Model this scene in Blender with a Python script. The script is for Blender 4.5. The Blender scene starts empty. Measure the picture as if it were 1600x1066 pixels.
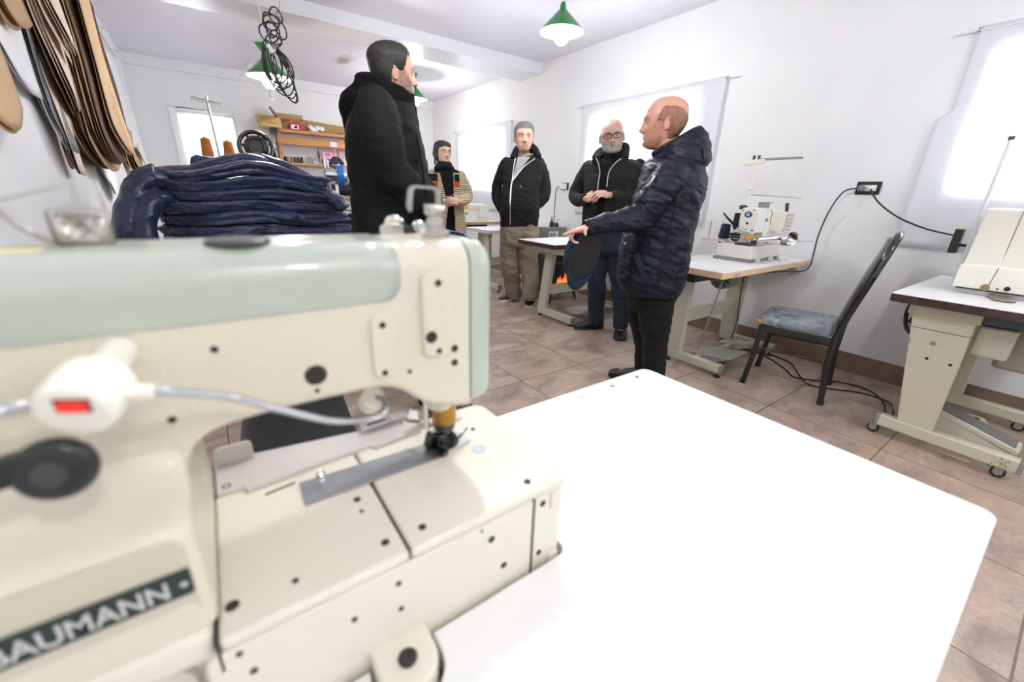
import bpy, bmesh, math, random
import numpy as np
from mathutils import Vector, Matrix, Euler, noise
random.seed(7)
SC = bpy.context.scene
COL = SC.collection
PI = math.pi
V = Vector

# ------------------------------------------------------------------ materials
MATS = {}
def mat(name, col, rough=.5, metal=0., bump=0., bscale=40., var=0., vscale=6., coat=0., sheen=0., spec=.5, stretch=(1,1,1), detail=4, trans=0.):
    if name in MATS: return MATS[name]
    m = bpy.data.materials.new(name); m.use_nodes = True
    nt = m.node_tree; b = nt.nodes['Principled BSDF']
    b.inputs['Base Color'].default_value = (*col, 1)
    b.inputs['Roughness'].default_value = rough
    b.inputs['Metallic'].default_value = metal
    b.inputs['Coat Weight'].default_value = coat
    b.inputs['Sheen Weight'].default_value = sheen
    b.inputs['Specular IOR Level'].default_value = spec
    b.inputs['Transmission Weight'].default_value = trans
    tc = nt.nodes.new('ShaderNodeTexCoord')
    mp = nt.nodes.new('ShaderNodeMapping'); mp.inputs['Scale'].default_value = stretch
    nt.links.new(tc.outputs['Object'], mp.inputs['Vector'])
    if bump:
        n = nt.nodes.new('ShaderNodeTexNoise'); n.inputs['Scale'].default_value = bscale; n.inputs['Detail'].default_value = detail
        nt.links.new(mp.outputs['Vector'], n.inputs['Vector'])
        bp = nt.nodes.new('ShaderNodeBump'); bp.inputs['Strength'].default_value = bump; bp.inputs['Distance'].default_value = .01
        nt.links.new(n.outputs['Fac'], bp.inputs['Height']); nt.links.new(bp.outputs['Normal'], b.inputs['Normal'])
    if var:
        n = nt.nodes.new('ShaderNodeTexNoise'); n.inputs['Scale'].default_value = vscale; n.inputs['Detail'].default_value = 5
        nt.links.new(mp.outputs['Vector'], n.inputs['Vector'])
        r = nt.nodes.new('ShaderNodeValToRGB')
        r.color_ramp.elements[0].position = .3; r.color_ramp.elements[1].position = .7
        r.color_ramp.elements[0].color = (*[max(0, c*(1-var)) for c in col], 1)
        r.color_ramp.elements[1].color = (*[min(1, c*(1+var)) for c in col], 1)
        nt.links.new(n.outputs['Fac'], r.inputs['Fac']); nt.links.new(r.outputs['Color'], b.inputs['Base Color'])
    MATS[name] = m
    return m
def emit(name, col, strength):
    if name in MATS: return MATS[name]
    m = bpy.data.materials.new(name); m.use_nodes = True
    nt = m.node_tree; nt.nodes.clear()
    e = nt.nodes.new('ShaderNodeEmission'); e.inputs['Color'].default_value = (*col, 1); e.inputs['Strength'].default_value = strength
    o = nt.nodes.new('ShaderNodeOutputMaterial'); nt.links.new(e.outputs[0], o.inputs[0])
    MATS[name] = m
    return m
def s2l(r, g, b):
    f = lambda c: (c/255/12.92 if c/255 <= .04045 else ((c/255+.055)/1.055)**2.4)
    return (f(r), f(g), f(b))

# ------------------------------------------------------------------ mesh builder
class MB:
    """collects shapes, builds ONE mesh object"""
    def __init__(s): s.bm = bmesh.new(); s.mi = 0
    def _tag(s, faces):
        for f in faces: f.material_index = s.mi
    def grid(s, rings, close_u=True, cap=True):
        """rings: list of lists of points, joined ring to ring"""
        vs = [[s.bm.verts.new(p) for p in r] for r in rings]
        n = len(rings[0]); fs = []
        for i in range(len(vs)-1):
            for j in range(n if close_u else n-1):
                k = (j+1) % n
                try: fs.append(s.bm.faces.new((vs[i][j], vs[i][k], vs[i+1][k], vs[i+1][j])))
                except ValueError: pass
        if cap and close_u:
            for r, rev in ((vs[0], True), (vs[-1], False)):
                try: fs.append(s.bm.faces.new(r[::-1] if rev else r))
                except ValueError: pass
        s._tag(fs); return s
    def box(s, c, d, rot=None, taper=1.):
        c = V(c); hx, hy, hz = d[0]/2, d[1]/2, d[2]/2
        R = Euler(rot).to_matrix() if rot is not None and not isinstance(rot, Matrix) else (rot or Matrix.Identity(3))
        p = []
        for z in (-1, 1):
            t = taper if z > 0 else 1
            for x, y in ((-1,-1),(1,-1),(1,1),(-1,1)): p.append(c + R @ V((x*hx*t, y*hy*t, z*hz)))
        v = [s.bm.verts.new(q) for q in p]
        s._tag([s.bm.faces.new([v[i] for i in f]) for f in ((3,2,1,0),(4,5,6,7),(0,1,5,4),(1,2,6,5),(2,3,7,6),(3,0,4,7))])
        return s
    def bb(s, x0, x1, y0, y1, z0, z1): return s.box(((x0+x1)/2,(y0+y1)/2,(z0+z1)/2),(x1-x0,y1-y0,z1-z0))
    def bar(s, a, b, w, h, up=(0,0,1)):
        """rectangular bar from a to b, w across, h along 'up'"""
        a, b = V(a), V(b); d = (b-a).normalized(); u = V(up)
        if abs(d.dot(u)) > .98: u = V((0,1,0))
        sd = d.cross(u).normalized(); u = sd.cross(d).normalized()
        q = lambda p: [p+sd*w/2-u*h/2, p+sd*w/2+u*h/2, p-sd*w/2+u*h/2, p-sd*w/2-u*h/2]
        return s.grid([q(a), q(b)])
    def cyl(s, a, b, r0, r1=None, n=24, cap=True):
        return s.tube([a, b], [r0, r0 if r1 is None else r1], n, cap)
    def tube(s, pts, r, n=10, cap=True, closed=False):
        pts = [V(p) for p in pts]; m = len(pts)
        rs = r if isinstance(r, (list, tuple)) else [r]*m
        prev = None; rings = []
        for i, p in enumerate(pts):
            if closed: t = pts[(i+1) % m]-pts[i-1]
            else: t = pts[min(i+1, m-1)]-pts[max(i-1, 0)]
            t = t.normalized() if t.length > 1e-9 else V((0,0,1))
            if prev is None:
                u = V((0,0,1)) if abs(t.z) < .9 else V((1,0,0))
                prev = (u-t*u.dot(t)).normalized()
            else:
                q = prev-t*prev.dot(t)
                prev = q.normalized() if q.length > 1e-6 else t.orthogonal().normalized()
            bn = t.cross(prev); rr = rs[i]
            rr = rr if isinstance(rr, tuple) else (rr, rr)
            rings.append([p+prev*(math.cos(2*PI*k/n)*rr[0])+bn*(math.sin(2*PI*k/n)*rr[1]) for k in range(n)])
        if closed: rings.append(rings[0]); 
        return s.grid(rings, True, cap and not closed)
    def lathe(s, prof, o=(0,0,0), axis=(0,0,1), n=32):
        """prof: (radius, height) pairs"""
        o = V(o); a = V(axis).normalized(); u = a.orthogonal().normalized(); w = a.cross(u)
        rings = [[o+a*h+u*(max(r,1e-5)*math.cos(2*PI*k/n))+w*(max(r,1e-5)*math.sin(2*PI*k/n)) for k in range(n)] for r, h in prof]
        return s.grid(rings)
    def prism(s, outline, o=(0,0,0), u=(1,0,0), v=(0,0,1), depth=.01):
        """2D outline in plane (u,v) from o, extruded along u x v by depth"""
        o, u, v = V(o), V(u), V(v); n = u.cross(v).normalized()
        a = [o+u*x+v*y for x, y in outline]; b = [p+n*depth for p in a]
        va = [s.bm.verts.new(p) for p in a]; vb = [s.bm.verts.new(p) for p in b]; k = len(a)
        fs = [s.bm.faces.new(va[::-1]), s.bm.faces.new(vb)]
        fs += [s.bm.faces.new((va[i], va[(i+1)%k], vb[(i+1)%k], vb[i])) for i in range(k)]
        s._tag(fs); return s
    def ell(s, c, r, rot=None, n=20, m=12):
        c = V(c); R = Euler(rot).to_matrix() if rot is not None and not isinstance(rot, Matrix) else (rot or Matrix.Identity(3))
        r = (r, r, r) if not isinstance(r, (tuple, list)) else r
        rings = []
        for i in range(m+1):
            t = PI*i/m; st = max(math.sin(t), 1e-4)
            rings.append([c+R@V((r[0]*st*math.cos(2*PI*k/n), r[1]*st*math.sin(2*PI*k/n), -r[2]*math.cos(t))) for k in range(n)])
        return s.grid(rings)
    def torus(s, c, axis, R, r, n=32, m=10):
        a = V(axis).normalized(); u = a.orthogonal().normalized(); w = a.cross(u); c = V(c)
        return s.tube([c+u*(R*math.cos(2*PI*k/n))+w*(R*math.sin(2*PI*k/n)) for k in range(n)], r, m, closed=True)
    def build(s, name, m, parent=None, bevel=0., seg=2, smooth=True, angle=35, sub=0):
        bm = s.bm
        bmesh.ops.remove_doubles(bm, verts=bm.verts, dist=1e-6)
        bmesh.ops.recalc_face_normals(bm, faces=bm.faces)
        me = bpy.data.meshes.new(name); bm.to_mesh(me); bm.free()
        return link(name, me, m, parent, bevel, seg, smooth, angle, sub)
def link(name, me, m, parent=None, bevel=0., seg=2, smooth=True, angle=35, sub=0):
    o = bpy.data.objects.new(name, me); COL.objects.link(o)
    for k in (m if isinstance(m, (list, tuple)) else [m]): me.materials.append(k)
    if smooth:
        me.polygons.foreach_set('use_smooth', [True]*len(me.polygons))
    if bevel:
        b = o.modifiers.new('bevel', 'BEVEL'); b.width = bevel; b.segments = seg; b.limit_method = 'ANGLE'; b.angle_limit = math.radians(30)
        b.harden_normals = False
    if smooth:
        # sharp edges by angle
        bm = bmesh.new(); bm.from_mesh(me)
        lim = math.radians(angle)
        for e in bm.edges:
            if len(e.link_faces) == 2 and e.calc_face_angle(0) > lim: e.smooth = False
        bm.to_mesh(me); bm.free()
    if sub:
        q = o.modifiers.new('sub', 'SUBSURF'); q.levels = sub; q.render_levels = sub
    if parent is not None:
        o.parent = parent; o.matrix_parent_inverse = wm(parent).inverted()
    return o
def wm(o):
    if o.parent is None: return o.matrix_basis.copy()
    return wm(o.parent) @ o.matrix_parent_inverse @ o.matrix_basis
def tag(o, label, cat, group=None, kind=None):
    if label: o['label'] = label
    if cat: o['category'] = cat
    if group: o['group'] = group
    if kind: o['kind'] = kind
    return o
def empty(name, loc, label=None, cat=None, group=None, rz=0.):
    o = bpy.data.objects.new(name, None); COL.objects.link(o); o.empty_display_size = .05
    o.location = loc; o.rotation_euler = (0, 0, rz)
    return tag(o, label, cat, group)
def struct(o): o['kind'] = 'structure'; return o
def kids(o): return [c for c in COL.objects if c.parent == o]
def copy_tree(o, loc=None, rz=None, label=None, parent=None):
    c = o.copy(); COL.objects.link(c)
    if parent is not None: c.parent = parent
    if loc is not None: c.location = loc
    if rz is not None: c.rotation_euler = (0, 0, rz)
    if label: c['label'] = label
    for k in kids(o): copy_tree(k, parent=c)
    return c
def spline(pts, n=8):
    """Catmull-Rom through pts"""
    P = [V(p) for p in pts]; out = []
    for i in range(len(P)-1):
        a, b, c, d = P[max(i-1,0)], P[i], P[i+1], P[min(i+2,len(P)-1)]
        for k in range(n):
            t = k/n
            out.append(.5*((2*b)+(c-a)*t+(2*a-5*b+4*c-d)*t*t+(3*b-a-3*c+d)*t**3))
    out.append(P[-1]); return out
def evaluate(me, mods):
    """bake modifiers on a temp object, return new mesh"""
    o = bpy.data.objects.new('tmp', me); COL.objects.link(o)
    for typ, kw in mods:
        m = o.modifiers.new(typ, typ)
        for k, v in kw.items(): setattr(m, k, v)
    bpy.context.view_layer.update()
    dg = bpy.context.evaluated_depsgraph_get()
    r = bpy.data.meshes.new_from_object(o.evaluated_get(dg))
    bpy.data.objects.remove(o); bpy.data.meshes.remove(me)
    return r
def rrect(x0, x1, y0, y1, r, n=5):
    """rounded rectangle outline; r one radius or four (bl, br, tr, tl)"""
    rs = r if isinstance(r, (tuple, list)) else (r,)*4
    out = []
    for (cx, cy, a0, rr) in ((x0, y0, PI, rs[0]), (x1, y0, 1.5*PI, rs[1]), (x1, y1, 0, rs[2]), (x0, y1, .5*PI, rs[3])):
        mx = cx+rr if cx == x0 else cx-rr; my = cy+rr if cy == y0 else cy-rr
        if rr < 1e-6: out.append((cx, cy)); continue
        for k in range(n+1):
            a = a0+.5*PI*k/n; out.append((mx+rr*math.cos(a), my+rr*math.sin(a)))
    return out

# ------------------------------------------------------------------ camera
H_CAM = 1.18
def make_camera():
    yaw, pitch, roll, f = 6.28503422e-01, 3.45785056e-01, 3.18795030e-02, 638.083091
    cy, sy, cp, sp = math.cos(yaw), math.sin(yaw), math.cos(pitch), math.sin(pitch)
    fw = V((sy*cp, cy*cp, -sp)); r = V((cy, -sy, 0)); u = r.cross(fw)
    r2 = r*math.cos(roll)+u*math.sin(roll); u2 = -r*math.sin(roll)+u*math.cos(roll)
    cam = bpy.data.cameras.new('camera'); o = bpy.data.objects.new('camera', cam); COL.objects.link(o)
    M = Matrix.Identity(4)
    for i in range(3): M[i][0], M[i][1], M[i][2] = r2[i], u2[i], -fw[i]
    M.translation = V((0, 0, H_CAM)); o.matrix_world = M
    cam.sensor_width = 36; cam.lens = f/1600*36; cam.clip_start = .02; cam.clip_end = 100
    cam.dof.use_dof = True; cam.dof.focus_distance = 2.7; cam.dof.aperture_fstop = 2.8
    SC.camera = o
make_camera()
SC.view_settings.view_transform = 'Standard'; SC.view_settings.look = 'None'; SC.view_settings.gamma = 1
SC.cycles.use_denoising = True
SC.cycles.max_bounces = 10; SC.cycles.diffuse_bounces = 6; SC.cycles.transparent_max_bounces = 12
SC.cycles.sample_clamp_indirect = 6
# ================================================================== the room
XL, XR, YB, YF, ZC = -.56, 3.73, 7.88, -1.9, 2.725
WHITE = mat('white_plaster', (.80,.81,.83), .75, bump=.12, bscale=18, var=.02, vscale=3)
CEILW = mat('white_ceiling_paint', (.78,.77,.85), .5, bump=.05, bscale=12, var=.015, vscale=2)
FRAMEW = mat('white_painted_frame', (.80,.82,.82), .4)
def tile_mat():
    m = bpy.data.materials.new('beige_stone_tile'); m.use_nodes = True
    nt = m.node_tree; b = nt.nodes['Principled BSDF']; N = nt.nodes.new; L = nt.links.new
    tc = N('ShaderNodeTexCoord'); mp = N('ShaderNodeMapping'); mp.inputs['Location'].default_value = (-1.523, -1.97, 0)
    L(tc.outputs['Object'], mp.inputs['Vector'])
    br = N('ShaderNodeTexBrick'); br.offset = 0; br.squash = 1
    br.inputs['Scale'].default_value = 1; br.inputs['Brick Width'].default_value = .544; br.inputs['Row Height'].default_value = .544
    br.inputs['Mortar Size'].default_value = .0032; br.inputs['Mortar Smooth'].default_value = .1
    br.inputs['Color1'].default_value = (0,0,0,1); br.inputs['Color2'].default_value = (1,1,1,1); br.inputs['Mortar'].default_value = (.5,.5,.5,1)
    L(mp.outputs['Vector'], br.inputs['Vector'])
    n1 = N('ShaderNodeTexNoise'); n1.inputs['Scale'].default_value = 3.2; n1.inputs['Detail'].default_value = 9; n1.inputs['Roughness'].default_value = .62; n1.inputs['Distortion'].default_value = .6
    add = N('ShaderNodeVectorMath'); add.operation = 'MULTIPLY_ADD'; add.inputs[1].default_value = (1.7,1.7,1.7)
    L(br.outputs['Color'], add.inputs[0]); L(mp.outputs['Vector'], add.inputs[2]); 
    mp2 = N('ShaderNodeMapping'); mp2.inputs['Scale'].default_value = (.9,1.5,1); L(add.outputs[0], mp2.inputs['Vector'])
    L(mp2.outputs['Vector'], n1.inputs['Vector'])
    r = N('ShaderNodeValToRGB'); e = r.color_ramp.elements
    e[0].position = .30; e[0].color = (*s2l(134,114,103),1); e[1].position = .72; e[1].color = (*s2l(206,190,175),1)
    x = e.new(.46); x.color = (*s2l(170,149,135),1); x = e.new(.58); x.color = (*s2l(190,168,150),1)
    L(n1.outputs['Fac'], r.inputs['Fac'])
    n2 = N('ShaderNodeTexNoise'); n2.inputs['Scale'].default_value = 60; n2.inputs['Detail'].default_value = 6; L(mp.outputs['Vector'], n2.inputs['Vector'])
    mx = N('ShaderNodeMix'); mx.data_type = 'RGBA'; mx.blend_type = 'OVERLAY'; mx.inputs[0].default_value = .25
    L(r.outputs['Color'], mx.inputs[6]); L(n2.outputs['Fac'], mx.inputs[7])
    m2 = N('ShaderNodeMix'); m2.data_type = 'RGBA'; L(br.outputs['Fac'], m2.inputs[0]); L(mx.outputs[2], m2.inputs[6]); m2.inputs[7].default_value = (*s2l(112,94,82),1)
    L(m2.outputs[2], b.inputs['Base Color']); b.inputs['Roughness'].default_value = .38
    bp = N('ShaderNodeBump'); bp.inputs['Strength'].default_value = .25; bp.inputs['Distance'].default_value = .004; bp.invert = False
    sub = N('ShaderNodeMath'); sub.operation = 'SUBTRACT'; L(n1.outputs['Fac'], sub.inputs[0]); L(br.outputs['Fac'], sub.inputs[1])
    L(sub.outputs[0], bp.inputs['Height']); L(bp.outputs['Normal'], b.inputs['Normal'])
    return m
TILE = tile_mat()
struct(MB().bb(XL-.2, XR+.2, YF-.2, YB+.2, -.12, 0).build('floor', TILE))
struct(MB().bb(XL-.2, XR+.2, YF-.2, YB+.2, ZC, ZC+.12).build('ceiling', CEILW))
nt = CEILW.node_tree; N = nt.nodes.new; L = nt.links.new; bs = nt.nodes['Principled BSDF']; src = bs.inputs['Base Color'].links[0].from_socket   # damp stain
ge = N('ShaderNodeNewGeometry'); mp = N('ShaderNodeMapping'); mp.inputs['Location'].default_value = (-1.76*6.5,-6.28*3.2,-2.725); mp.inputs['Scale'].default_value = (6.5,3.2,1)
no = N('ShaderNodeTexNoise'); no.inputs['Scale'].default_value = 9; L(ge.outputs['Position'], no.inputs['Vector']); L(ge.outputs['Position'], mp.inputs['Vector'])
ln = N('ShaderNodeVectorMath'); ln.operation = 'LENGTH'; L(mp.outputs['Vector'], ln.inputs[0])
ad = N('ShaderNodeMath'); ad.operation = 'ADD'; L(ln.outputs['Value'], ad.inputs[0]); L(no.outputs['Fac'], ad.inputs[1])
mr = N('ShaderNodeMapRange'); mr.inputs['From Min'].default_value = .75; mr.inputs['From Max'].default_value = 1.35; mr.inputs['To Min'].default_value = 1; mr.inputs['To Max'].default_value = 0; L(ad.outputs[0], mr.inputs['Value'])
mx = N('ShaderNodeMix'); mx.data_type = 'RGBA'; L(mr.outputs[0], mx.inputs[0]); L(src, mx.inputs[6]); mx.inputs[7].default_value = (.36,.33,.31,1); L(mx.outputs[2], bs.inputs['Base Color'])
struct(MB().bb(XL-.2, XL, YF-.2, YB+.2, 0, ZC).build('wall_left', WHITE))
struct(MB().bb(XL, XR, YF-.2, YF, 0, ZC).build('wall_front', WHITE))
# right wall with three window openings, back wall with one
WIN = [(-.75, .64, 1.25, 2.04), (2.42, 3.74, 1.25, 2.04), (5.45, 6.8, 1.25, 2.04)]
b = MB()
ys = [YF-.2]
for y0, y1, z0, z1 in WIN: ys += [y0, y1]
ys.append(YB+.2)
for i in range(0, len(ys), 2): b.bb(XR, XR+.2, ys[i], ys[i+1], 0, ZC)
for y0, y1, z0, z1 in WIN:
    b.bb(XR, XR+.2, y0, y1, 0, z0); b.bb(XR, XR+.2, y0, y1, z1, ZC)
struct(b.build('wall_right', WHITE))
BW = (-.10, .55, .95, 2.10)
b = MB()
b.bb(XL, BW[0], YB, YB+.2, 0, ZC).bb(BW[1], XR, YB, YB+.2, 0, ZC).bb(BW[0], BW[1], YB, YB+.2, 0, BW[2]).bb(BW[0], BW[1], YB, YB+.2, BW[3], ZC)
struct(b.build('wall_back', WHITE))
# beam across the ceiling and the box course along the back wall
struct(MB().bb(XL, XR, 4.67, 5.12, 2.605, ZC).build('trim_1', mat('beam_gloss_paint', (.80,.81,.85), .22)))
struct(MB().bb(XL, XR, YB-.05, YB, 2.60, ZC).build('trim_2', WHITE))
BASE = mat('brown_tile_skirting', s2l(134,112,98), .4, var=.18, vscale=7, bump=.05)
struct(MB().bb(XR-.012, XR, YF, YB, 0, .138).build('baseboard_right', BASE))
struct(MB().bb(XL, XR-.012, YB-.012, YB, 0, .138).build('baseboard_back', BASE))
struct(MB().bb(XL, XL+.012, YF, YB-.012, 0, .138).build('baseboard_left', BASE))
GLASS = bpy.data.materials.new('window_glass'); GLASS.use_nodes = True
nt = GLASS.node_tree; nt.nodes.clear()
g = nt.nodes.new('ShaderNodeBsdfGlossy'); g.inputs['Roughness'].default_value = .02
t = nt.nodes.new('ShaderNodeBsdfTransparent'); mx = nt.nodes.new('ShaderNodeMixShader'); fr = nt.nodes.new('ShaderNodeFresnel'); fr.inputs['IOR'].default_value = 1.45
o = nt.nodes.new('ShaderNodeOutputMaterial')
nt.links.new(fr.outputs[0], mx.inputs[0]); nt.links.new(t.outputs[0], mx.inputs[1]); nt.links.new(g.outputs[0], mx.inputs[2]); nt.links.new(mx.outputs[0], o.inputs[0])
for i, (y0, y1, z0, z1) in enumerate(WIN):
    r = struct(empty('window_%d' % (i+1), (XR+.1, (y0+y1)/2, z0)))
    f = MB(); w = .05
    f.bb(XR+.08, XR+.13, y0, y0+w, z0, z1).bb(XR+.08, XR+.13, y1-w, y1, z0, z1).bb(XR+.08, XR+.13, y0, y1, z0, z0+w).bb(XR+.08, XR+.13, y0, y1, z1-w, z1)
    f.bb(XR+.085, XR+.125, (y0+y1)/2-.03, (y0+y1)/2+.03, z0, z1)
    f.build('window_frame', FRAMEW, r, .004)
    MB().bb(XR+.10, XR+.106, y0+w, y1-w, z0+w, z1-w).build('window_pane', GLASS, r)
r = struct(empty('window_4', ((BW[0]+BW[1])/2, YB+.1, BW[2])))
f = MB(); x0, x1, z0, z1 = BW; w = .05
f.bb(x0, x0+w, YB+.06, YB+.11, z0, z1).bb(x1-w, x1, YB+.06, YB+.11, z0, z1).bb(x0, x1, YB+.06, YB+.11, z0, z0+w).bb(x0, x1, YB+.06, YB+.11, z1-w, z1).bb(x0, x1, YB+.065, YB+.105, 1.55, 1.60)
f.build('window_frame', FRAMEW, r, .004)
MB().bb(x0+w, x1-w, YB+.08, YB+.086, z0+w, z1-w).build('window_pane', GLASS, r)
f = MB()
f.bb(-.195, BW[0], YB-.025, YB, .9, 2.16).bb(BW[1], .66, YB-.025, YB, .9, 2.16).bb(BW[0], BW[1], YB-.025, YB, BW[3], 2.16).bb(BW[0], BW[1], YB-.025, YB, .88, BW[2])
struct(f.build('trim_3', FRAMEW, None, .006))
# sheer curtains
def sheer(name, col, tr):
    m = bpy.data.materials.new(name); m.use_nodes = True
    nt = m.node_tree; nt.nodes.clear(); N = nt.nodes.new; L = nt.links.new
    d = N('ShaderNodeBsdfDiffuse'); d.inputs['Color'].default_value = (*col,1)
    t = N('ShaderNodeBsdfTranslucent'); t.inputs['Color'].default_value = (*col,1)
    mx = N('ShaderNodeMixShader'); mx.inputs[0].default_value = tr; o = N('ShaderNodeOutputMaterial')
    L(d.outputs[0], mx.inputs[1]); L(t.outputs[0], mx.inputs[2]); L(mx.outputs[0], o.inputs[0])
    return m
SHEER = sheer('sheer_white_curtain', (.92,.93,.96), .52)
RODM = mat('white_rod', (.75,.76,.78), .35)
def curtain(axis, a0, a1, z0, z1, plane, label, folds=9, amp=.008, flap=None):
    """axis 'y': hangs on the right wall; axis 'x': on the back wall"""
    r = empty('curtain', ((plane, (a0+a1)/2, z0) if axis == 'y' else ((a0+a1)/2, plane, z0)), label, 'curtain')
    n, m = 90, 26; rows = []
    for j in range(m+1):
        z = z0+(z1-z0)*j/m; row = []
        for i in range(n+1):
            u = i/n; a = a0+(a1-a0)*u
            d = amp*math.sin(u*folds*2*PI+.7*math.sin(j*.2))*(1-.35*j/m)+.004*math.sin(u*31+j*.35)+.012*(1-j/m)*math.sin(u*5+1)
            if j > m-2: d *= .3
            if flap: a, d = flap(u, (z-z0)/(z1-z0), a, d)
            row.append((plane-abs(.012)-d-.012, a, z) if axis == 'y' else (a, plane-.02-d, z))
        rows.append(row)
    b = MB(); b.grid(rows, close_u=False, cap=False)
    c = b.build('fabric', SHEER, r)
    md = c.modifiers.new('solid', 'SOLIDIFY'); md.thickness = .0012
    q = MB(); e = .11
    zz = z1-.02
    if axis == 'y':
        q.cyl((plane-.025, a0-e, zz), (plane-.025, a1+e, zz), .005, n=10)
        q.build('curtain_rod', RODM, r)
        q = MB()
        for a in (a0-.0, a1+.0): q.cyl((plane, a, zz+.012), (plane-.03, a, zz+.012), .004, n=8); q.torus((plane-.025, a, zz+.004), (0,1,0), .010, .003, 16, 6)
    else:
        q.cyl((a0-.02, plane-.02, zz), (a1+.02, plane-.02, zz), .005, n=10)
        q.build('curtain_rod', RODM, r)
        q = MB()
        for a in (a0-.01, a1+.01): q.cyl((a, plane, zz), (a, plane-.03, zz), .005, n=8)
    q.build('rod_bracket', mat('grey_bracket', (.35,.35,.36), .4, .7), r)
    return r
def flap1(u, v, a, d):
    # lower half kicks outwards over the wall
    k = max(0, u-.90)/.10
    if v < .63: a += .055*k; d += .015*k
    return a, d
curtain('y', -.85, .735, .93, 2.14, XR, 'sheer white curtain over the window beside the table with the boxy machine', 7, .006, flap1)
curtain('y', 2.18, 3.86, .97, 2.155, XR, 'sheer white curtain over the window behind the bald man in glasses', 9, .008)
curtain('y', 5.27, 6.93, .93, 2.155, XR, 'sheer white curtain over the window between the woman and the man in the hoodie', 9, .008)
curtain('x', BW[0]+.005, BW[1]-.005, .97, 2.125, YB-.026, 'sheer white curtain on the small back window behind the brown thread cones', 6, .008)

# ------------------------------------------------------------------ light
w = bpy.data.worlds.new('sky'); SC.world = w; w.use_nodes = True
bg = w.node_tree.nodes['Background']; bg.inputs['Color'].default_value = (.86,.92,1,1); bg.inputs['Strength'].default_value = 5
def area(name, loc, rot, sx, sy, power, col=(1,1,1)):
    l = bpy.data.lights.new(name, 'AREA'); l.shape = 'RECTANGLE'; l.size = sx; l.size_y = sy; l.energy = power; l.color = col
    o = bpy.data.objects.new(name, l); COL.objects.link(o); o.location = loc; o.rotation_euler = rot
    return o
for i, (y0, y1, z0, z1) in enumerate(WIN):
    area('daylight', (XR+.45, (y0+y1)/2, (z0+z1)/2), (0, PI/2, 0), z1-z0+.3, y1-y0+.3, 110, (.90,.95,1))
area('daylight', ((BW[0]+BW[1])/2, YB+.5, 1.55), (-PI/2, 0, 0), .9, 1.3, 50, (.9,.95,1))

# pendant lamps: green enamel cones with a glowing bulb
GREEN = mat('green_enamel', s2l(38,140,60), .25, coat=.3)
WENAM = mat('white_enamel_inside', (.85,.9,.85), .3)
BULB = emit('lit_bulb', (1,.99,.96), 40)
def pendant(x, y, z, label, power, cup=False):
    r = empty('pendant_lamp', (x, y, z), label, 'lamp', 'green cone pendant lamps')
    b = MB(); b.lathe([(.024,.142),(.032,.139),(.166,.006),(.170,0),(.166,.0),(.028,.134),(.024,.136)], (x,y,z), n=40); b.build('lamp_shade', GREEN, r)
    b = MB(); b.lathe([(.001,.1325),(.027,.1315),(.1635,.0015),(.1625,.0012),(.026,.130),(.001,.131)], (x,y,z), n=40); b.build('shade_lining', WENAM, r)
    b = MB(); b.lathe([(.001,.19),(.014,.188),(.022,.17),(.024,.13),(.02,.10),(.001,.098)], (x,y,z)); b.build('lamp_holder', GREEN, r)
    b = MB(); b.tube([(x,y,z+.185),(x+.002,y,(z+ZC)/2),(x,y,ZC-.02)], .0035, 8); b.build('lamp_cord', mat('white_cable', (.8,.8,.78), .4), r)
    b = MB(); b.lathe([(.005,-.07),(.02,-.06),(.05,-.006),(.052,0)], (x,y,ZC), n=28); b.build('ceiling_rose', GREEN, r)
    b = MB(); b.lathe([(.001,-.085),(.026,-.08),(.052,-.055),(.062,-.02),(.056,.02),(.032,.06),(.018,.10)], (x,y,z)); b.build('bulb', BULB, r)
    l = bpy.data.lights.new('bulb_light', 'POINT'); l.energy = power; l.shadow_soft_size = .06; l.color = (1,.985,.96)
    o = bpy.data.objects.new('bulb_light', l); COL.objects.link(o); o.location = (x, y, z-.16)
    return r
PW = 24
pendant(2.43, 2.83, 2.345, 'green cone pendant lamp hanging in front of the ceiling beam', PW)
pendant(.615, 4.40, 2.03, 'green cone pendant lamp just before the beam, behind the coil of black cable', PW)
pendant(2.70, 6.25, 2.41, 'green cone pendant lamp half hidden by the face of the man in the black parka', PW)
for x, y in ((.75, 1.15), (.3, -.9), (2.4, -.9)):  # unseen pendants added to brighten the room, beyond those hanging in view
    pendant(x, y, 2.33, "added green cone pendant lamp, unseen overhead, for fill light near the white sewing table", PW*(.7 if x == .3 else 1))
SC.view_settings.exposure = 0.28
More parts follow.
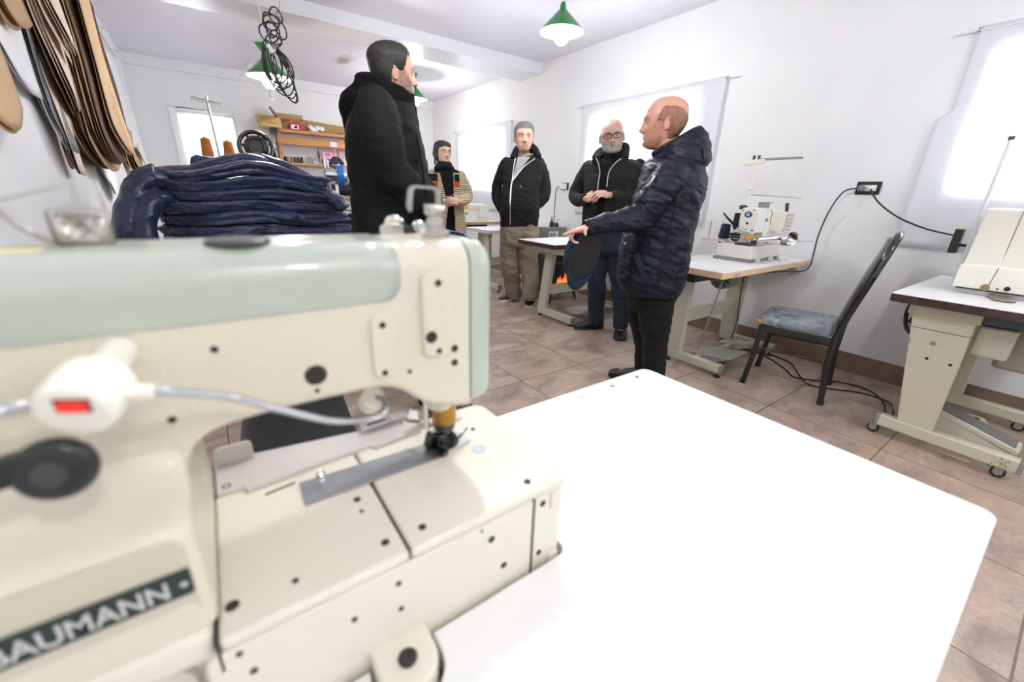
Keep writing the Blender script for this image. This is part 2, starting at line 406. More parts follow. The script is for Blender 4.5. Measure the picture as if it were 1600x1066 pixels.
# ================================================================== white sewing table in front of the camera
TT = .75
TOPW = mat('white_laminate', (.86,.86,.85), .32, var=.01, vscale=5)
EDGE = mat('worn_board_edge', s2l(205,180,145), .6, var=.25, vscale=30)
LEGM = mat('grey_beige_enamel', s2l(196,196,178), .4, bump=.03, bscale=120)
RUB = mat('black_rubber', (.02,.02,.02), .6)
BLK = mat('black_paint', (.018,.018,.02), .35)
STEEL = mat('brushed_steel', (.62,.62,.62), .28, 1.0, bump=.02, bscale=200)
CHROME = mat('chrome', (.8,.8,.8), .1, 1.0)
DSTEEL = mat('dark_steel', (.10,.10,.10), .35, .9)
HOLE = mat('dark_recess', (.025,.022,.02), .7)
def slab(outline, holes, z0, z1):
    b = MB(); bm = b.bm; edges = []
    for loop in [outline]+holes:
        vs = [bm.verts.new((x, y, z1)) for x, y in loop]
        edges += [bm.edges.new((vs[i], vs[(i+1) % len(vs)])) for i in range(len(vs))]
    r = bmesh.ops.triangle_fill(bm, use_beauty=True, use_dissolve=False, edges=edges)
    fs = [f for f in bm.faces]
    for f in fs:
        if f.normal.z < 0: f.normal_flip()
    ex = bmesh.ops.extrude_face_region(bm, geom=fs)
    for v in ex['geom']:
        if isinstance(v, bmesh.types.BMVert): v.co.z = z0
    return b
wt = empty('sewing_table', (.24, .29, 0), 'large white sewing table carrying the cream machine, rounded corners', 'table')
lug = rrect(.052, .112, .245, .32, .03)
hole = rrect(-.32, .303, .281, .545, (.0, .014, .014, 0))
# opening with the lug bay at its near edge
hole2 = [(-.32,.281),(.050,.281)]+[(.081+.034*math.cos(a), .262+.034*math.sin(a)) for a in [PI+PI*k/14 for k in range(15)]]+[(.115,.281)]+rrect(.1, .303, .281, .545, (0,.014,.014,0))[1:]
hole2 = [p for p in hole2 if p[0] <= .05 or p[0] >= .047]
hole2.append((-.32,.545))
top = slab(rrect(-.42, .888, -.033, .609, .022), [hole2], TT-.035, TT).build('tabletop', [TOPW], wt, .0025, 2)
MB().bb(-.32,.303,.245,.545,TT-.12,TT-.115).build('drip_pan', mat('brown_pan', s2l(70,52,44), .6), wt)
b = MB()
for x, y in ((.52,.575),(.62,.577),(.725,.579),(.82,.581)): b.cyl((x,y,TT-.001),(x,y,TT+.0009),.006,n=16)
b.build('rivet', STEEL, wt)
b = MB(); 
for k in range(62): b.bb(.50+k*.005,.5006+k*.005,.590,.590+(.006 if k%5==0 else .003),TT-.0005,TT+.0003)
b.build('ruler_marks', mat('grey_print', (.45,.45,.45), .6), wt)
def tleg(x, y0, y1, htop, wt, foot=.06, casters=False, fz=.03):
    b = MB(); ym = (y0+y1)/2
    b.bar((x, ym, fz+.05), (x, ym, htop-.03), .06, .11, up=(0,1,0))
    b.build('leg', LEGM, wt, .006)
    MB().bb(x-.03, x+.03, y0, y1, fz, fz+.06).build('foot', LEGM, wt, .006)
    MB().bb(x-.035, x+.035, y0+.03, y1-.03, htop-.04, htop).build('top_rail', LEGM, wt, .004)
for x in (-.25, .72): tleg(x, .02, .56, TT-.035, wt)
MB().bb(-.22,.69,.27,.31,.30,.38).build('crossbar', LEGM, wt, .005)
for x in (-.25,.72):
    for y in (.06,.52): MB().cyl((x,y,0),(x,y,.032),.022,n=16).build('rubber_foot', RUB, wt)

# ================================================================== the cream sewing machine
CREAM = mat('cream_enamel', s2l(218,212,193), .34, bump=.10, bscale=260, coat=.25, detail=2)
CREAM2 = mat('cream_enamel_bed', s2l(228,224,209), .32, bump=.08, bscale=240, coat=.25, detail=2)
MINT = mat('mint_enamel', s2l(179,189,177), .3, bump=.06, bscale=260, coat=.35, detail=2)
SEAM = mat('dark_seam', (.06,.055,.05), .6)
sm = empty('sewing_machine', (-.05, .40, TT), 'cream and mint industrial sewing machine with steel bed plate, set into the big white table', 'sewing machine')
ZB = .864
# bed: under body, cover plates
b = MB()
o2 = rrect(-.05, .300, .295, .500, (0,.016,.02,0))
b.prism(o2, (0,0,.70), (1,0,0), (0,1,0), ZB-.012-.70)
b.build('bed', CREAM2, sm, .003)
b = MB(); b.prism(rrect(-.0485, .099, .2865, .470, (0,0,0,0)), (0,0,ZB-.012), (1,0,0), (0,1,0), .012)
b.build('bed_cover', CREAM2, sm, .0045, 3)
b = MB(); b.prism(rrect(.1005, .304, .2865, .500, (0,.016,.02,0)), (0,0,ZB-.012), (1,0,0), (0,1,0), .012)
b.build('needle_side_cover', CREAM2, sm, .0045, 3)
b = MB(); b.prism(rrect(-.060, .247, .715, .851, (.004,.003,.003,.012)), (0,.287+.010,0), (1,0,0), (0,0,1), .010)
b.build('front_panel', CREAM2, sm, .002)
b = MB(); b.prism(rrect(.250, .292, .735, .850, .004), (0,.289+.010,0), (1,0,0), (0,0,1), .010)
b.bb(.274,.291,.2865,.29,.825,.848).bb(.276,.292,.2865,.29,.735,.752)
b.build('end_panel', CREAM2, sm, .0015)
# lug at the table edge
b = MB(); b.prism([(.081+.028*math.cos(a), .262+.028*math.sin(a)) for a in [PI+PI*k/14 for k in range(15)]]+[(.109,.30),(.053,.30)], (0,0,TT-.06), (1,0,0), (0,1,0), .075)
b.build('hinge_lug', CREAM2, sm, .004, 3)
b = MB(); b.lathe([(.001,.0),(.0085,.0),(.009,.003),(.007,.005),(.004,.004),(.001,.0035)], (.081,.262,TT+.0145), n=24); b.build('lug_screw', HOLE, sm)
def screws(name, pts, axis, parent=sm):
    for x, y, z, r in pts:
        a = V(axis); p = V((x,y,z)); b = MB()
        b.lathe([(.0005,-.002),(r,-.002),(r,.0005),(r*.8,.0008),(r*.6,.0006),(r*.5,.0003),(.0005,.0003)], p, a, 18)
        b.build('screw', HOLE, parent)
T = ZB
screws('bed_screws', [(.078,.3827,T,.0038),(.077,.3629,T,.0022),(.0835,.3097,T,.004),(.0068,.3119,T,.0028),(-.0383,.3153,T,.0052),(-.0352,.4766,T+.004,.0045)], (0,0,1))
screws('needle_cover_screws', [(.1205,.3079,T,.004),(.2501,.3047,T,.0042),(.2537,.4365,T,.0032)], (0,0,1))
screws('front_panel_screws', [(.1773,.287,.8451,.0016),(.1896,.287,.8268,.0042),(.2069,.287,.779,.0042),(.086,.287,.8323,.0028),(.0864,.287,.7994,.0028),(.0442,.287,.8173,.0028),(-.0327,.287,.82,.003),(-.0385,.287,.8443,.0026)], (0,-1,0))
screws('end_panel_screws', [(.2624,.289,.838,.0042),(.2609,.289,.7638,.004)], (0,-1,0))
MB().cyl((.2366,.3906,T-.002),(.2366,.3906,T+.0006),.0095,n=28).build('round_plug', mat('grey_plug', (.42,.43,.47), .4, .6), sm)
# steel slide plate and knob
SPL = mat('grey_slide_plate', (.36,.37,.40), .33, .85, var=.12, vscale=30, bump=.02, bscale=90)
b = MB(); b.prism([(.0305,.402),(.196,.400),(.200,.436),(.0315,.443)], (0,0,T+.0002), (1,0,0), (0,1,0), .0022); b.build('slide_plate', SPL, sm, .0004)
b = MB(); b.lathe([(.001,0),(.0045,0),(.004,.003),(.0028,.005),(.0045,.008),(.0052,.011),(.003,.0135),(.0005,.014)], (.0528,.4315,T+.002), n=24); b.build('plate_knob', CHROME, sm)
b = MB(); b.prism([(.19,.404),(.236,.412),(.226,.445),(.190,.452)], (0,0,T+.0006), (1,0,0), (0,1,0), .0026); b.build('needle_plate', STEEL, sm, .0004)
# raised rear ledge with guide
LEDGE = mat('grey_white_ledge', s2l(206,200,196), .3, bump=.15, bscale=300, coat=.3)
b = MB(); b.prism([(-.045,.466),(-.020,.466),(-.017,.456),(.118,.470),(.124,.462),(.190,.468),(.186,.505),(.115,.512),(-.006,.530),(-.045,.530)], (0,0,T-.004), (1,0,0), (0,1,0), .0085)
b.build('rear_ledge', LEDGE, sm, .0018)
b = MB(); b.prism(rrect(-.043,-.005,T,T+.028,(0,0,.006,.006)), (0,.520+.004,0), (1,0,0), (0,0,1), .004); b.build('guard_tab', LEDGE, sm, .001)
b = MB(); o = rrect(.118,.185,-.008,.008,.003); b.prism(o, (0,.498,T+.010), (1,.06,0), (0,1,0), .003); b.build('guide_bracket', STEEL, sm, .0006)
b = MB(); b.prism(rrect(.127,.158,-.0022,.0022,.002), (0,.498,T+.0131), (1,.06,0), (0,1,0), .0005)
b.build('bracket_slot', HOLE, sm)
b = MB(); b.lathe([(.001,.0),(.0075,.0),(.0075,.0016),(.0038,.002),(.0038,.005),(.001,.005)], (.160,.5075,T+.013), n=24); b.build('bracket_screw', STEEL, sm)
MB().prism([(-.002,.443),(.028,.447),(.028,.450),(-.002,.446)], (0,0,T-.0004), (1,0,0), (0,1,0), .0008).build('slot_gap', HOLE, sm)
# seams
for q in ((-.0506,-.0486,.2870,.47,T-.03,T-.0006),(.0992,.1004,.289,.44,T-.010,T-.0008),(.2475,.2497,.2872,.292,.735,.85)): MB().bb(*q).build('seam', SEAM, sm)

# base slab below the column, column and arm
b = MB(); b.prism([(-.36,.300),(-.12,.300),(-.0515,.2925),(-.0515,.53),(-.36,.53)], (0,0,T-.022), (1,0,0), (0,1,0), .022+.006); b.build('base_slab', CREAM2, sm, .006, 3)
b = MB(); b.bb(-.36,-.062,.325,.52,.70,T-.02); b.build('base_body', CREAM2, sm, .004)
b = MB(); b.lathe([(.001,0),(.026,0),(.028,.004),(.028,.02)], (-.098,.318,.80), (0,1,0), 32); b.build('inspection_cap', CREAM2, sm)
def ringsec(y0, y1, z0, z1, rt, rb, n=9):
    pts = []
    for cy, cz, a0, r in ((y0+rb, z0+rb, PI, rb), (y1-rb, z0+rb, 1.5*PI, rb), (y1-rt, z1-rt, 0, rt), (y0+rt, z1-rt, .5*PI, rt)):
        for k in range(n+1):
            a = a0+.5*PI*k/n; pts.append((cy+r*math.cos(a), cz+r*math.sin(a)))
    return pts
Y0, Y1, ZT = .361, .475, 1.1345
def zbot(x):
    P = [(-.36,.985),(-.047,.975),(-.0465,.966),(-.045,.975),(-.040,.985),(-.030,.993),(-.015,.997),(.02,.999),(.06,.999),(.104,.998),(.118,.995),(.128,.990),(.138,.982),(.148,.972),(.158,.964),(.170,.960),(.19,.953),(.208,.949)]
    for i in range(len(P)-1):
        if x <= P[i+1][0]:
            t = (x-P[i][0])/(P[i+1][0]-P[i][0]); return P[i][1]+(P[i+1][1]-P[i][1])*t
    return P[-1][1]
b = MB(); rings = []
xs = [-.36,-.2,-.1,-.06,-.047,-.0465,-.045,-.042,-.038,-.033,-.027,-.02,-.01]+[k*.008 for k in range(0,26)]+[.2065]
for x in xs: rings.append([(x, y, z) for y, z in ringsec(Y0, Y1, zbot(x), ZT, .026, .010)])
b.grid(rings)
# neck under the head round the presser mechanism
b.lathe([(.001,.927),(.0155,.927),(.017,.931),(.020,.942),(.026,.957),(.03,.965)], (.196,.42,0), n=32)
b.build('arm', CREAM, sm, 0, angle=50)
# column with flaring foot
def colsec(x):
    return [(Y0+.004,1.02),(Y0+.003,1.0),(Y0-.001,.988),(Y0-.010,.975),(Y0-.026,.965),(Y0-.044,.961),(Y0-.052,.958),(.304,.950),(.3025,.945),(.3005,T+.006),(.515,T+.006),(.505,.93),(.478,.98),(Y1-.004,1.02)]
b = MB(); rings = []
for x, sh in ((-.36,0),(-.2,0),(-.08,0),(-.055,0),(-.050,.002),(-.047,.006),(-.0465,.010)):
    rings.append([(x, y+(sh if y < .4 else -sh), z) for y, z in colsec(x)])
b.grid(rings)
b.build('column', CREAM, sm, 0, angle=40)
# fillet between column and arm underside (the round arch)
b = MB(); arc = [(-.047,.93),(-.047,.955)]+[(-.022-.025*math.cos(a), .972+.025*math.sin(a)) for a in [PI*.5*k/10 for k in range(11)]]+[(-.015,1.02),(-.06,1.02),(-.06,.93)]
b.prism(arc, (0,Y1-.003,0), (1,0,0), (0,0,1), Y1-Y0-.006)
b.build('arch_fillet', CREAM, sm, .004)
# recessed name field and plate
FIELD = mat('recess_enamel', s2l(202,196,176), .4)
b = MB(); b.prism(rrect(-.36,-.0525,.888,.953,(.002,.004,.012,.002)), (0,.3012+.004,0), (1,0,0), (0,0,1), .004); b.build('name_field', FIELD, sm, .001)
b = MB(); b.prism(rrect(-.30,-.0535,.9075,.9285,.002), (0,.2985+.003,0), (1,0,0), (0,0,1), .003); b.build('name_plate', mat('dark_green_plate', s2l(20,40,40), .3), sm, .0004)
def text_mesh(body, size, loc, rot, name, m, parent, ext=.0004, align='LEFT', sx=1.):
    c = bpy.data.curves.new('t', 'FONT'); c.body = body; c.size = size; c.extrude = ext; c.align_x = align; c.offset = size*.012
    t = bpy.data.objects.new('t', c); COL.objects.link(t); bpy.context.view_layer.update()
    me = bpy.data.meshes.new_from_object(t.evaluated_get(bpy.context.evaluated_depsgraph_get()))
    bpy.data.objects.remove(t)
    me.transform(Matrix.Translation(loc) @ Euler(rot).to_matrix().to_4x4() @ Matrix.Diagonal((sx,1,1,1)))
    return link(name, me, m, parent, smooth=False)
text_mesh('BAUMANN', .0195, (-.0655,.2982,.9114), (PI/2,0,0), 'lettering', mat('silver_lettering', (.62,.62,.6), .4, .3), sm, .0003, 'RIGHT', .87)
b = MB(); b.lathe([(.0003,.0003),(.0022,.0003),(.0024,-.001)], (-.058,.2985,.918), (0,-1,0), 14); b.build('plate_pin', STEEL, sm)
# mint cover over the arm, mint end cap
sec = ringsec(Y0-.0016, Y1+.0016, .90, ZT+.0016, .0275, .01, 14)
path = sec[30:]  # far bottom dropped: runs over the top from the far side to the near side
i0 = [i for i, p in enumerate(path) if p[0] > Y1-.03 and p[1] > 1.09]
over = sec[32:45]+sec[45:60]
over = [(Y1+.0016,1.09)]+[p for p in sec if p[1] > 1.10 and p[0] > .42]+[p for p in sec if p[1] > 1.10 and p[0] <= .42]+[(Y0-.0016, z) for z in (1.105,1.10,1.096,1.092,1.089,1.0868,1.0858)]
b = MB(); rows = []
for y, z in over:
    xe = .1335
    if y < Y0+.001 and z < 1.1008: xe -= .015-math.sqrt(max(0, .015**2-(1.1008-z)**2))
    elif y > .40: xe = .1335-.0*(y-.4)
    rows.append([(-.36+(xe+.36)*t, y, z-(.0012 if z<1.09 else 0)) for t in [k/20 for k in range(21)]])
b.grid(rows, close_u=False, cap=False)
c = b.build('arm_cover', MINT, sm, angle=60)
md = c.modifiers.new('s', 'SOLIDIFY'); md.thickness = .0022; md.offset = -1
b = MB(); rings = []
for x, s, dz in ((.2075,0,0),(.222,0,0),(.2295,.0015,.0012),(.2345,.005,.004),(.2372,.010,.009),(.238,.016,.016)):
    rings.append([(x, y, z) for y, z in ringsec(Y0+.0005+s, Y1-s, .952+dz, ZT-.001-dz, .026, .016)])
b.grid(rings); b.build('end_cap', MINT, sm, angle=50)
b = MB(); rings = [[(x, y, z) for y, z in ringsec(Y0-.0004, Y1+.0004, .9505, ZT+.0004, .026, .014)] for x in (.2060,.2074)]
b.grid(rings); b.build('cap_seam', SEAM, sm)
# bosses and holes on the head
b = MB(); b.prism(rrect(.1515,.1815,1.021,1.110,(.010,.014,.014,.013)), (0,Y0-.006+.0075,0), (1,0,0), (0,0,1), .0075); b.build('long_boss', CREAM, sm, .003, 3)
b = MB(); b.prism(rrect(.1015,.1245,1.009,1.074,.009), (0,Y0-.004+.0055,0), (1,0,0), (0,0,1), .0055); b.build('short_boss', CREAM, sm, .0022, 3)
screws('head_screws', [(.1684,Y0-.006,1.0974,.0033),(.1595,Y0-.006,1.044,.0062),(.1673,Y0-.006,1.028,.003),(.1126,Y0-.004,1.0634,.0031),(.1113,Y0-.004,1.0161,.003),(.1878,Y0,1.0247,.0040),(.1875,Y0,1.0087,.0040),(.1374,Y0,1.01,.0022),(.0525,Y0,1.0264,.0092),(.0517,Y0,1.0116,.0022),(-.0136,Y0,1.0633,.0027),(-.0482,Y0,1.0141,.0028)], (0,-1,0))
screws('cover_screws', [(.1204,Y0+.0038,1.1186,.0032),(.0225,Y0+.0045,1.12,.0034),(-.0742,Y0+.005,1.1212,.0036)], (0,-.8,.55))
# black oil cap on top
b = MB(); b.lathe([(.001,-.002),(.0205,-.002),(.0225,.0005),(.0225,.0022),(.020,.0038),(.015,.0034),(.001,.0036)], (.0156,.395,ZT+.0025), n=40); b.build('oil_cap', mat('black_plastic_cap', (.06,.06,.06), .4), sm)
MB().prism(rrect(.055,.078,-.006,.006,.003), (0,.41,ZT+.0012), (1,0,0), (0,1,0), .0014).build('oil_window', CHROME, sm)
# presser-bar adjuster with bent strap
px, py = .191, .405
b = MB(); b.lathe([(.001,-.002),(.0135,-.002),(.0145,.0),(.0145,.006),(.013,.0075),(.0095,.0075),(.0095,.0105),(.0085,.011),(.0085,.012),(.0095,.0125),(.0095,.0185),(.0075,.019),(.0075,.0215),(.0105,.023),(.0112,.025),(.0112,.031),(.0102,.0325),(.001,.033)], (px,py,ZT), n=36)
b.build('pressure_screw', mat('nickel', (.60,.57,.52), .25, 1.), sm)
b = MB(); z0 = ZT+.03
st = [(px+.004,z0),(px+.004,z0+.013),(px+.003,z0+.0165),(px-.001,z0+.0185),(px-.02,z0+.0195),(px-.0235,z0+.0185),(px-.0255,z0+.0155),(px-.0275,z0+.002),(px-.0265,z0-.004)]
w = [.005]*7+[.0055,.003]
rings = []
for i, (x, z) in enumerate(st):
    a = st[max(i-1,0)]; c = st[min(i+1,len(st)-1)]; tx, tz = c[0]-a[0], c[1]-a[1]; l = math.hypot(tx,tz); nx, nz = -tz/l*.0009, tx/l*.0009
    rings.append([(x-nx,py-w[i],z-nz),(x+nx,py-w[i],z+nz),(x+nx,py+w[i],z+nz),(x-nx,py+w[i],z-nz)])
b.grid(rings); b.build('bent_strap', mat('satin_nickel', (.55,.55,.53), .35, .9), sm)
# tension assembly on the far side of the head
b = MB(); b.prism(rrect(.150,.176,0,.011,(0,0,.003,.004)), (0,.458,ZT-.001), (1,0,0), (0,0,1), .002); b.build('tension_plate', STEEL, sm, .0004)
b = MB(); b.lathe([(.001,0),(.011,0),(.0115,.002),(.006,.005),(.0115,.008),(.011,.010),(.004,.011),(.004,.022),(.001,.022)], (.176,.478,ZT+.0055), (0,1,.25), 28); b.build('tension_disc', CHROME, sm)
b = MB(); b.lathe([(.001,0),(.008,0),(.0085,.002),(.005,.004),(.0085,.006),(.008,.008),(.001,.009)], (.205,.476,ZT+.003), (0,1,.2), 24); b.build('tension_disc', CHROME, sm)
b = MB(); b.lathe([(.001,0),(.0095,0),(.0095,.005),(.001,.005)], (.1875,.470,ZT-.002), (0,1,0), 24); b.build('tension_knob', RUB, sm)
# take-up brackets at the other end
def strap_holes(name, outline, holes, o, u, v, th, m, seg=14):
    b = MB(); bm = b.bm; ed = []
    for loop in [outline]+[[(cx+r*math.cos(2*PI*k/seg), cy+r*math.sin(2*PI*k/seg)) for k in range(seg)] for cx, cy, r in holes]:
        vs = [bm.verts.new(V(o)+V(u)*x+V(v)*y) for x, y in loop]
        ed += [bm.edges.new((vs[i], vs[(i+1)%len(vs)])) for i in range(len(vs))]
    bmesh.ops.triangle_fill(bm, use_beauty=True, edges=ed)
    c = b.build(name, m, sm); md = c.modifiers.new('s','SOLIDIFY'); md.thickness = th; md.offset = 0
    return c
BRK = mat('worn_steel_bracket', (.42,.40,.36), .32, .9)
strap_holes('thread_bracket', rrect(-.090,-.0588,0,.026,(0,0,.005,.003)), [(-.083,.020,.0024),(-.068,.0195,.0024),(-.0745,.012,.0024)], (0,.42,ZT), (1,0,0), (0,0,1), .0016, BRK)
b = MB(); rings = []
for x, z in [(-.128,.036),(-.1195,.033),(-.111,.0265),(-.104,.0165),(-.096,.008),(-.086,.0005)]:
    rings.append([(x-.0006,.418-.006,ZT+z-.0008),(x+.0006,.418-.006,ZT+z+.0008),(x+.0006,.418+.006,ZT+z+.0008),(x-.0006,.418+.006,ZT+z-.0008)])
b.grid(rings); b.build('curved_strap', BRK, sm)
b = MB()
for x, z in ((-.1155,.0302),(-.1005,.0128)): b.lathe([(.0005,.0012),(.0026,.0012),(.0026,-.0012),(.0005,-.0012)], (x,.418,ZT+z), (.5,-.2,.8), 16)
b.build('strap_holes', mat('bright_hole', (.75,.75,.74), .5), sm)
b = MB(); b.tube([(-.16,.42,ZT+.0),(-.158,.42,ZT+.018),(-.14,.42,1.156),(-.108,.42,1.1673),(-.066,.42,1.1807)], [.0022,.0022,.002,.0018,.0008], 10); b.build('thread_rod', STEEL, sm)
b = MB(); b.prism(rrect(-.16,-.093,-.012,.012,.004), (0,.40,ZT+.0014), (1,0,0), (0,1,0), .0006); b.build('yellow_sticker', mat('yellow_sticker', s2l(232,220,170), .5), sm)
# presser foot mechanism
BRASS = mat('brass', s2l(176,132,72), .3, 1.)
nx_, ny_ = .2015, .42
b = MB(); b.lathe([(.001,.903),(.0145,.903),(.0155,.905),(.0155,.926),(.0145,.93),(.001,.93)], (nx_,ny_,0), n=32); b.build('needle_bushing', BRASS, sm)
b = MB(); b.lathe([(.001,.892),(.012,.892),(.0135,.895),(.0135,.902),(.001,.903)], (nx_,ny_,0), n=28); b.build('needle_clamp', DSTEEL, sm)
b = MB()
for dx in (-.006,0,.006): b.cyl((nx_+dx,ny_,.893),(nx_+dx*.9,ny_,T+.003),.0009,n=8)
b.build('needles', CHROME, sm)
b = MB(); b.cyl((.1815,.43,.945),(.1815,.43,.893),.0038,n=16); b.box((.170,.434,.915),(.022,.006,.012),(0,.5,.2)).box((.166,.436,.903),(.026,.010,.004),(0,.45,.2))
b.build('presser_bar', CHROME, sm, .0006)
b = MB(); b.box((.186,.424,.878),(.016,.013,.022),(.1,.25,.1)).box((.199,.423,.872),(.022,.018,.014),(0,-.2,.1)).box((.213,.421,.874),(.008,.014,.018),(0,-.35,.2)).box((.189,.405,.869),(.012,.016,.005),(0,0,.4))
b.ell((.196,.417,.880),(.008,.007,.009))
b.build('presser_foot', mat('oiled_steel', (.05,.05,.055), .18, .9), sm, .002)
b = MB(); b.prism([(0,0),(.030,.010),(.022,.012),(.004,.006)], (.205,.408,T+.006), (1,.45,.10), (0,-.2,1), .002); b.build('foot_blade', DSTEEL, sm)
b = MB(); rings = []
for x, y, z, h in ((.160,.452,.880,.008),(.168,.446,.886,.008),(.176,.436,.8935,.007),(.190,.428,.897,.006),(.205,.424,.897,.006),(.220,.420,.898,.006),(.227,.419,.900,.004)):
    rings.append([(x,y-.002,z-h/2),(x,y-.002,z+h/2),(x,y+.002,z+h/2),(x,y+.002,z-h/2)])
b.grid(rings); b.build('thread_guide_arm', CREAM, sm, .001)
b = MB(); b.prism(rrect(.108,.132,-.010,.010,.006), (0,.455,.990), (1,0,0), (0,0,1), .006); b.build('lever_plate', STEEL, sm, .001)
# gooseneck lamp clipped to the arm
LAMPW = mat('white_lamp_plastic', s2l(240,238,226), .4)
c0, c1 = V((-.0793,.300,1.059)), V((-.0700,.328,1.0675)); ax = (c1-c0).normalized()
b = MB(); b.lathe([(.0005,-.0006),(.0155,-.0006),(.0178,.0015),(.0188,.006),(.0192,.022),(.0182,.028),(.0005,.029)], c0, ax, 44); b.build('lamp_switch_box', LAMPW, sm)
b = MB(); b.cyl(c0+ax*.028, (-.064,Y0+.001,1.073), .010, n=28); b.build('magnet_foot', LAMPW, sm)
side = V((0,0,1)).cross(ax).normalized()*-1; upv = ax.cross(side)*1
if upv.z < 0: upv = -upv
if side.x < 0: side = -side
Rm = Matrix((side, upv, ax)).transposed()
tl = Matrix.Rotation(-.12, 3, 'Z')
b = MB(); b.box(c0+upv*.0058+side*.0022-ax*.0002, (.0152,.0092,.002), Rm@tl); b.build('switch_frame', RUB, sm)
b = MB(); b.box(c0+upv*.0056+side*.0022-ax*.0014, (.0125,.0070,.003), Rm@tl); b.build('rocker_switch', emit('lit_red_rocker', (1,.06,.05), .9), sm, .0008)
b = MB(); b.cyl(c0+ax*.014+side*.016, c0+ax*.015+side*.0315-upv*.002, .0052, .0046, n=20); b.build('neck_socket', LAMPW, sm)
GN = mat('flexible_metal_neck', (.55,.56,.60), .3, .9)
pts = spline([c0+ax*.015+side*.029-upv*.002, (-.0132,.331,1.0373), (.0166,.335,1.0167), (.0582,.345,.9868), (.0978,.372,.9632), (.114,.388,.9550), (.1225,.398,.9555), (.123,.405,.9625),(.1165,.412,.9640)], 26)
b = MB(); b.tube(pts, [.0029+.0003*(1 if i % 2 else -1) for i in range(len(pts))], 12); b.build('gooseneck', GN, sm)
pts = spline([c0+ax*.015-side*.015, (-.108,.312,1.063), (-.15,.33,1.06), (-.2,.37,1.02)], 24)
b = MB(); b.tube(pts, [.0036+.0003*(1 if i % 2 else -1) for i in range(len(pts))], 12); b.build('power_conduit', GN, sm)
b = MB(); b.cyl((.113,.411,.9655),(.121,.455,.936),.0125,.0135,n=28); b.build('lamp_head', LAMPW, sm, .002)
# black reverse lever
b = MB(); b.lathe([(.0005,0),(.010,0),(.0165,.002),(.0185,.006),(.0185,.010),(.016,.014),(.0005,.015)], (-.0955,.296,1.027), (.1,1,-.1), 40)
b.box((-.125,.303,1.030),(.05,.010,.017),(0,-.12,.05))
b.build('reverse_lever', mat('black_gloss_plastic', (.015,.015,.016), .35), sm, .003, 3)
b = MB(); b.cyl((-.094,.308,1.029),(-.094,Y0+.002,1.029),.008,n=20); b.build('lever_shaft', CREAM, sm)
b = MB(); b.lathe([(.0005,.0),(.0075,.0),(.0075,-.001),(.0065,-.0014),(.0005,-.0006)], (-.0955,.296,1.027), (.1,1,-.1), 24); b.build('lever_screw', DSTEEL, sm)
# ================================================================== sewing tables along the window wall
DKEDGE = mat('dark_brown_worn_edge', s2l(58,40,34), .55, var=.5, vscale=40)
PALEDGE = mat('pale_wood_edge', s2l(226,196,158), .5, var=.06, vscale=20)
GREYM = mat('grey_cast_metal', s2l(150,152,148), .4, .4)
DGREY = mat('dark_grey_paint', s2l(62,66,68), .45)
PEDM = mat('pedal_grey_enamel', s2l(176,180,166), .45, bump=.03, bscale=100)
def table_top(t, x0, x1, y0, y1, z, edge, th=.04):
    c = MB().prism(rrect(x0, x1, y0, y1, .012), (0,0,z-th), (1,0,0), (0,1,0), th-.002).build('board_core', edge, t, .002)
    d = MB().prism(rrect(x0, x1, y0, y1, .012), (0,0,z-.0025), (1,0,0), (0,1,0), .0025).build('tabletop', TOPW, t, .0008)
def leveler(t, x, y):
    MB().lathe([(.001,0),(.024,0),(.024,.006),(.010,.012),(.006,.014),(.006,.04)], (x,y,0), n=20).build('leveling_foot', RUB, t)
def pedal(t, pts_c, w, l, tilt, m=PEDM, ribs=False):
    """tilted treadle plate: centre, width (x), length (y), tilt about x"""
    x, y, z = pts_c
    b = MB(); b.box((x,y,z),(w,l,.014),(tilt,0,0)); b.build('pedal', m, t, .004)
    b = MB()
    for s in (-1,1):
        zt = z-.007
        hi = max(.02, zt+math.sin(tilt)*(-l/2)*1); lo = max(.008, zt+math.sin(tilt)*(l/2))
        b.prism([(y-l/2*math.cos(tilt), zt-math.sin(tilt)*l/2+.004),(y+l/2*math.cos(tilt), zt+math.sin(tilt)*l/2+.004),(y+l/2*math.cos(tilt)*.6, max(.012, zt+math.sin(tilt)*l/2-.012)),(y-.02, max(.02, zt-.04))], (x+s*(w/2-.006)-.002,0,0), (0,1,0), (0,0,1), .004)
    b.build('pedal_side', m, t)
def stand(t, xs, y0, y1, ztop, lw_top, lw_bot, lean=0., foot_h=.06, casters=None, fz=.035, cross=(.30,.40), crossy=None, leg_m=None, yb=None):
    m = leg_m or LEGM
    ym = (y0+y1)/2 if yb is None else yb
    for x in xs:
        b = MB(); z0 = fz+foot_h-.004; zt = ztop-.03
        rings = []
        for k in range(5):
            u = k/4; w = lw_bot+(lw_top-lw_bot)*u; yc = ym+lean*u; z = z0+(zt-z0)*u
            rings.append([(x-.022,yc-w/2,z),(x+.022,yc-w/2,z),(x+.022,yc+w/2,z),(x-.022,yc+w/2,z)])
        b.grid(rings); b.build('leg', m, t, .004)
        MB().bb(x-.027, x+.027, y0, y1, fz, fz+foot_h).build('foot_bar', m, t, .007)
        MB().bb(x-.03, x+.03, ym+lean-lw_top*.56, ym+lean+lw_top*.56, zt-.03, ztop).build('top_bracket', m, t, .003)
        b = MB()
        for y in (y0-.004, y1+.004): MB().bb(x-.029, x+.029, min(y,y+(.02 if y<ym else -.02)), max(y,y+(.02 if y<ym else -.02)), fz-.002, fz+foot_h+.002).build('end_cap', GREYM, t, .006)
    MB().bb(xs[0]+.02, xs[1]-.02, (crossy or ym)-.018, (crossy or ym)+.018, cross[0], cross[1]).build('crossbar', m, t, .004)
    for x in xs:
        for y in (y0+.03, y1-.03):
            if casters: caster(t, x, y, casters)
            else: leveler(t, x, y)
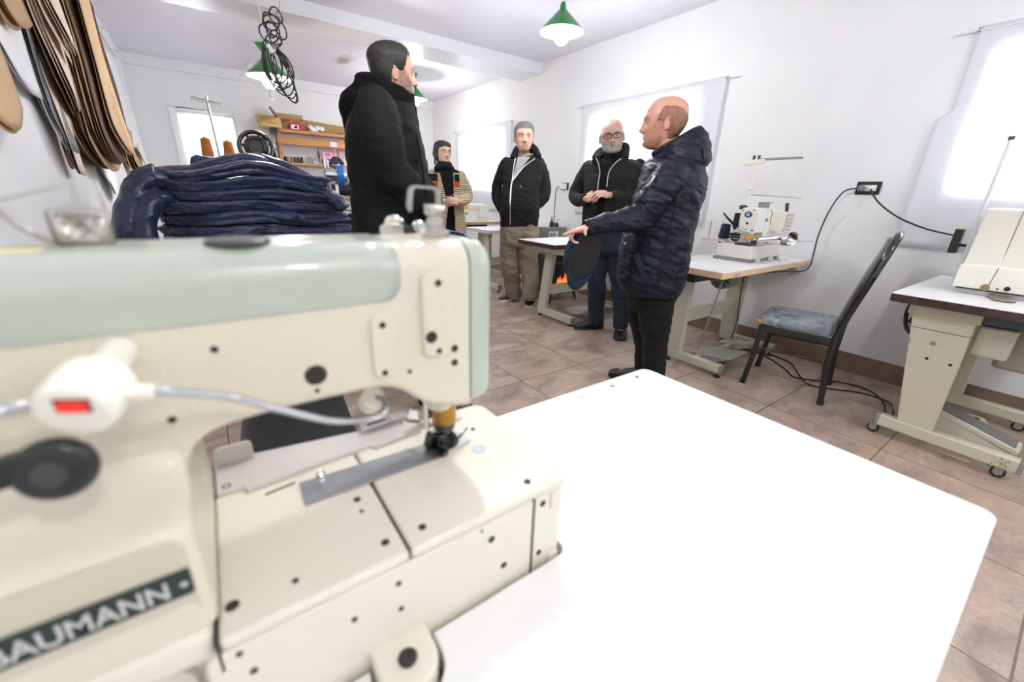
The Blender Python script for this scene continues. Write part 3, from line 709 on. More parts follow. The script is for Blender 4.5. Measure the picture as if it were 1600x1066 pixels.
def caster(t, x, y, d):
    c = empty('caster', (x,y,0)); c.parent = t; c.matrix_parent_inverse = wm(t).inverted()
    MB().cyl((x-.012,y+d,.026),(x+.012,y+d,.026),.026,n=24).build('wheel', RUB, c, .004)
    MB().cyl((x-.013,y+d,.026),(x+.013,y+d,.026),.012,n=20).build('wheel_hub', mat('pale_plastic', (.6,.6,.58), .4), c)
    b = MB(); b.bb(x-.018,x-.014,y+d-.016,y+d+.016,.02,.058).bb(x+.014,x+.018,y+d-.016,y+d+.016,.02,.058).bb(x-.018,x+.018,y-.02,y+d+.016,.056,.062)
    b.cyl((x,y,.06),(x,y,.075),.012,n=14); b.build('caster_fork', GREYM, c, .002)
    b = MB(); b.box((x+.002,y+d*2.1,.038),(.022,.022,.005),(.3,0,0)); b.build('brake_tab', GREYM, c, .001)
# ---- table with the overlock machine
ZT2 = .77
t2 = empty('sewing_table', (3.09,1.51,0), 'white sewing table with pale wood edge, carrying the overlock machine beside the vinyl chair', 'table', 'sewing tables along the window wall')
table_top(t2, 2.458, 3.715, 1.245, 1.80, ZT2, PALEDGE)
stand(t2, (2.745,3.545), 1.265, 1.725, ZT2-.04, .14, .13, yb=1.66, cross=(.30,.40))
MB().bb(2.50,3.00,1.45,1.62,ZT2-.10,ZT2-.04).build('motor_beam', BLK, t2, .003)
b = MB(); b.lathe([(.001,0),(.085,0),(.09,.01),(.09,.13),(.08,.15),(.001,.15)], (3.02,1.55,.645), (1,0,0), 32); b.build('motor', GREYM, t2, .003)
b = MB()
for k in range(14): a = 2*PI*k/14; b.box((3.017,1.55+.062*math.cos(a),.645+.062*math.sin(a)),(.006,.034,.010),(a,0,0))
b.build('motor_vents', HOLE, t2)
MB().bar((2.86,1.44,.64),(2.90,1.58,.655),.02,.014).build('motor_lever', GREYM, t2, .002)
MB().tube([(2.872,1.455,.64),(2.885,1.50,.36),(2.92,1.56,.085)],.005,8).build('pedal_rod', STEEL, t2)
MB().bb(2.76,3.53,1.50,1.53,.045,.075).build('pedal_shaft', LEGM, t2, .003)
pedal(t2, (3.00,1.435,.085), .26, .30, -.16)
pedal(t2, (3.38,1.47,.085), .11, .32, -.22)
b = MB(); b.tube(spline([(3.52,1.62,.70),(3.50,1.60,.45),(3.50,1.58,.2),(3.42,1.56,.09)],8),.006,6); b.build('drive_chain', DSTEEL, t2)
MB().bb(3.50,3.60,1.252,1.30,ZT2-.10,ZT2-.041).build('switch_box', mat('grey_switch_box', (.45,.47,.46), .45), t2, .003)
MB().bb(3.512,3.53,1.2495,1.253,ZT2-.085,ZT2-.055).build('red_button', mat('red_button', (.6,.05,.04), .4), t2)
MB().bb(3.545,3.58,1.2495,1.253,ZT2-.085,ZT2-.055).build('green_button', mat('mint_button', (.35,.65,.55), .4), t2)
b = MB()
for x, y in ((3.16,1.34),(3.40,1.33),(3.58,1.36),(2.80,1.66)): b.cyl((x,y,ZT2-.001),(x,y,ZT2+.0008),.011,n=16)
b.build('grommets', GREYM, t2)
text_mesh('JACK', .027, (2.60,1.2445,ZT2-.032), (PI/2,0,0), 'blue_label', mat('blue_print', s2l(60,140,215), .5), t2, .0004)
# ---- overlock machine on it
OVW = mat('white_machine_enamel', s2l(236,234,224), .35, coat=.3)
ov = empty('overlock_machine', (3.25,1.53,ZT2), 'white overlock machine with thread mast, steel waste chute and round blue emblem', 'sewing machine')
z = ZT2
MB().bb(3.06,3.50,1.385,1.66,z,z+.018).build('base_plate', GREYM, ov, .004)
MB().bb(3.065,3.49,1.392,1.652,z+.018,z+.112).build('lower_cover', OVW, ov, .008, 3)
b = MB()
for x in (3.13,3.33,3.47): b.cyl((x,1.372,z+.002),(x,1.372,z+.035),.018,n=18)
b.build('cushion_feet', mat('cream_rubber', (.62,.6,.55), .6), ov, .003)
b = MB(); b.prism([(1.412,.975),(1.425,.965),(1.50,.985),(1.522,1.005),(1.53,1.06),(1.527,1.125),(1.515,1.138),(1.435,1.142),(1.41,1.128),(1.402,1.10)], (3.075,0,0), (0,1,0), (0,0,1), .14)
b.build('head_cover', OVW, ov, .006, 3)
MB().bb(3.20,3.47,1.42,1.60,z+.11,1.12).build('frame', OVW, ov, .02, 3)
b = MB(); b.box((3.30,1.41,1.04),(.20,.03,.20)); b.build('side_cover', OVW, ov, .012, 3)
b = MB(); b.ell((3.074,1.472,1.093),(.0015,.027,.021)); b.build('emblem', mat('navy_emblem', s2l(28,70,140), .3), ov)
b = MB(); b.box((3.0715,1.480,1.093),(.002,.005,.026)); b.box((3.0715,1.468,1.098),(.002,.005,.02),(.7,0,0)); b.box((3.0715,1.468,1.089),(.002,.005,.02),(-.7,0,0))
b.build('emblem_letter', mat('white_print', (.85,.85,.85), .4), ov)
b = MB()
for y, zz, r in ((1.468,1.035,.009),(1.44,1.125,.005),(1.515,1.12,.004),(1.425,.99,.006),(1.49,1.0,.004),(1.47,.995,.004)): b.cyl((3.073,y,zz),(3.08,y,zz),r,n=14)
b.build('cover_screws', HOLE, ov)
b = MB(); b.tube([(3.06,1.645,1.098),(3.07,1.61,1.06),(3.09,1.565,1.02),(3.10,1.555,.985)],[.005,.008,.012,.010],8); b.box((3.10,1.555,1.05),(.05,.035,.10),(0,0,.2)); b.build('looper_lever', BLK, ov, .002)
b = MB(); b.lathe([(.001,0),(.026,0),(.028,.02),(.018,.03),(.001,.03)],(3.14,1.55,1.125),(0,0,1),20); b.build('thread_knob', DGREY, ov)
b = MB(); b.lathe([(.001,-.012),(.03,-.01),(.036,0),(.03,.01),(.001,.012)],(3.10,1.545,.935),(1,0,.2),24); b.build('knife_guard', BLK, ov)
b = MB(); b.box((3.07,1.525,.955),(.05,.075,.022),(0,0,.1)); b.box((3.085,1.50,.925),(.02,.10,.006)); b.cyl((3.11,1.455,.985),(3.11,1.455,.905),.006,n=10); b.cyl((3.10,1.43,.985),(3.10,1.435,.905),.004,n=10)
b.build('presser_foot', CHROME, ov, .003)
b = MB(); b.box((3.12,1.47,.892),(.10,.11,.014)); b.build('throat_plate', DSTEEL, ov, .003)
# waste chute, a flared steel trough
b = MB(); rings = []
for u in (0,.25,.5,.75,1):
    c = V((3.12,1.43,.918)).lerp(V((3.13,1.185,.955)), u); w = .020+.045*u; h = .014+.030*u
    rings.append([c+V((w*1.1*math.cos(a), -.1*w*math.cos(a), h*math.sin(a)*1.1)) for a in [PI*.05+PI*1.9*k/15 for k in range(16)]])
b.grid(rings, close_u=True, cap=False); c = b.build('waste_chute', mat('polished_steel', (.7,.7,.7), .12, 1.), ov); md = c.modifiers.new('s','SOLIDIFY'); md.thickness = .0015
MB().bar((3.30,1.40,.925),(3.33,1.13,.935),.03,.004).build('chute_bracket', STEEL, ov)
MB().bb(3.0755,3.077,1.405,1.455,.93,.952).box((3.16,1.4,.93),(.08,.003,.03)).build('yellow_label', mat('yellow_label', s2l(214,160,40), .5), ov)
for k in range(5):
    zz = 1.105-k*.024
    b = MB(); b.lathe([(.001,0),(.008,0),(.010,.004),(.006,.012),(.012,.016),(.013,.032),(.009,.04),(.001,.041)], (3.30,1.285-.0*k+.03,zz), (0,-1,.0), 16)
    b.build('tension_dial', mat('cream_dial', s2l(214,208,190), .4), ov)
MB().bb(3.27,3.315,1.315,1.40,.985,1.12).build('tension_bracket', OVW, ov, .006)
b = MB(); b.prism([(0,0),(.02,0),(.012,.06),(-.01,.055)], (3.30,1.335,1.12), (0,-1,0), (0,0,1), .004); b.build('lever_tab', DGREY, ov)
b = MB(); b.bb(3.19,3.195,1.40,1.475,1.142,1.178).bb(3.19,3.24,1.40,1.475,1.175,1.179); b.build('top_thread_plate', GREYM, ov, .001)
b = MB(); b.tube(spline([(3.20,1.39,1.13),(3.19,1.37,1.11),(3.20,1.375,1.06),(3.19,1.36,1.03)],6),.0022,6); b.build('thread_wire', DSTEEL, ov)
for zz, y in ((1.06,1.40),(1.03,1.425)): b = MB(); b.ell((3.196,y,zz),(.004,.012,.012)); b.build('round_sticker', mat('blue_sticker', s2l(90,150,210), .4), ov)
MB().cyl((3.26,1.585,z+.0),(3.26,1.585,1.452),.0085,n=14).build('thread_mast', OVW, ov)
b = MB(); b.box((3.26,1.60,1.447),(.03,.15,.03)); b.box((3.26,1.64,1.425),(.03,.05,.008)); b.build('mast_head', OVW, ov, .003)
for dy in (-.012,.022): b = MB(); b.cyl((3.26,1.585+dy,1.46),(3.26,1.585+dy,1.49),.010,n=12); b.build('mast_clip', DSTEEL, ov)
MB().box((3.26,1.43,1.462),(.008,.28,.016)).build('mast_arm', GREYM, ov, .002)
b = MB(); b.bar((3.26,1.60,1.266),(3.26,1.50,1.25),.01,.012); b.ell((3.26,1.585,1.266),(.02,.02,.012)); b.build('mid_arm', OVW, ov)
MB().tube([(3.26,1.605,1.228),(3.26,1.44,1.222),(3.26,1.235,1.209)],.004,8).build('thread_rail', STEEL, ov)
b = MB()
for y0, y1 in ((1.58,1.605),(1.47,1.45),(1.38,1.37),(1.34,1.29)): b.tube([(3.26,y0-.02,1.45),(3.26,y0+.03 if y0>1.5 else y1,1.15)],.0007,4)
b.build('threads', mat('white_thread', (.8,.8,.82), .6), ov)
# spool holder with navy cone
b = MB(); b.box((3.24,1.76,.896),(.16,.15,.012)); b.cyl((3.18,1.79,.90),(3.18,1.79,.93),.014,.009,n=14); b.build('spool_tray', mat('pinkish_white_plastic', (.78,.72,.72), .45), ov, .003)
b = MB(); b.bar((3.26,1.70,.885),(3.26,1.585,.885),.02,.012); b.build('tray_arm', OVW, ov, .002)
b = MB(); b.tube([(3.20,1.70,.88),(3.18,1.71,.83)],[.012,.006],8); b.build('tray_clamp', BLK, ov)
b = MB()
for x, y in ((3.18,1.79),(3.24,1.73),(3.22,1.63)): b.cyl((x,y,.90),(x,y,1.03),.0035,n=8)
b.build('spool_pin', STEEL, ov)
def cone(name, label, cat, x, y, z, r0, r1, h, m, group=None, core=True):
    c = MB(); n = 26
    c.lathe([(.001,.004),(r0*.97,.004),(r0,.010)]+[(r0+(r1-r0)*(k/n)+.0007*(k % 2), .010+(h-.02)*k/n) for k in range(n+1)]+[(r1*.7,h-.006),(r1*.55,h-.004),(.001,h-.004)], (x,y,z), n=28)
    o = c.build(name, m, None); tag(o, label, cat, group)
    if core: MB().lathe([(.001,0),(r0*.9,0),(r0*.9,.004),(r1*.45,.02),(r1*.45,h+.004),(r1*.3,h+.005),(.001,h+.004)], (x,y,z), n=20).build('cone_core', mat('grey_card_core', (.45,.45,.45), .6), o)
    return o
cone('thread_cone', 'navy blue thread cone on the tray of the overlock machine', 'thread cone', 3.24, 1.70, .903, .042, .032, .115, mat('navy_thread', s2l(22,38,74), .75, bump=.2, bscale=400), core=False)

# ---- table with the boxy machine, on casters
ZT3 = .78
t3 = empty('sewing_table', (3.17,.19,0), 'white sewing table with chipped dark edge on casters, under the large boxy machine', 'table', 'sewing tables along the window wall')
table_top(t3, 2.668, 3.715, -.16, .517, ZT3, DKEDGE)
stand(t3, (2.80,3.53), -.10, .425, ZT3-.04, .225, .135, lean=.052, yb=.275, casters=.03, fz=.055, foot_h=.062, cross=(.16,.30), crossy=.28, leg_m=mat('cream_grey_enamel', s2l(205,202,180), .4, bump=.03, bscale=120))
b = MB()
for y, zz in ((.436,.60),(.344,.605)): b.lathe([(.001,-.004),(.012,-.004),(.010,0),(.001,0)],(2.776,y-.02,zz-.05),(1,0,0),6)
b.build('leg_bolt', GREYM, t3)
b = MB()
for y, zz in ((.325,.475),(.24,.47)): b.lathe([(.0005,-.0008),(.007,-.0008),(.007,.001)],(2.777,y,zz),(1,0,0),14)
b.build('leg_hole', HOLE, t3)
MB().bb(2.7765,2.777,.20,.43,.6155,.618).build('leg_joint', SEAM, t3)
MB().bb(2.79,3.3,-.14,.21,ZT3-.095,ZT3-.04).build('under_tray', mat('slate_grey_paint', s2l(66,74,80), .45), t3, .004)
MB().bb(2.86,2.94,.085,.21,.52,.665).build('motor_cover', LEGM, t3, .012, 3)
MB().bb(2.95,3.30,-.06,.13,.46,.69).build('motor', mat('taupe_motor', s2l(150,146,130), .45), t3, .02, 3)
pd = MB(); pd.box((3.03,.09,.125),(.13,.34,.03),(.28,0,0)); pd.build('pedal', PEDM if False else mat('cream_pedal', s2l(206,204,186), .45), t3, .006)
pd = MB(); pd.box((3.03,.085,.142),(.115,.30,.006),(.28,0,0)); pd.build('pedal_mat', mat('grey_ribbed_mat', s2l(118,116,114), .6, bump=.2, bscale=180), t3, .002)
pd = MB(); pd.prism([(.24,.06),(-.08,.025),(-.085,.05),(.245,.165)], (2.968,0,0), (0,1,0), (0,0,1), .004); pd.build('pedal_side', mat('cream_pedal', (0,0,0)), t3)
MB().bb(3.0,3.06,.02,.09,.03,.085).build('pedal_pivot', GREYM, t3, .004)
pd = MB(); pd.box((3.22,.10,.09),(.16,.09,.01),(.1,0,.3)); pd.build('pedal_bracket', mat('cream_pedal', (0,0,0)), t3, .002)
MB().box((3.24,.10,.0965),(.05,.016,.003),(.1,0,.3)).build('bracket_slot', HOLE, t3)
MB().tube(spline([(2.84,.46,.73),(2.84,.465,.66),(2.845,.44,.58),(2.85,.36,.53)],8),.009,10).build('power_cable', RUB, t3)
MB().bar((2.83,.40,.735),(2.83,.44,.62),.012,.022).build('cable_guide', RUB, t3)
MB().tube([(2.768,.05,.055),(2.768,.05,.035),(2.768,.16,.035),(2.768,.16,.055)],.003,6).build('wire_hook', mat('brass_wire', s2l(180,160,100), .4, .8), t3)
MB().tube([(2.80,.355,.16),(2.80,.375,.165),(2.80,.385,.235),(2.80,.365,.245)],.0035,6).build('cable_hook', GREYM, t3)
b = MB()
for k in range(26): b.box((2.7725,-.06+.05*random.random(),.065+.045*random.random()),(.0008,.003+.004*random.random(),.002+.003*random.random()),(random.random()*3,0,0))
b.build('scuff_mark', mat('brown_scuff', s2l(140,130,100), .7), t3)
# the boxy machine
BXW = mat('ivory_machine_enamel', s2l(236,234,222), .33, coat=.3)
bm_ = empty('sewing_machine', (3.28,.13,ZT3), 'large boxy ivory industrial machine with dark bolts, standing beneath the bright window', 'sewing machine')
MB().bb(3.02,3.60,-.14,.345,ZT3,ZT3+.028).build('base_plate', mat('light_grey_plate', (.5,.52,.54), .35, .4), bm_, .002)
b = MB(); rings = []
for zz, dx, dy in ((ZT3+.028,0,0),(ZT3+.10,0,0),(.918,.004,.002),(.922,.012,.010),(1.165,.016,.016),(1.177,.012,.012),(1.186,.020,.020)):
    x0, x1, y0, y1 = 3.005+dx, 3.58, -.13, .368-dy
    rings.append([(x0,y0,zz),(x1,y0,zz),(x1,y1,zz),(x0,y1,zz)])
b.grid(rings); b.build('machine_cover', BXW, bm_, .006, 3)
b = MB(); b.tube([(3.018,.237,1.186),(3.0185,.238,.923)],.0012,4); b.tube([(3.006,.238,.92),(3.003,.248,.815)],.0012,4); b.build('cover_seam', SEAM, bm_)
MB().bb(3.002,3.006,-.125,.352,ZT3+.024,ZT3+.030).build('shadow_gap', HOLE, bm_)
b = MB(); b.lathe([(.001,0),(.016,0),(.016,.005),(.006,.006),(.001,.006)],(3.005,.255,.822),(-1,0,0),16); b.build('clasp', mat('aged_brass', s2l(150,130,90), .45, .7), bm_)
b = MB()
for y, zz, r in ((.185,.828,.011),(.12,.845,.004),(.215,.823,.004)): b.lathe([(.001,0),(r,0),(r*.9,.003),(.001,.003)],(3.004,y,zz),(-1,0,0),16)
b.build('cover_bolt', HOLE, bm_)
MB().cyl((3.40,.412,ZT3),(3.40,.412,1.515),.009,n=14).build('thread_mast', mat('pale_grey_rod', (.70,.72,.76), .35), bm_)
MB().cyl((3.40,.412,1.515),(3.40,.412,1.532),.013,n=14).build('mast_cap', BLK, bm_)
MB().torus((3.395,.425,1.50),(1,0,0),.012,.002).build('mast_ring', CHROME, bm_)
b = MB(); b.box((3.42,.468,1.005),(.06,.035,.13)); b.build('tension_box', BLK, bm_, .004)
MB().box((3.42,.468,1.073),(.05,.03,.006)).build('yellow_cap', mat('yellow_plastic', s2l(230,205,60), .4), bm_)
MB().bar((3.42,.46,.985),(3.40,.412,.985),.014,.014).build('box_bracket', BLK, bm_)
ph = empty('phone', (2.97,.19,ZT3+.004), 'grey-bronze smartphone lying face down on the white table before the boxy machine', 'phone')
b = MB(); b.prism([(3.062,.262),(3.14,.196),(2.872,.120),(2.85,.178)][::-1] if False else rrect(-.036,.036,-.074,.074,.010), (0,0,0), (1,0,0), (0,1,0), .009)
o = b.build('phone_body', mat('bronze_phone_back', s2l(150,138,126), .3, .4), ph, .002); o.matrix_parent_inverse = Matrix.Identity(4); o.rotation_euler = (0,0,-.95)
b = MB(); b.prism(rrect(-.028,-.010,.048,.068,.006), (0,0,.0085), (1,0,0), (0,1,0), .0015); b.cyl((.010,.060,.0085),(.010,.060,.0098),.003,n=10)
o = b.build('camera_lens', BLK, ph); o.matrix_parent_inverse = Matrix.Identity(4); o.rotation_euler = (0,0,-.95)
ph.rotation_euler = (0,0,-.35)

# ---- table with dark edge near the small stove
ZT4 = .77
t4 = empty('sewing_table', (3.05,3.0,0), 'bare white sewing table with chipped dark edge, in front of the black stove', 'table', 'sewing tables along the window wall')
table_top(t4, 2.415, 3.70, 2.735, 3.275, ZT4, DKEDGE)
stand(t4, (2.66,3.46), 2.68, 3.20, ZT4-.04, .12, .11, yb=3.14, lean=-.09, cross=(.24,.34), crossy=3.05, foot_h=.07, fz=.02)
MB().bb(2.56,3.55,2.79,3.20,ZT4-.105,ZT4-.04).build('apron', mat('white_apron', (.72,.73,.73), .4), t4, .004)
MB().bb(2.60,2.80,2.775,2.79,ZT4-.07,ZT4-.045).build('drawer_handle', FRAMEW, t4, .004)
pedal(t4, (2.98,2.86,.10), .26, .34, -.18)
b = MB()
for k in range(9): b.prism([(0,0),(.014,0),(.007,.09)], (2.868+k*.026,2.73,.139), (1,0,0), (0,1,-.18), .005)
b.build('pedal_rib', mat('pale_rib', s2l(206,204,190), .5), t4)
pedal(t4, (3.28,2.92,.08), .12, .32, -.12)
MB().tube([(2.98,2.99,.09),(2.985,2.99,.36),(2.99,3.0,.67)],.004,8).build('pedal_rod', STEEL, t4)
# ---- table behind the man in the hoodie, and the farther one with a white machine
t5 = empty('sewing_table', (3.2,4.5,0), 'plain white sewing table standing behind the man in the hoodie', 'table', 'sewing tables along the window wall')
table_top(t5, 2.66, 3.70, 4.18, 4.75, .765, mat('pale_lilac_edge', s2l(206,202,214), .5))
stand(t5, (2.84,3.55), 4.20, 4.72, .725, .12, .11, yb=4.5)
t6 = empty('sewing_table', (3.2,5.45,0), 'farther sewing table with light wood edge under the white machine with a yellow sticker', 'table', 'sewing tables along the window wall')
table_top(t6, 2.55, 3.45, 5.1, 5.65, .80, mat('light_wood_edge', s2l(196,166,124), .55, var=.1, vscale=20))
stand(t6, (2.70,3.30), 5.13, 5.62, .76, .12, .11, yb=5.42)
MB().bb(2.66,3.2,5.085,5.10,.69,.76).build('black_tray', BLK, t6, .003)
w6 = empty('sewing_machine', (3.0,5.38,.80), 'small white sewing machine with yellow sticker behind the woman', 'sewing machine')
MB().bb(2.85,3.35,5.29,5.47,.80,.835).build('bed', OVW, w6, .006)
MB().bb(2.86,3.05,5.30,5.46,.83,1.03).build('head', OVW, w6, .03, 4)
MB().bb(3.02,3.34,5.31,5.45,.94,1.03).build('arm', OVW, w6, .03, 4)
MB().bb(3.22,3.36,5.30,5.46,.83,1.0).build('column', OVW, w6, .02, 3)
b = MB(); b.lathe([(.001,0),(.05,0),(.055,.008),(.05,.03),(.001,.03)],(3.36,5.38,.955),(1,0,0),28); b.build('handwheel', OVW, w6)
MB().bb(2.955,3.01,5.294,5.30,.955,1.0).bb(2.8565,2.86,5.36,5.42,.95,.99).build('yellow_sticker', mat('orange_yellow_label', s2l(230,180,60), .5), w6)
b = MB(); b.lathe([(.001,0),(.022,0),(.018,.012),(.001,.014)],(2.985,5.30,.90),(0,-1,0),20); b.build('dial', GREYM, w6)
# control box with bottle, machine part on the end of the plain table
cb = empty('control_box', (3.52,4.12,.0), 'grey control box with red and green buttons, on posts by the wall', 'control box')
MB().bb(3.36,3.70,3.98,4.14,.62,.80).build('box_body', mat('grey_box_enamel', s2l(120,122,118), .45), cb, .006)
MB().bb(3.40,3.56,3.974,3.981,.68,.755).build('switch_panel', mat('pale_panel', s2l(200,205,195), .5), cb, .002)
MB().bb(3.43,3.46,3.97,3.975,.70,.735).build('red_button', mat('red_button', (.6,.05,.04), .4), cb)
MB().bb(3.48,3.51,3.97,3.975,.70,.735).build('green_button', mat('green_button', (.05,.4,.12), .4), cb)
text_mesh('SIMICOR' if False else '', .02, (0,0,0), (0,0,0), 'lettering', BLK, cb) if False else None
for y in (4.0,4.12): MB().bb(3.66,3.70,y-.02,y+.02,0,.62).build('box_post', LEGM, cb, .003)
gb = empty('glue_bottle', (3.50,4.05,.80), 'small dark bottle with a red pointed cap on the grey control box', 'bottle')
MB().lathe([(.001,0),(.024,0),(.026,.01),(.026,.06),(.014,.075),(.012,.085),(.001,.085)],(3.50,4.05,.80),n=20).build('bottle_body', mat('dark_bottle', (.03,.03,.035), .3), gb)
MB().lathe([(.012,.08),(.013,.095),(.008,.105),(.003,.145),(.001,.146)],(3.50,4.05,.80),n=16).build('bottle_cap', mat('red_cap', (.65,.05,.05), .4), gb)
sg = empty('oil_can', (3.60,4.07,.80), 'black squat oil can with metal spout beside the red-capped bottle', 'oil can')
MB().lathe([(.001,0),(.03,0),(.032,.03),(.02,.05),(.001,.052)],(3.60,4.07,.80),n=20).build('can_body', BLK, sg)
MB().tube([(3.60,4.07,.85),(3.605,4.06,.885),(3.63,4.05,.90)],[.006,.004,.003],8).build('spout', GREYM, sg)
# ---- electric stove with glowing flames
st = empty('electric_stove', (3.3,3.62,0), 'black electric stove with orange flames glowing under the bare dark-edged table', 'heater')
SX0, SX1, SY0, SY1 = 3.06, 3.46, 3.50, 3.78
b = MB(); b.bb(SX0,SX1,SY0,SY1,.09,.52); b.build('stove_body', BLK, st, .01)
MB().bb(SX0-.02,SX1+.02,SY0-.03,SY1+.02,.52,.55).build('stove_top', BLK, st, .008)
MB().bb(SX0+.04,SX1-.04,SY0-.006,SY0,.16,.47).build('door_frame', DGREY, st, .003)
MB().bb(SX0+.065,SX1-.065,SY0-.008,SY0-.004,.19,.44).build('door_glass', mat('black_glass', (.01,.01,.012), .08), st)
b = MB(); random.seed(3)
for k in range(9):
    x = SX0+.10+.022*k; h = .05+.07*random.random()
    b.prism([(-.012,0),(.012,0),(.009,h*.45),(.002+.006*random.uniform(-1,1),h),(-.008,h*.5)],(x,SY0-.0081,.22),(1,0,0),(0,0,1),.0012)
b.build('flames', emit('orange_flame', (1,.16,.03), 1.6), st)
b = MB()
for k in range(5): b.tube([(SX0+.08+.05*k,SY0-.02,.20),(SX0+.12+.05*k,SY0-.02,.215)],.009,8)
b.build('logs', mat('ember_logs', (.10,.03,.015), .8), st)
for x, y in ((SX0+.02,SY0+.02),(SX1-.02,SY0+.02),(SX0+.02,SY1-.02),(SX1-.02,SY1-.02)):
    MB().tube([(x,y,.10),(x+(.03 if x>3.2 else -.03),y+(.02 if y>3.6 else -.03),.012)],[.018,.012],10).lathe([(.001,0),(.02,0),(.016,.014),(.001,.014)],(x+(.03 if x>3.2 else -.03),y+(.02 if y>3.6 else -.03),0),n=14).build('leg', BLK, st)

# ---- vinyl chair (local: faces +y)
VINYL = bpy.data.materials.new('blue_grey_marbled_vinyl'); VINYL.use_nodes = True
nt = VINYL.node_tree; N = nt.nodes.new; L = nt.links.new; bs = nt.nodes['Principled BSDF']
tc = N('ShaderNodeTexCoord'); n1 = N('ShaderNodeTexNoise'); n1.inputs['Scale'].default_value = 9; n1.inputs['Detail'].default_value = 8; n1.inputs['Distortion'].default_value = 2
r = N('ShaderNodeValToRGB'); e = r.color_ramp.elements
e[0].position = .3; e[0].color = (*s2l(84,98,106),1); e[1].position = .7; e[1].color = (*s2l(158,168,176),1); x = e.new(.5); x.color = (*s2l(122,134,142),1)
L(tc.outputs['Object'], n1.inputs['Vector']); L(n1.outputs['Fac'], r.inputs['Fac']); L(r.outputs['Color'], bs.inputs['Base Color']); bs.inputs['Roughness'].default_value = .22
def dining_chair(loc, rz, label, vinyl, worn=True, back_h=1.03, wide=1.):
    c = empty('dining_chair', (0,0,0), label, 'chair')
    W, D = .205, .20
    for sx in (-1,1):
        MB().tube([(sx*W,D-.02,.42),(sx*W,D-.005,.2),(sx*W,D+.015,.015)],.0165,14).build('leg', BLK, c)
        MB().cyl((sx*W,D+.0155,0),(sx*W,D+.0145,.03),.0185,n=14).build('leg_tip', RUB, c)
        MB().tube([(sx*W,-D-.005,.44),(sx*W,-D-.003,.25),(sx*W,-D-.025,.015)],[.022,.020,.017],14).build('leg', BLK, c)
        MB().cyl((sx*W,-D-.0255,0),(sx*W,-D-.0245,.03),.019,n=14).build('leg_tip', RUB, c)
        MB().tube([(sx*W,D-.01,.27),(sx*W,-D,.27)],.007,10).build('stretcher', BLK, c)
        MB().tube([(sx*W,D-.012,.31),(sx*(W-.06),D-.02,.385)],.006,8).build('brace', BLK, c)
    b = MB()
    b.bb(-W-.012,-W+.012,-D,D,.385,.425).bb(W-.012,W+.012,-D,D,.385,.425).bb(-W,W,D-.03,D-.006,.385,.425).bb(-W,W,-D,-D+.02,.385,.425)
    b.build('seat_frame', BLK, c, .003)
    b = MB(); rings = []
    for z, s in ((.425,.96),(.432,1.0),(.452,1.025),(.470,1.01),(.480,.97),(.486,.88),(.489,.6)):
        rings.append([(x*s, y*s+.005, z) for x, y in rrect(-.215,.215,-.185,.215,(.03,.03,.06,.06),6)])
    b.grid(rings); b.build('seat', vinyl, c, sub=1)
    if worn:
        b = MB(); b.ell((-.19,.205,.446),(.026,.022,.014)); b.build('torn_corner', mat('ochre_foam', s2l(206,150,60), .9, bump=.6, bscale=90, var=.3, vscale=60), c)
        b = MB(); b.prism([(0,0),(.03,.01),(.055,.035),(.05,.05),(.02,.035),(.002,.02)],(.02,.14,.4862),(1,0,0),(0,1,-.06),.0012); b.build('seat_patch', mat('white_lining', s2l(226,222,214), .8), c)
    pts = spline([(-W,-D,.40),(-W,-D-.02,.55),(-W,-D-.075,.80),(-W+.02,-D-.105,.93),(-W+.09,-D-.125,back_h-.012),(0,-D-.13,back_h),(W-.09,-D-.125,back_h-.012),(W-.02,-D-.105,.93),(W,-D-.075,.80),(W,-D-.02,.55),(W,-D,.40)],7)
    MB().tube(pts,.020,14).build('back_frame', mat('black_gloss_enamel', (.012,.012,.014), .15, coat=.5), c)
    b = MB(); rows = []
    ins = spline([(0,-D-.012,.50),(0,-D-.03,.60),(0,-D-.072,.80),(0,-D-.105,.93),(0,-D-.122,back_h-.02)],5)
    for sgn, off in ((1,.022),):
        for p in ins:
            w = W-.012 if p.z < .9 else (W-.012)*math.sqrt(max(0.02, 1-((p.z-.9)/(back_h-.885))**2))
            rows.append([(w*math.cos(a), p.y+.012+(.026*math.sin(a) if math.sin(a) > 0 else .012*math.sin(a)), p.z) for a in [2*PI*k/28 for k in range(28)]])
    b.grid(rows); b.build('backrest', mat('black_vinyl', (.02,.021,.024), .25), c)
    c.location = loc; c.rotation_euler = (0,0,rz); c.scale = (wide,1,1)
    return c
dining_chair((3.062,.978,0), .215, 'black tube chair with torn blue-grey marbled vinyl seat, by the wall socket', VINYL)
BVIN = mat('black_vinyl_seat', (.022,.023,.025), .35, bump=.05, bscale=150)
dining_chair((.118,1.30,0), PI-.10, 'black chair seen through the arch of the cream sewing machine', BVIN, worn=False, back_h=.98, wide=.72)
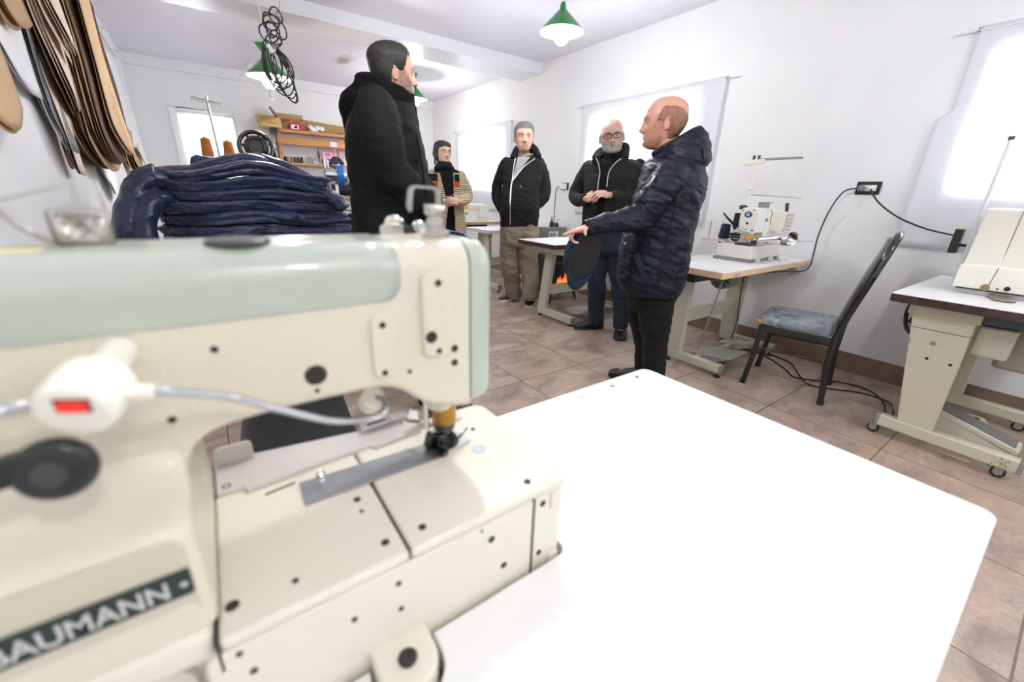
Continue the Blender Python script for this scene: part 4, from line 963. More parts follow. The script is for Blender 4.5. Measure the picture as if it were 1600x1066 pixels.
PD = {"m3":{"n":[-0.6049,-0.7963,-0.0],"s":[0.7963,-0.6049,0.0],"head":{"c":[2.6982,3.6216,1.7109],"h":0.2703,"fw":[-0.4882,-0.8727,0.0],"pitch":0,"roll":0,"wid":1.04,"dep":1.0},"torso":[[2.7285,3.6364,1.5688,0.0724,-0.055,0.0025,-0.0454,-0.0597,-0.0],[2.7269,3.6375,1.533,0.1166,-0.0886,0.004,-0.0575,-0.0756,-0.0],[2.723,3.6405,1.491,0.1639,-0.1245,0.0057,-0.0696,-0.0916,-0.0],[2.7172,3.6449,1.4244,0.1726,-0.1311,0.0061,-0.0817,-0.1075,-0.0],[2.7015,3.6443,1.3136,0.1659,-0.126,0.0061,-0.0907,-0.1194,-0.0],[2.6883,3.6417,1.2013,0.1564,-0.1188,0.0059,-0.0998,-0.1314,-0.0],[2.6864,3.6306,1.0625,0.1631,-0.1239,0.0063,-0.1028,-0.1354,-0.0],[2.6903,3.6402,0.9459,0.165,-0.1254,0.0066,-0.0998,-0.1314,-0.0],[2.702,3.6565,0.8591,0.1586,-0.1205,0.0064,-0.0938,-0.1234,-0.0]],"armA":[[2.5853,3.7451,1.4802,0.0589],[2.5452,3.7756,1.3818,0.0594],[2.5215,3.8187,1.2322,0.0571],[2.5176,3.7966,1.1122,0.054],[2.5569,3.729,0.9803,0.044]],"armB":[[2.8463,3.5468,1.4713,0.0687],[2.8823,3.5195,1.3633,0.066],[2.9051,3.5022,1.2091,0.0635],[2.853,3.5041,1.1134,0.0602],[2.7379,3.5664,1.008,0.0504]],"hips":[[2.7034,3.6554,0.9055,0.1499,-0.1139,0.006,-0.0907,-0.1194,-0.0],[2.7064,3.6531,0.7993,0.1621,-0.1232,0.0067,-0.0938,-0.1234,-0.0],[2.7123,3.6487,0.6915,0.1607,-0.1221,0.0067,-0.0907,-0.1194,-0.0]],"legA":[[2.6284,3.7124,0.7288,0.1007],[2.6264,3.7139,0.5711,0.1019],[2.6541,3.718,0.3568,0.0968],[2.7102,3.7507,0.1848,0.0867],[2.7543,3.7674,0.0635,0.0822]],"legB":[[2.7886,3.5907,0.7354,0.1027],[2.7762,3.5749,0.5807,0.1048],[2.7818,3.533,0.377,0.0917],[2.7685,3.4929,0.2215,0.0884],[2.7551,3.4779,0.0959,0.0818]],"shoeA":[[2.8376,3.8014,0.0],[2.5918,3.8313,0.0]],"shoeB":[[3.0196,3.7744,0.0],[2.7139,3.4408,0.0]],"zipl":[[2.5213,3.5551,1.2997],[2.5073,3.5532,1.2157],[2.4996,3.5465,1.0763],[2.5082,3.5525,0.9522],[2.5214,3.5676,0.8752]],"hood":[[2.5683,3.6325,1.516],[2.6379,3.6674,1.5872],[2.7268,3.7255,1.6332],[2.8056,3.6783,1.6485],[2.8219,3.5905,1.6148],[2.7921,3.475,1.536]]},"w":{"n":[-0.4445,-0.8958,-0.0],"s":[0.8958,-0.4445,0.0],"head":{"c":[1.9759,3.9671,1.5384],"h":0.2055,"fw":[0.0977,-0.9952,0.0],"pitch":0,"roll":0,"wid":1.06,"dep":1.0},"torso":[[1.9846,3.9627,1.4214,0.0559,-0.0277,0.0024,-0.0267,-0.0537,-0.0],[1.9952,3.9575,1.3868,0.0898,-0.0446,0.0038,-0.0356,-0.0717,-0.0],[2.0033,3.9535,1.3519,0.138,-0.0685,0.0056,-0.0445,-0.0896,-0.0],[2.0023,3.954,1.2986,0.1499,-0.0744,0.0058,-0.0511,-0.103,-0.0],[1.9901,3.9489,1.2084,0.1449,-0.0719,0.0051,-0.0556,-0.112,-0.0],[1.9907,3.9486,1.1053,0.1433,-0.0711,0.0044,-0.0556,-0.112,-0.0],[1.991,3.9484,0.9816,0.1534,-0.0761,0.004,-0.0578,-0.1165,-0.0],[1.9955,3.9573,0.8419,0.1643,-0.0815,0.0034,-0.0622,-0.1254,-0.0],[1.9927,3.9587,0.7059,0.172,-0.0853,0.0026,-0.0645,-0.1299,-0.0]],"armA":[[1.8815,4.0139,1.3293,0.0539],[1.8444,4.0323,1.2212,0.0524],[1.8206,4.0218,1.1003,0.0513],[1.8361,3.8802,1.0689,0.0439],[1.8836,3.7673,1.0734,0.0371]],"armB":[[2.1239,3.8936,1.3271,0.0545],[2.1688,3.8713,1.2328,0.053],[2.1756,3.8456,1.1359,0.052],[2.0824,3.758,1.1002,0.0475],[1.9993,3.7099,1.0944,0.0391]],"hips":[[1.9935,3.9584,0.8992,0.1314,-0.0652,0.003,-0.0556,-0.112,-0.0],[1.9924,3.9589,0.7059,0.1483,-0.0736,0.0022,-0.06,-0.1209,-0.0],[1.9895,3.9603,0.5737,0.1438,-0.0714,0.0014,-0.0578,-0.1165,-0.0]],"legA":[[1.9239,3.9929,0.6063,0.0808],[1.9185,3.9956,0.4043,0.0752],[1.9191,3.9952,0.1958,0.0626],[1.9216,3.994,0.053,0.0562],[1.9179,3.9959,-0.0929,0.0533]],"legB":[[2.0553,3.9277,0.6077,0.0812],[2.0459,3.9323,0.4047,0.0756],[2.0362,3.9371,0.1952,0.0629],[2.0275,3.9415,0.0518,0.0565],[2.0249,3.9428,-0.0947,0.0535]],"handA":[[1.8946,3.7618,1.0737],[1.9628,3.6945,1.071]],"handB":[[2.0103,3.7044,1.0948],[1.9154,3.7069,1.1164]],"foot":[[1.9071,4.0682,0.0],[1.7869,3.8711,0.0],[2.0862,3.9793,0.0],[2.0243,3.7644,0.0]]},"m4":{"n":[-0.7563,-0.6542,-0.0],"s":[0.6542,-0.7563,0.0],"head":{"c":[2.6542,2.4233,1.6226],"h":0.2463,"fw":[-0.7088,-0.7054,0.0],"pitch":-4,"roll":7,"wid":1.09,"dep":1.0},"torso":[[2.688,2.4301,1.4803,0.0664,-0.0767,0.0011,-0.0643,-0.0556,-0.0],[2.6939,2.4233,1.4571,0.1037,-0.1199,0.0019,-0.0794,-0.0687,-0.0],[2.7016,2.4144,1.4246,0.1493,-0.1726,0.0033,-0.0945,-0.0818,-0.0],[2.702,2.4139,1.3728,0.1534,-0.1773,0.0042,-0.1097,-0.0949,-0.0],[2.6845,2.4189,1.291,0.1381,-0.1597,0.0049,-0.1248,-0.1079,-0.0],[2.6736,2.4162,1.2034,0.1291,-0.1493,0.0058,-0.1361,-0.1178,-0.0],[2.6677,2.4077,1.1101,0.1283,-0.1483,0.007,-0.1399,-0.121,-0.0],[2.6775,2.4117,1.0044,0.1283,-0.1483,0.0084,-0.1361,-0.1178,-0.0],[2.6992,2.4172,0.906,0.1267,-0.1464,0.0095,-0.1286,-0.1112,-0.0]],"armA":[[2.5771,2.5583,1.3981,0.0594],[2.5424,2.5985,1.3006,0.0576],[2.5142,2.6311,1.1908,0.0558],[2.4676,2.5474,1.1472,0.0493],[2.4298,2.4382,1.1593,0.0402]],"armB":[[2.8269,2.2696,1.4134,0.0604],[2.8548,2.2373,1.3113,0.0609],[2.854,2.2076,1.2115,0.0585],[2.7302,2.2285,1.1797,0.0528],[2.5653,2.2663,1.1802,0.0419]],"hips":[[2.6967,2.42,0.9679,0.1209,-0.1397,0.0083,-0.121,-0.1047,-0.0],[2.7014,2.4146,0.8748,0.1236,-0.1429,0.0097,-0.1248,-0.1079,-0.0],[2.7088,2.406,0.7696,0.1212,-0.1401,0.0108,-0.121,-0.1047,-0.0]],"legA":[[2.6536,2.4699,0.7808,0.0955],[2.6623,2.4599,0.646,0.0912],[2.6618,2.4298,0.4841,0.0781],[2.6859,2.4325,0.2795,0.0702],[2.7152,2.4445,0.1046,0.0642]],"legB":[[2.7642,2.342,0.7905,0.0971],[2.7623,2.3136,0.6606,0.0923],[2.7541,2.262,0.5062,0.0762],[2.7446,2.2118,0.3228,0.0657],[2.7441,2.1818,0.1302,0.0609]],"shoeA":[[2.8878,2.5199,0.0],[2.6274,2.6257,0.0]],"shoeB":[[3.0045,2.3841,0.0],[2.7233,2.1582,0.0]],"handA":[[2.4298,2.4382,1.1593],[2.4454,2.3438,1.162]],"handB":[[2.5486,2.2856,1.1934],[2.4627,2.3084,1.1725]],"zipA":[[2.5121,2.4348,1.4637],[2.506,2.396,1.4166],[2.5034,2.3714,1.3525],[2.4923,2.366,1.2925]],"zipB":[[2.6377,2.2895,1.4613],[2.5842,2.3056,1.4183],[2.5458,2.3193,1.3536],[2.5287,2.3086,1.2526]],"collar":[[2.5195,2.4414,1.46],[2.5847,2.4883,1.4988],[2.6842,2.5262,1.5456],[2.7725,2.4547,1.5763],[2.7638,2.373,1.5565],[2.6832,2.2981,1.4693]]},"m5":{"n":[-0.8148,-0.5798,-0.0],"s":[0.5798,-0.8148,0.0],"head":{"c":[2.052,1.5194,1.5575],"h":0.2528,"fw":[-0.6352,0.7724,-0.0],"pitch":0,"roll":0,"wid":1.05,"dep":1.08},"torso":[[2.0889,1.4675,1.4001,0.0658,-0.0925,0.0002,-0.0896,-0.0638,-0.0],[2.0983,1.4542,1.3718,0.0827,-0.1163,0.0008,-0.1304,-0.0928,-0.0],[2.1,1.4518,1.3271,0.0927,-0.1303,0.0019,-0.1711,-0.1217,-0.0],[2.1023,1.4486,1.2656,0.1001,-0.1407,0.0035,-0.1915,-0.1362,-0.0],[2.0997,1.4523,1.2061,0.105,-0.1476,0.0051,-0.1955,-0.1391,-0.0],[2.0905,1.4653,1.1212,0.1058,-0.1487,0.0073,-0.1955,-0.1391,-0.0],[2.0835,1.4751,1.0269,0.1086,-0.1527,0.0099,-0.1996,-0.142,-0.0],[2.0801,1.4799,0.9191,0.1125,-0.1581,0.0131,-0.1996,-0.142,-0.0],[2.079,1.4815,0.8193,0.1132,-0.159,0.0158,-0.1996,-0.142,-0.0],[2.0807,1.4791,0.7021,0.1081,-0.152,-0.0013,-0.1955,-0.1391,-0.0],[2.0828,1.4761,0.6577,0.0942,-0.1323,-0.0048,-0.1793,-0.1275,-0.0]],"armA":[[1.9419,1.3463,1.2983,0.0774],[1.8898,1.3506,1.2361,0.0805],[1.8464,1.3771,1.1553,0.0781],[1.8066,1.3985,1.0887,0.0689],[1.6727,1.4314,1.0658,0.0531],[1.5797,1.4586,1.0467,0.0445],[1.5184,1.4759,1.0342,0.0378]],"armB":[[2.244,1.5772,1.317,0.0826],[2.2874,1.6025,1.2191,0.0775],[2.2982,1.6046,1.0893,0.0672],[2.2694,1.5934,0.9874,0.0556],[2.2408,1.5817,0.8808,0.0479]],"hips":[[2.0845,1.4737,0.7901,0.0907,-0.1275,0.0133,-0.1467,-0.1044,-0.0],[2.0897,1.4663,0.676,0.0878,-0.1233,0.0152,-0.1548,-0.1102,-0.0],[2.0943,1.4599,0.5983,0.078,-0.1096,0.015,-0.1385,-0.0986,-0.0]],"legA":[[2.0356,1.4044,0.675,0.1038],[2.0465,1.3891,0.5425,0.098],[2.0553,1.3768,0.3846,0.0769],[2.0669,1.3604,0.2422,0.0665],[2.0874,1.3489,0.0903,0.06]],"legB":[[2.1444,1.5619,0.6312,0.1003],[2.1556,1.5463,0.4877,0.0939],[2.1733,1.5213,0.3189,0.0706],[2.2001,1.5182,0.1796,0.0637],[2.215,1.5318,0.0687,0.0607]],"handA":[[1.5202,1.4733,1.0344],[1.4753,1.4674,1.0297]],"finger":[[1.4845,1.4717,1.0592],[1.4613,1.487,1.0554],[1.4367,1.5045,1.044]],"thumb":[[1.5018,1.4819,1.0035],[1.5263,1.482,0.9872]],"cap":[[1.4933,1.4939,0.88],[1.5218,1.4538,1.0055],[1.4921,1.4955,0.7886],[1.4645,1.5343,0.8436],[1.5505,1.4135,0.919]],"hood":[[1.9519,1.4359,1.3798],[1.9943,1.4107,1.4533],[2.0923,1.3937,1.5084],[2.1583,1.3699,1.5455],[2.1817,1.3371,1.4553],[2.1974,1.315,1.3541]],"shoes":[[2.1996,1.4844,0.0],[2.131,1.6842,0.0],[2.0693,1.3742,0.0],[1.8942,1.5687,0.0]]},"m1":{"n":[-0.3506,-0.9365,-0.0],"s":[0.9365,-0.3506,0.0],"head":{"c":[0.7796,2.0227,1.6643],"h":0.2185,"fw":[0.9832,-0.1827,0.0],"pitch":2,"roll":0,"wid":1.03,"dep":1.06},"torso":[[0.7648,2.0282,1.5719,0.0884,-0.0331,0.0075,-0.0386,-0.103,-0.0],[0.7453,2.0355,1.5374,0.1172,-0.0439,0.0094,-0.0526,-0.1405,-0.0],[0.7286,2.0418,1.4927,0.1346,-0.0504,0.01,-0.0701,-0.1873,-0.0],[0.7197,2.0451,1.4322,0.1489,-0.0557,0.0099,-0.0789,-0.2107,-0.0],[0.7239,2.0435,1.3525,0.1606,-0.0601,0.009,-0.0824,-0.2201,-0.0],[0.7336,2.0399,1.2706,0.1674,-0.0627,0.0076,-0.0824,-0.2201,-0.0],[0.7419,2.0368,1.1859,0.1703,-0.0638,0.0058,-0.0824,-0.2201,-0.0],[0.7394,2.0377,1.0982,0.1756,-0.0657,0.004,-0.0841,-0.2248,-0.0],[0.735,2.0394,1.0231,0.1804,-0.0676,0.0023,-0.0859,-0.2294,-0.0],[0.7355,2.0392,0.9148,0.1823,-0.0683,-0.0003,-0.0859,-0.2294,-0.0],[0.7474,2.0347,0.7694,0.1843,-0.069,-0.0038,-0.0841,-0.2248,-0.0],[0.7616,2.0294,0.5988,0.1778,-0.0666,-0.0076,-0.0771,-0.206,-0.0]],"armA":[[0.6441,1.8919,1.499,0.082],[0.6332,1.8425,1.4362,0.0835],[0.64,1.8186,1.3571,0.0815],[0.6556,1.8128,1.2681,0.0751],[0.7129,1.7914,1.1999,0.0686],[0.7663,1.7714,1.1549,0.0586],[0.8005,1.7693,1.1343,0.0509]],"armB":[[0.7946,2.1879,1.5497,0.0869],[0.8327,2.2377,1.475,0.0841],[0.8714,2.2446,1.3602,0.0801],[0.9264,2.1812,1.2378,0.0675],[0.9586,2.0838,1.161,0.0532]],"hips":[[0.7679,2.027,0.7356,0.1503,-0.0563,-0.0037,-0.0596,-0.1592,-0.0],[0.7635,2.0287,0.5987,0.1503,-0.0563,-0.0064,-0.0631,-0.1686,-0.0],[0.7634,2.0287,0.4919,0.1341,-0.0502,-0.0076,-0.0596,-0.1592,-0.0]],"legA":[[0.7485,1.9275,0.5569,0.1115],[0.7533,1.9257,0.3441,0.1018],[0.7631,1.9221,0.0756,0.085],[0.7655,1.9212,-0.1726,0.0698],[0.763,1.9221,-0.3934,0.0644]],"legB":[[0.8079,2.1189,0.4973,0.1221],[0.8093,2.1183,0.2646,0.1114],[0.8158,2.1159,-0.0287,0.0929],[0.8176,2.1152,-0.3001,0.0763],[0.8142,2.1165,-0.5414,0.0705]],"hood":[[0.8062,1.8953,1.5321],[0.7392,1.8883,1.5533],[0.6791,1.9001,1.5698],[0.6455,1.9768,1.6048],[0.6565,2.0687,1.6289],[0.6719,2.1484,1.6321],[0.7822,2.1712,1.6263],[0.8749,2.0938,1.575]],"hoodbag":[[0.633,2.0775,1.5854],[0.5779,2.0982,1.5241],[0.5419,2.1117,1.4587],[0.581,2.097,1.423]],"shoes":[[0.7999,1.9083,0.0],[1.0457,1.7949,0.0],[0.8606,2.0991,0.0],[1.1205,2.0232,0.0]],"legfix":1}}
# ================================================================== people
def lerp_tab(T, z):
    if z <= T[0][0]: return T[0][1:]
    for i in range(len(T)-1):
        a, b = T[i], T[i+1]
        if z <= b[0]:
            t = (z-a[0])/(b[0]-a[0]); t = t*t*(3-2*t)*.35+t*.65
            return [p+(q-p)*t for p, q in zip(a[1:], b[1:])]
    return T[-1][1:]
HT = [(-.126,.040,.000,.010),(-.124,.052,-.010,.022),(-.118,.068,-.022,.034),(-.108,.078,-.034,.043),(-.092,.083,-.046,.053),(-.072,.084,-.060,.062),(-.050,.083,-.076,.068),(-.028,.083,-.090,.072),(-.008,.085,-.098,.0745),(.012,.089,-.102,.076),(.032,.090,-.104,.077),(.058,.085,-.103,.0745),(.080,.073,-.096,.067),(.096,.056,-.083,.056),(.107,.038,-.066,.044),(.114,.018,-.046,.029),(.1175,.002,-.03,.015),(.118,-.01,-.016,.004)]
def G(v, s): return math.exp(-(v/s)**2)
def face_disp(x, z):
    d = 0.
    if -.055 < z < .03:
        zz = (z+.037)
        amp = .029*G(zz, .013) if zz < 0 else (.029-.020*min(1, zz/.038))*(1 if z < .002 else max(0, 1-(z-.002)/.02))
        if zz < 0 and z < -.048: amp *= max(0, (z+.055)/.007)
        d += amp*G(x, .0105+.006*G(z+.04, .012))
        d += .006*G(abs(x)-.014, .007)*G(z+.039, .009)
    d += .005*G(z-.020, .010)*(1-G(x, .008)*.4)*(1 if abs(x) < .055 else G(abs(x)-.055, .012))
    d -= .011*G(abs(x)-.031, .015)*G(z+.001, .011)
    d += .004*G(abs(x)-.045, .018)*G(z+.030, .016)
    d += .006*G(x, .022)*(G(z+.0605, .0055)+G(z+.0725, .0055))-.004*G(x, .024)*G(z+.0665, .0028)
    d -= .005*G(x, .022)*G(z+.083, .007)
    d += .007*G(x, .018)*G(z+.103, .013)
    d -= .003*G(abs(x)-.03, .012)*G(z+.055, .014)
    return d
def head_surface(nu=72, nv=64, off=None, gap=.004):
    """rings in head space (x right, y face, z up); off(x,y,z,az) -> outward thickness"""
    rings = []
    zs = [-.126+.244*(.5-.5*math.cos(PI*(k+.3)/(nv+.6))) for k in range(nv+1)]
    for z in zs:
        yf, yb, w = lerp_tab(HT, z); cy = (yf+yb)/2*.0; r = []
        cy = yf-(yf-yb)*.46
        for k in range(nu):
            a = 2*PI*k/nu; c, s = math.cos(a), math.sin(a); e = 2/2.35
            x = w*math.copysign(abs(c)**e, c); L = (yf-cy) if s > 0 else (cy-yb)
            y = cy+L*math.copysign(abs(s)**e, s)
            if s > 0: y += face_disp(x, z)*min(1, s*1.6)
            p = V((x, y, z))
            if off:
                n = V((x/(w+.01), (y-cy)/(L+.01), (z-.01)/.12 if z > .02 else 0)); n = n.normalized() if n.length > 1e-6 else V((0,0,1))
                t = off(x, y, z, math.atan2(x, y)); p = p+n*t
            r.append(p)
        rings.append(r)
    return rings
def ear(b, sx, HX):
    o = V((sx*.077,-.012,-.014)); R = Euler((.18,0,sx*-.45)).to_matrix(); b0 = b; b = MB()
    b.ell(o, (.006,.018,.030), R, 16, 12)
    b.tube([o+R@V((sx*.005,.017*math.cos(a)-.001,.028*math.sin(a)+.003)) for a in [PI*-.62+2*PI*.80*k/16 for k in range(17)]], [.0035]*17, 8)
    b.ell(o+R@V((sx*.004,.006,-.024)), (.005,.008,.008), R, 10, 8)
    vm = {v: b0.bm.verts.new(HX(v.co)) for v in b.bm.verts}
    for f in b.bm.faces: b0.bm.faces.new([vm[v] for v in f.verts])
    b.bm.free()
class HeadX:
    def __init__(s, d):
        s.k = d['h']/.243; f = V(d['fw']).normalized(); z = V((0,0,1)); r = f.cross(z).normalized()
        R = Matrix((r, f, z)).transposed()
        R = R @ Euler((math.radians(d.get('pitch',0)), math.radians(d.get('roll',0)), 0)).to_matrix()
        S = Matrix.Diagonal((s.k*d.get('wid',1), s.k*d.get('dep',1), s.k))
        s.M = Matrix.Translation(V(d['c'])) @ (R @ S).to_4x4(); s.Mi = s.M.inverted(); s.R = R
    def __call__(s, p): return s.M @ V(p)
def ring_pts(r, sc=1., scd=None, n=32, p=2.5, dc=(0,0,0)):
    c, h, e = V(r[0:3])+V(dc), V(r[3:6])*sc, V(r[6:9])*(scd or sc); q = 2/p
    return [c+h*math.copysign(abs(math.cos(a))**q, math.cos(a))+e*math.copysign(abs(math.sin(a))**q, math.sin(a)) for a in [2*PI*k/n for k in range(n)]]
def torso(b, R, sc=1., scd=None, p=2.5):
    R2 = []
    for i in range(len(R)-1):
        for k in range(4):
            t = k/4; R2.append([x+(y-x)*t for x, y in zip(R[i], R[i+1])])
    R2.append(R[-1])
    b.grid([ring_pts(r, sc, scd, p=p) for r in R2])
def limb(b, ch, sc=1., n=16, ext=True):
    P = [V(c[:3]) for c in ch]; rs = [c[3]*sc for c in ch]
    S = spline(P, 5); RR = []
    for i in range(len(rs)-1): RR += [rs[i]+(rs[i+1]-rs[i])*k/5 for k in range(5)]
    RR.append(rs[-1])
    if ext:
        d0 = (S[0]-S[1]).normalized(); d1 = (S[-1]-S[-2]).normalized()
        S = [S[0]+d0*RR[0]*.85, S[0]+d0*RR[0]*.5]+S+[S[-1]+d1*RR[-1]*.25]
        RR = [RR[0]*.45, RR[0]*.85]+RR+[RR[-1]*.8]
    b.tube(S, RR, n)
def finger(b, p0, d, bend_axis, L, r, bends):
    """three phalanges from p0 along d, bending about bend_axis"""
    p = V(p0); d = V(d).normalized(); pts = [p-d*.012, p]; rr = [r*1.02, r]
    for l, a in zip((.45,.31,.24), bends):
        d = Matrix.Rotation(a, 3, V(bend_axis).normalized()) @ d
        p = p+d*L*l; pts.append(p.copy()); rr.append(rr[-1]*.92)
    pts.append(p+d*r*.5); rr.append(r*.45)
    b.tube(pts, rr, 10)
def hand(b, w, d, pn, k=1., side=1, curl=(.5,.7,.6), spread=.10, index=None, thumb=.5):
    """wrist w, direction d to the knuckles, pn = palm normal (the way fingers curl); side +1: thumb on d x pn side"""
    w, d, pn = V(w), V(d).normalized(), V(pn); pn = (pn-d*pn.dot(d)).normalized(); s = d.cross(pn)*side
    R = Matrix((s, d, pn)).transposed()
    b.tube([w-d*.03*k, w, w+d*.03*k, w+d*.062*k, w+d*.082*k], [(.021*k,.025*k),(.019*k,.026*k),(.016*k,.036*k),(.0145*k,.041*k),(.011*k,.036*k)] if False else [.024*k,.023*k,.020*k,.014*k,.010*k], 12)
    b.ell(w+d*.048*k, (.040*k,.046*k,.0155*k), R, 18, 12)
    bx = pn.cross(d)*-1
    ax = d.cross(pn)
    for i, (off, L, r) in enumerate(((.028,.072,.0088),(.0095,.080,.0090),(-.0095,.074,.0086),(-.027,.058,.0078))):
        q = w+d*(.086-.004*abs(i-1))*k+s*off*k; dd = d+s*spread*(1.2-i*.8)
        c = curl if not (i == 0 and index) else index
        finger(b, q, dd, ax, L*k, r*k, c)
    q = w+d*.028*k+s*.034*k
    td = (d*.75+s*.72+pn*thumb).normalized()
    finger(b, q, td, (d*.6+pn*.2).cross(s)*1 if False else ax, .062*k, .0102*k, (.25,.3,.25))
def vox(b, size, smooth=2, fac=.5):
    bm = b.bm; bmesh.ops.recalc_face_normals(bm, faces=bm.faces)
    me = bpy.data.meshes.new('m'); bm.to_mesh(me); bm.free()
    return evaluate(me, [('REMESH', dict(mode='VOXEL', voxel_size=size, adaptivity=0)), ('SMOOTH', dict(factor=fac, iterations=smooth))])
def displace(me, fn):
    n = len(me.vertices); co = np.empty(n*3, np.float32); no = np.empty(n*3, np.float32)
    me.vertices.foreach_get('co', co); me.vertices.foreach_get('normal', no)
    co = co.reshape(-1,3); no = no.reshape(-1,3)
    d = np.array([fn(V(c), V(m)) for c, m in zip(co.tolist(), no.tolist())], np.float32)
    co += no*d[:,None]; me.vertices.foreach_set('co', co.ravel()); me.update()
def wrinkle(amp, fz=22, fx=7, seed=0., slant=.5):
    def f(c, m):
        q = V((c.x*fx+c.y*fx*.3+seed, c.y*fx, c.z*fz+slant*(c.x-c.y)*fz*.35))
        a = noise.noise(q); return amp*((1-abs(a)*2.2)*.6+.5*noise.noise(q*2.1))
    return f
SKIN = {}
def skin_mat(name, base):
    m = bpy.data.materials.new(name); m.use_nodes = True; nt = m.node_tree; b = nt.nodes['Principled BSDF']
    a = nt.nodes.new('ShaderNodeVertexColor'); a.layer_name = 'tone'
    nt.links.new(a.outputs['Color'], b.inputs['Base Color'])
    b.inputs['Roughness'].default_value = .48; b.inputs['Subsurface Weight'].default_value = .12; b.inputs['Subsurface Radius'].default_value = (.012,.005,.003); b.inputs['Subsurface Scale'].default_value = .3
    n = nt.nodes.new('ShaderNodeTexNoise'); n.inputs['Scale'].default_value = 180; n.inputs['Detail'].default_value = 3
    bp = nt.nodes.new('ShaderNodeBump'); bp.inputs['Strength'].default_value = .08; bp.inputs['Distance'].default_value = .004
    nt.links.new(n.outputs['Fac'], bp.inputs['Height']); nt.links.new(bp.outputs['Normal'], b.inputs['Normal'])
    return m
def mixc(a, b, t): t = max(0, min(1, t)); return tuple(x+(y-x)*t for x, y in zip(a, b))
def tone_fn(base, lip, brow, stub=None, stub_amt=0, redness=.25):
    red = (base[0]*1.02, base[1]*.72, base[2]*.68)
    def f(q):
        x, y, z = q; c = base
        if not (-.15 < z < .14 and abs(x) < .1 and -.13 < y < .14): return base
        c = mixc(c, red, redness*(G(abs(x)-.045,.02)*G(z+.03,.02)+.9*G(x,.014)*G(z+.038,.014)*(1 if y > .08 else 0)))
        if abs(x) > .07 and y < .03: c = mixc(c, red, redness*.8)
        if stub and stub_amt and y > -.015:
            a = abs(math.atan2(x, y)); ln = -.048+.07*sstep(.45,1.3,a)
            c = mixc(c, stub, stub_amt*sstep(ln+.014, ln-.018, z)*sstep(1.62,1.45,a)*(.8+.4*noise.noise(V((x*150,y*150,z*80)))))
        if y > .03:
            c = mixc(c, lip, 1.1*G(x,.022)*(1 if abs(x) < .024 else 0)*G(z+.0665,.0085))
            c = mixc(c, (.10,.03,.03), .8*(1 if abs(x) < .023 else 0)*G(z+.0665,.002))
            c = mixc(c, brow, 1.15*G(z-.019-.006*(1-((abs(x)-.032)/.02)**2)*.8,.0052)*(1 if .012 < abs(x) < .055 else 0))
            c = mixc(c, (c[0]*.6,c[1]*.5,c[2]*.5), .5*G(abs(x)-.031,.014)*G(z-.006,.004))
            c = mixc(c, (.12,.04,.03), .7*G(abs(x)-.008,.004)*G(z+.048,.003))
        return c
    return f
def paint(me, HX, fn):
    at = me.color_attributes.new('tone', 'FLOAT_COLOR', 'POINT')
    buf = np.empty((len(me.vertices), 4), np.float32)
    Mi = HX.Mi
    for i, v in enumerate(me.vertices):
        c = fn(Mi @ v.co); buf[i] = (c[0], c[1], c[2], 1)
    at.data.foreach_set('color', buf.ravel())
EYEW = mat('eye_white', (.62,.60,.57), .2); 
def eyes(HX, root, iris):
    for sx in (-1, 1):
        o = MB(); c = HX((sx*.031,.0675,-.002)); k = HX.k
        o.ell(c, .0122*k, None, 18, 12); e = o.build('eye', EYEW, root)
        f = (HX.R @ V((0,1,0))).normalized()
        q = MB(); q.lathe([(.0005,.0125*k),(.0026*k,.0124*k),(.0058*k,.0112*k),(.0062*k,.0104*k)], c, f, 18); q.build('iris', iris, e)
        # upper and lower lids
        q = MB(); 
        for z0, rr, dz in ((.0060,.0042,.0),(-.0066,.0034,0)):
            q.tube([HX((sx*(.031-.014*math.cos(PI*t)), .0765-.006*abs(math.cos(PI*t))**2, -.002+z0*math.sin(PI*t)*1.0)) for t in [k2/8 for k2 in range(9)]], rr*k, 8)
        l = q.build('eyelid', root['_lid'] if False else LID[0], e)
LID = [None]
def shell(name, HX, off, m, root, noise_amp=.0015, nf=140, nu=84, nv=70):
    rings = head_surface(nu, nv, off)
    b = MB(); b.grid([[HX(p+p.normalized()*noise_amp*noise.noise(p*nf)) for p in r] for r in rings])
    return b.build(name, m, root, angle=80)
def sstep(a, b, x): t = max(0, min(1, (x-a)/(b-a))); return t*t*(3-2*t)
def hairmat(name, col, var=.35, rough=.5): return mat(name, col, rough, bump=.5, bscale=220, var=var, vscale=60, stretch=(1,1,.35))
def cloth(name, col, rough=.75, bump=.25, bscale=300, var=.08, sheen=.03, spec=.18): return mat(name, col, rough, bump=bump, bscale=bscale, var=var, vscale=9, sheen=sheen, spec=spec)
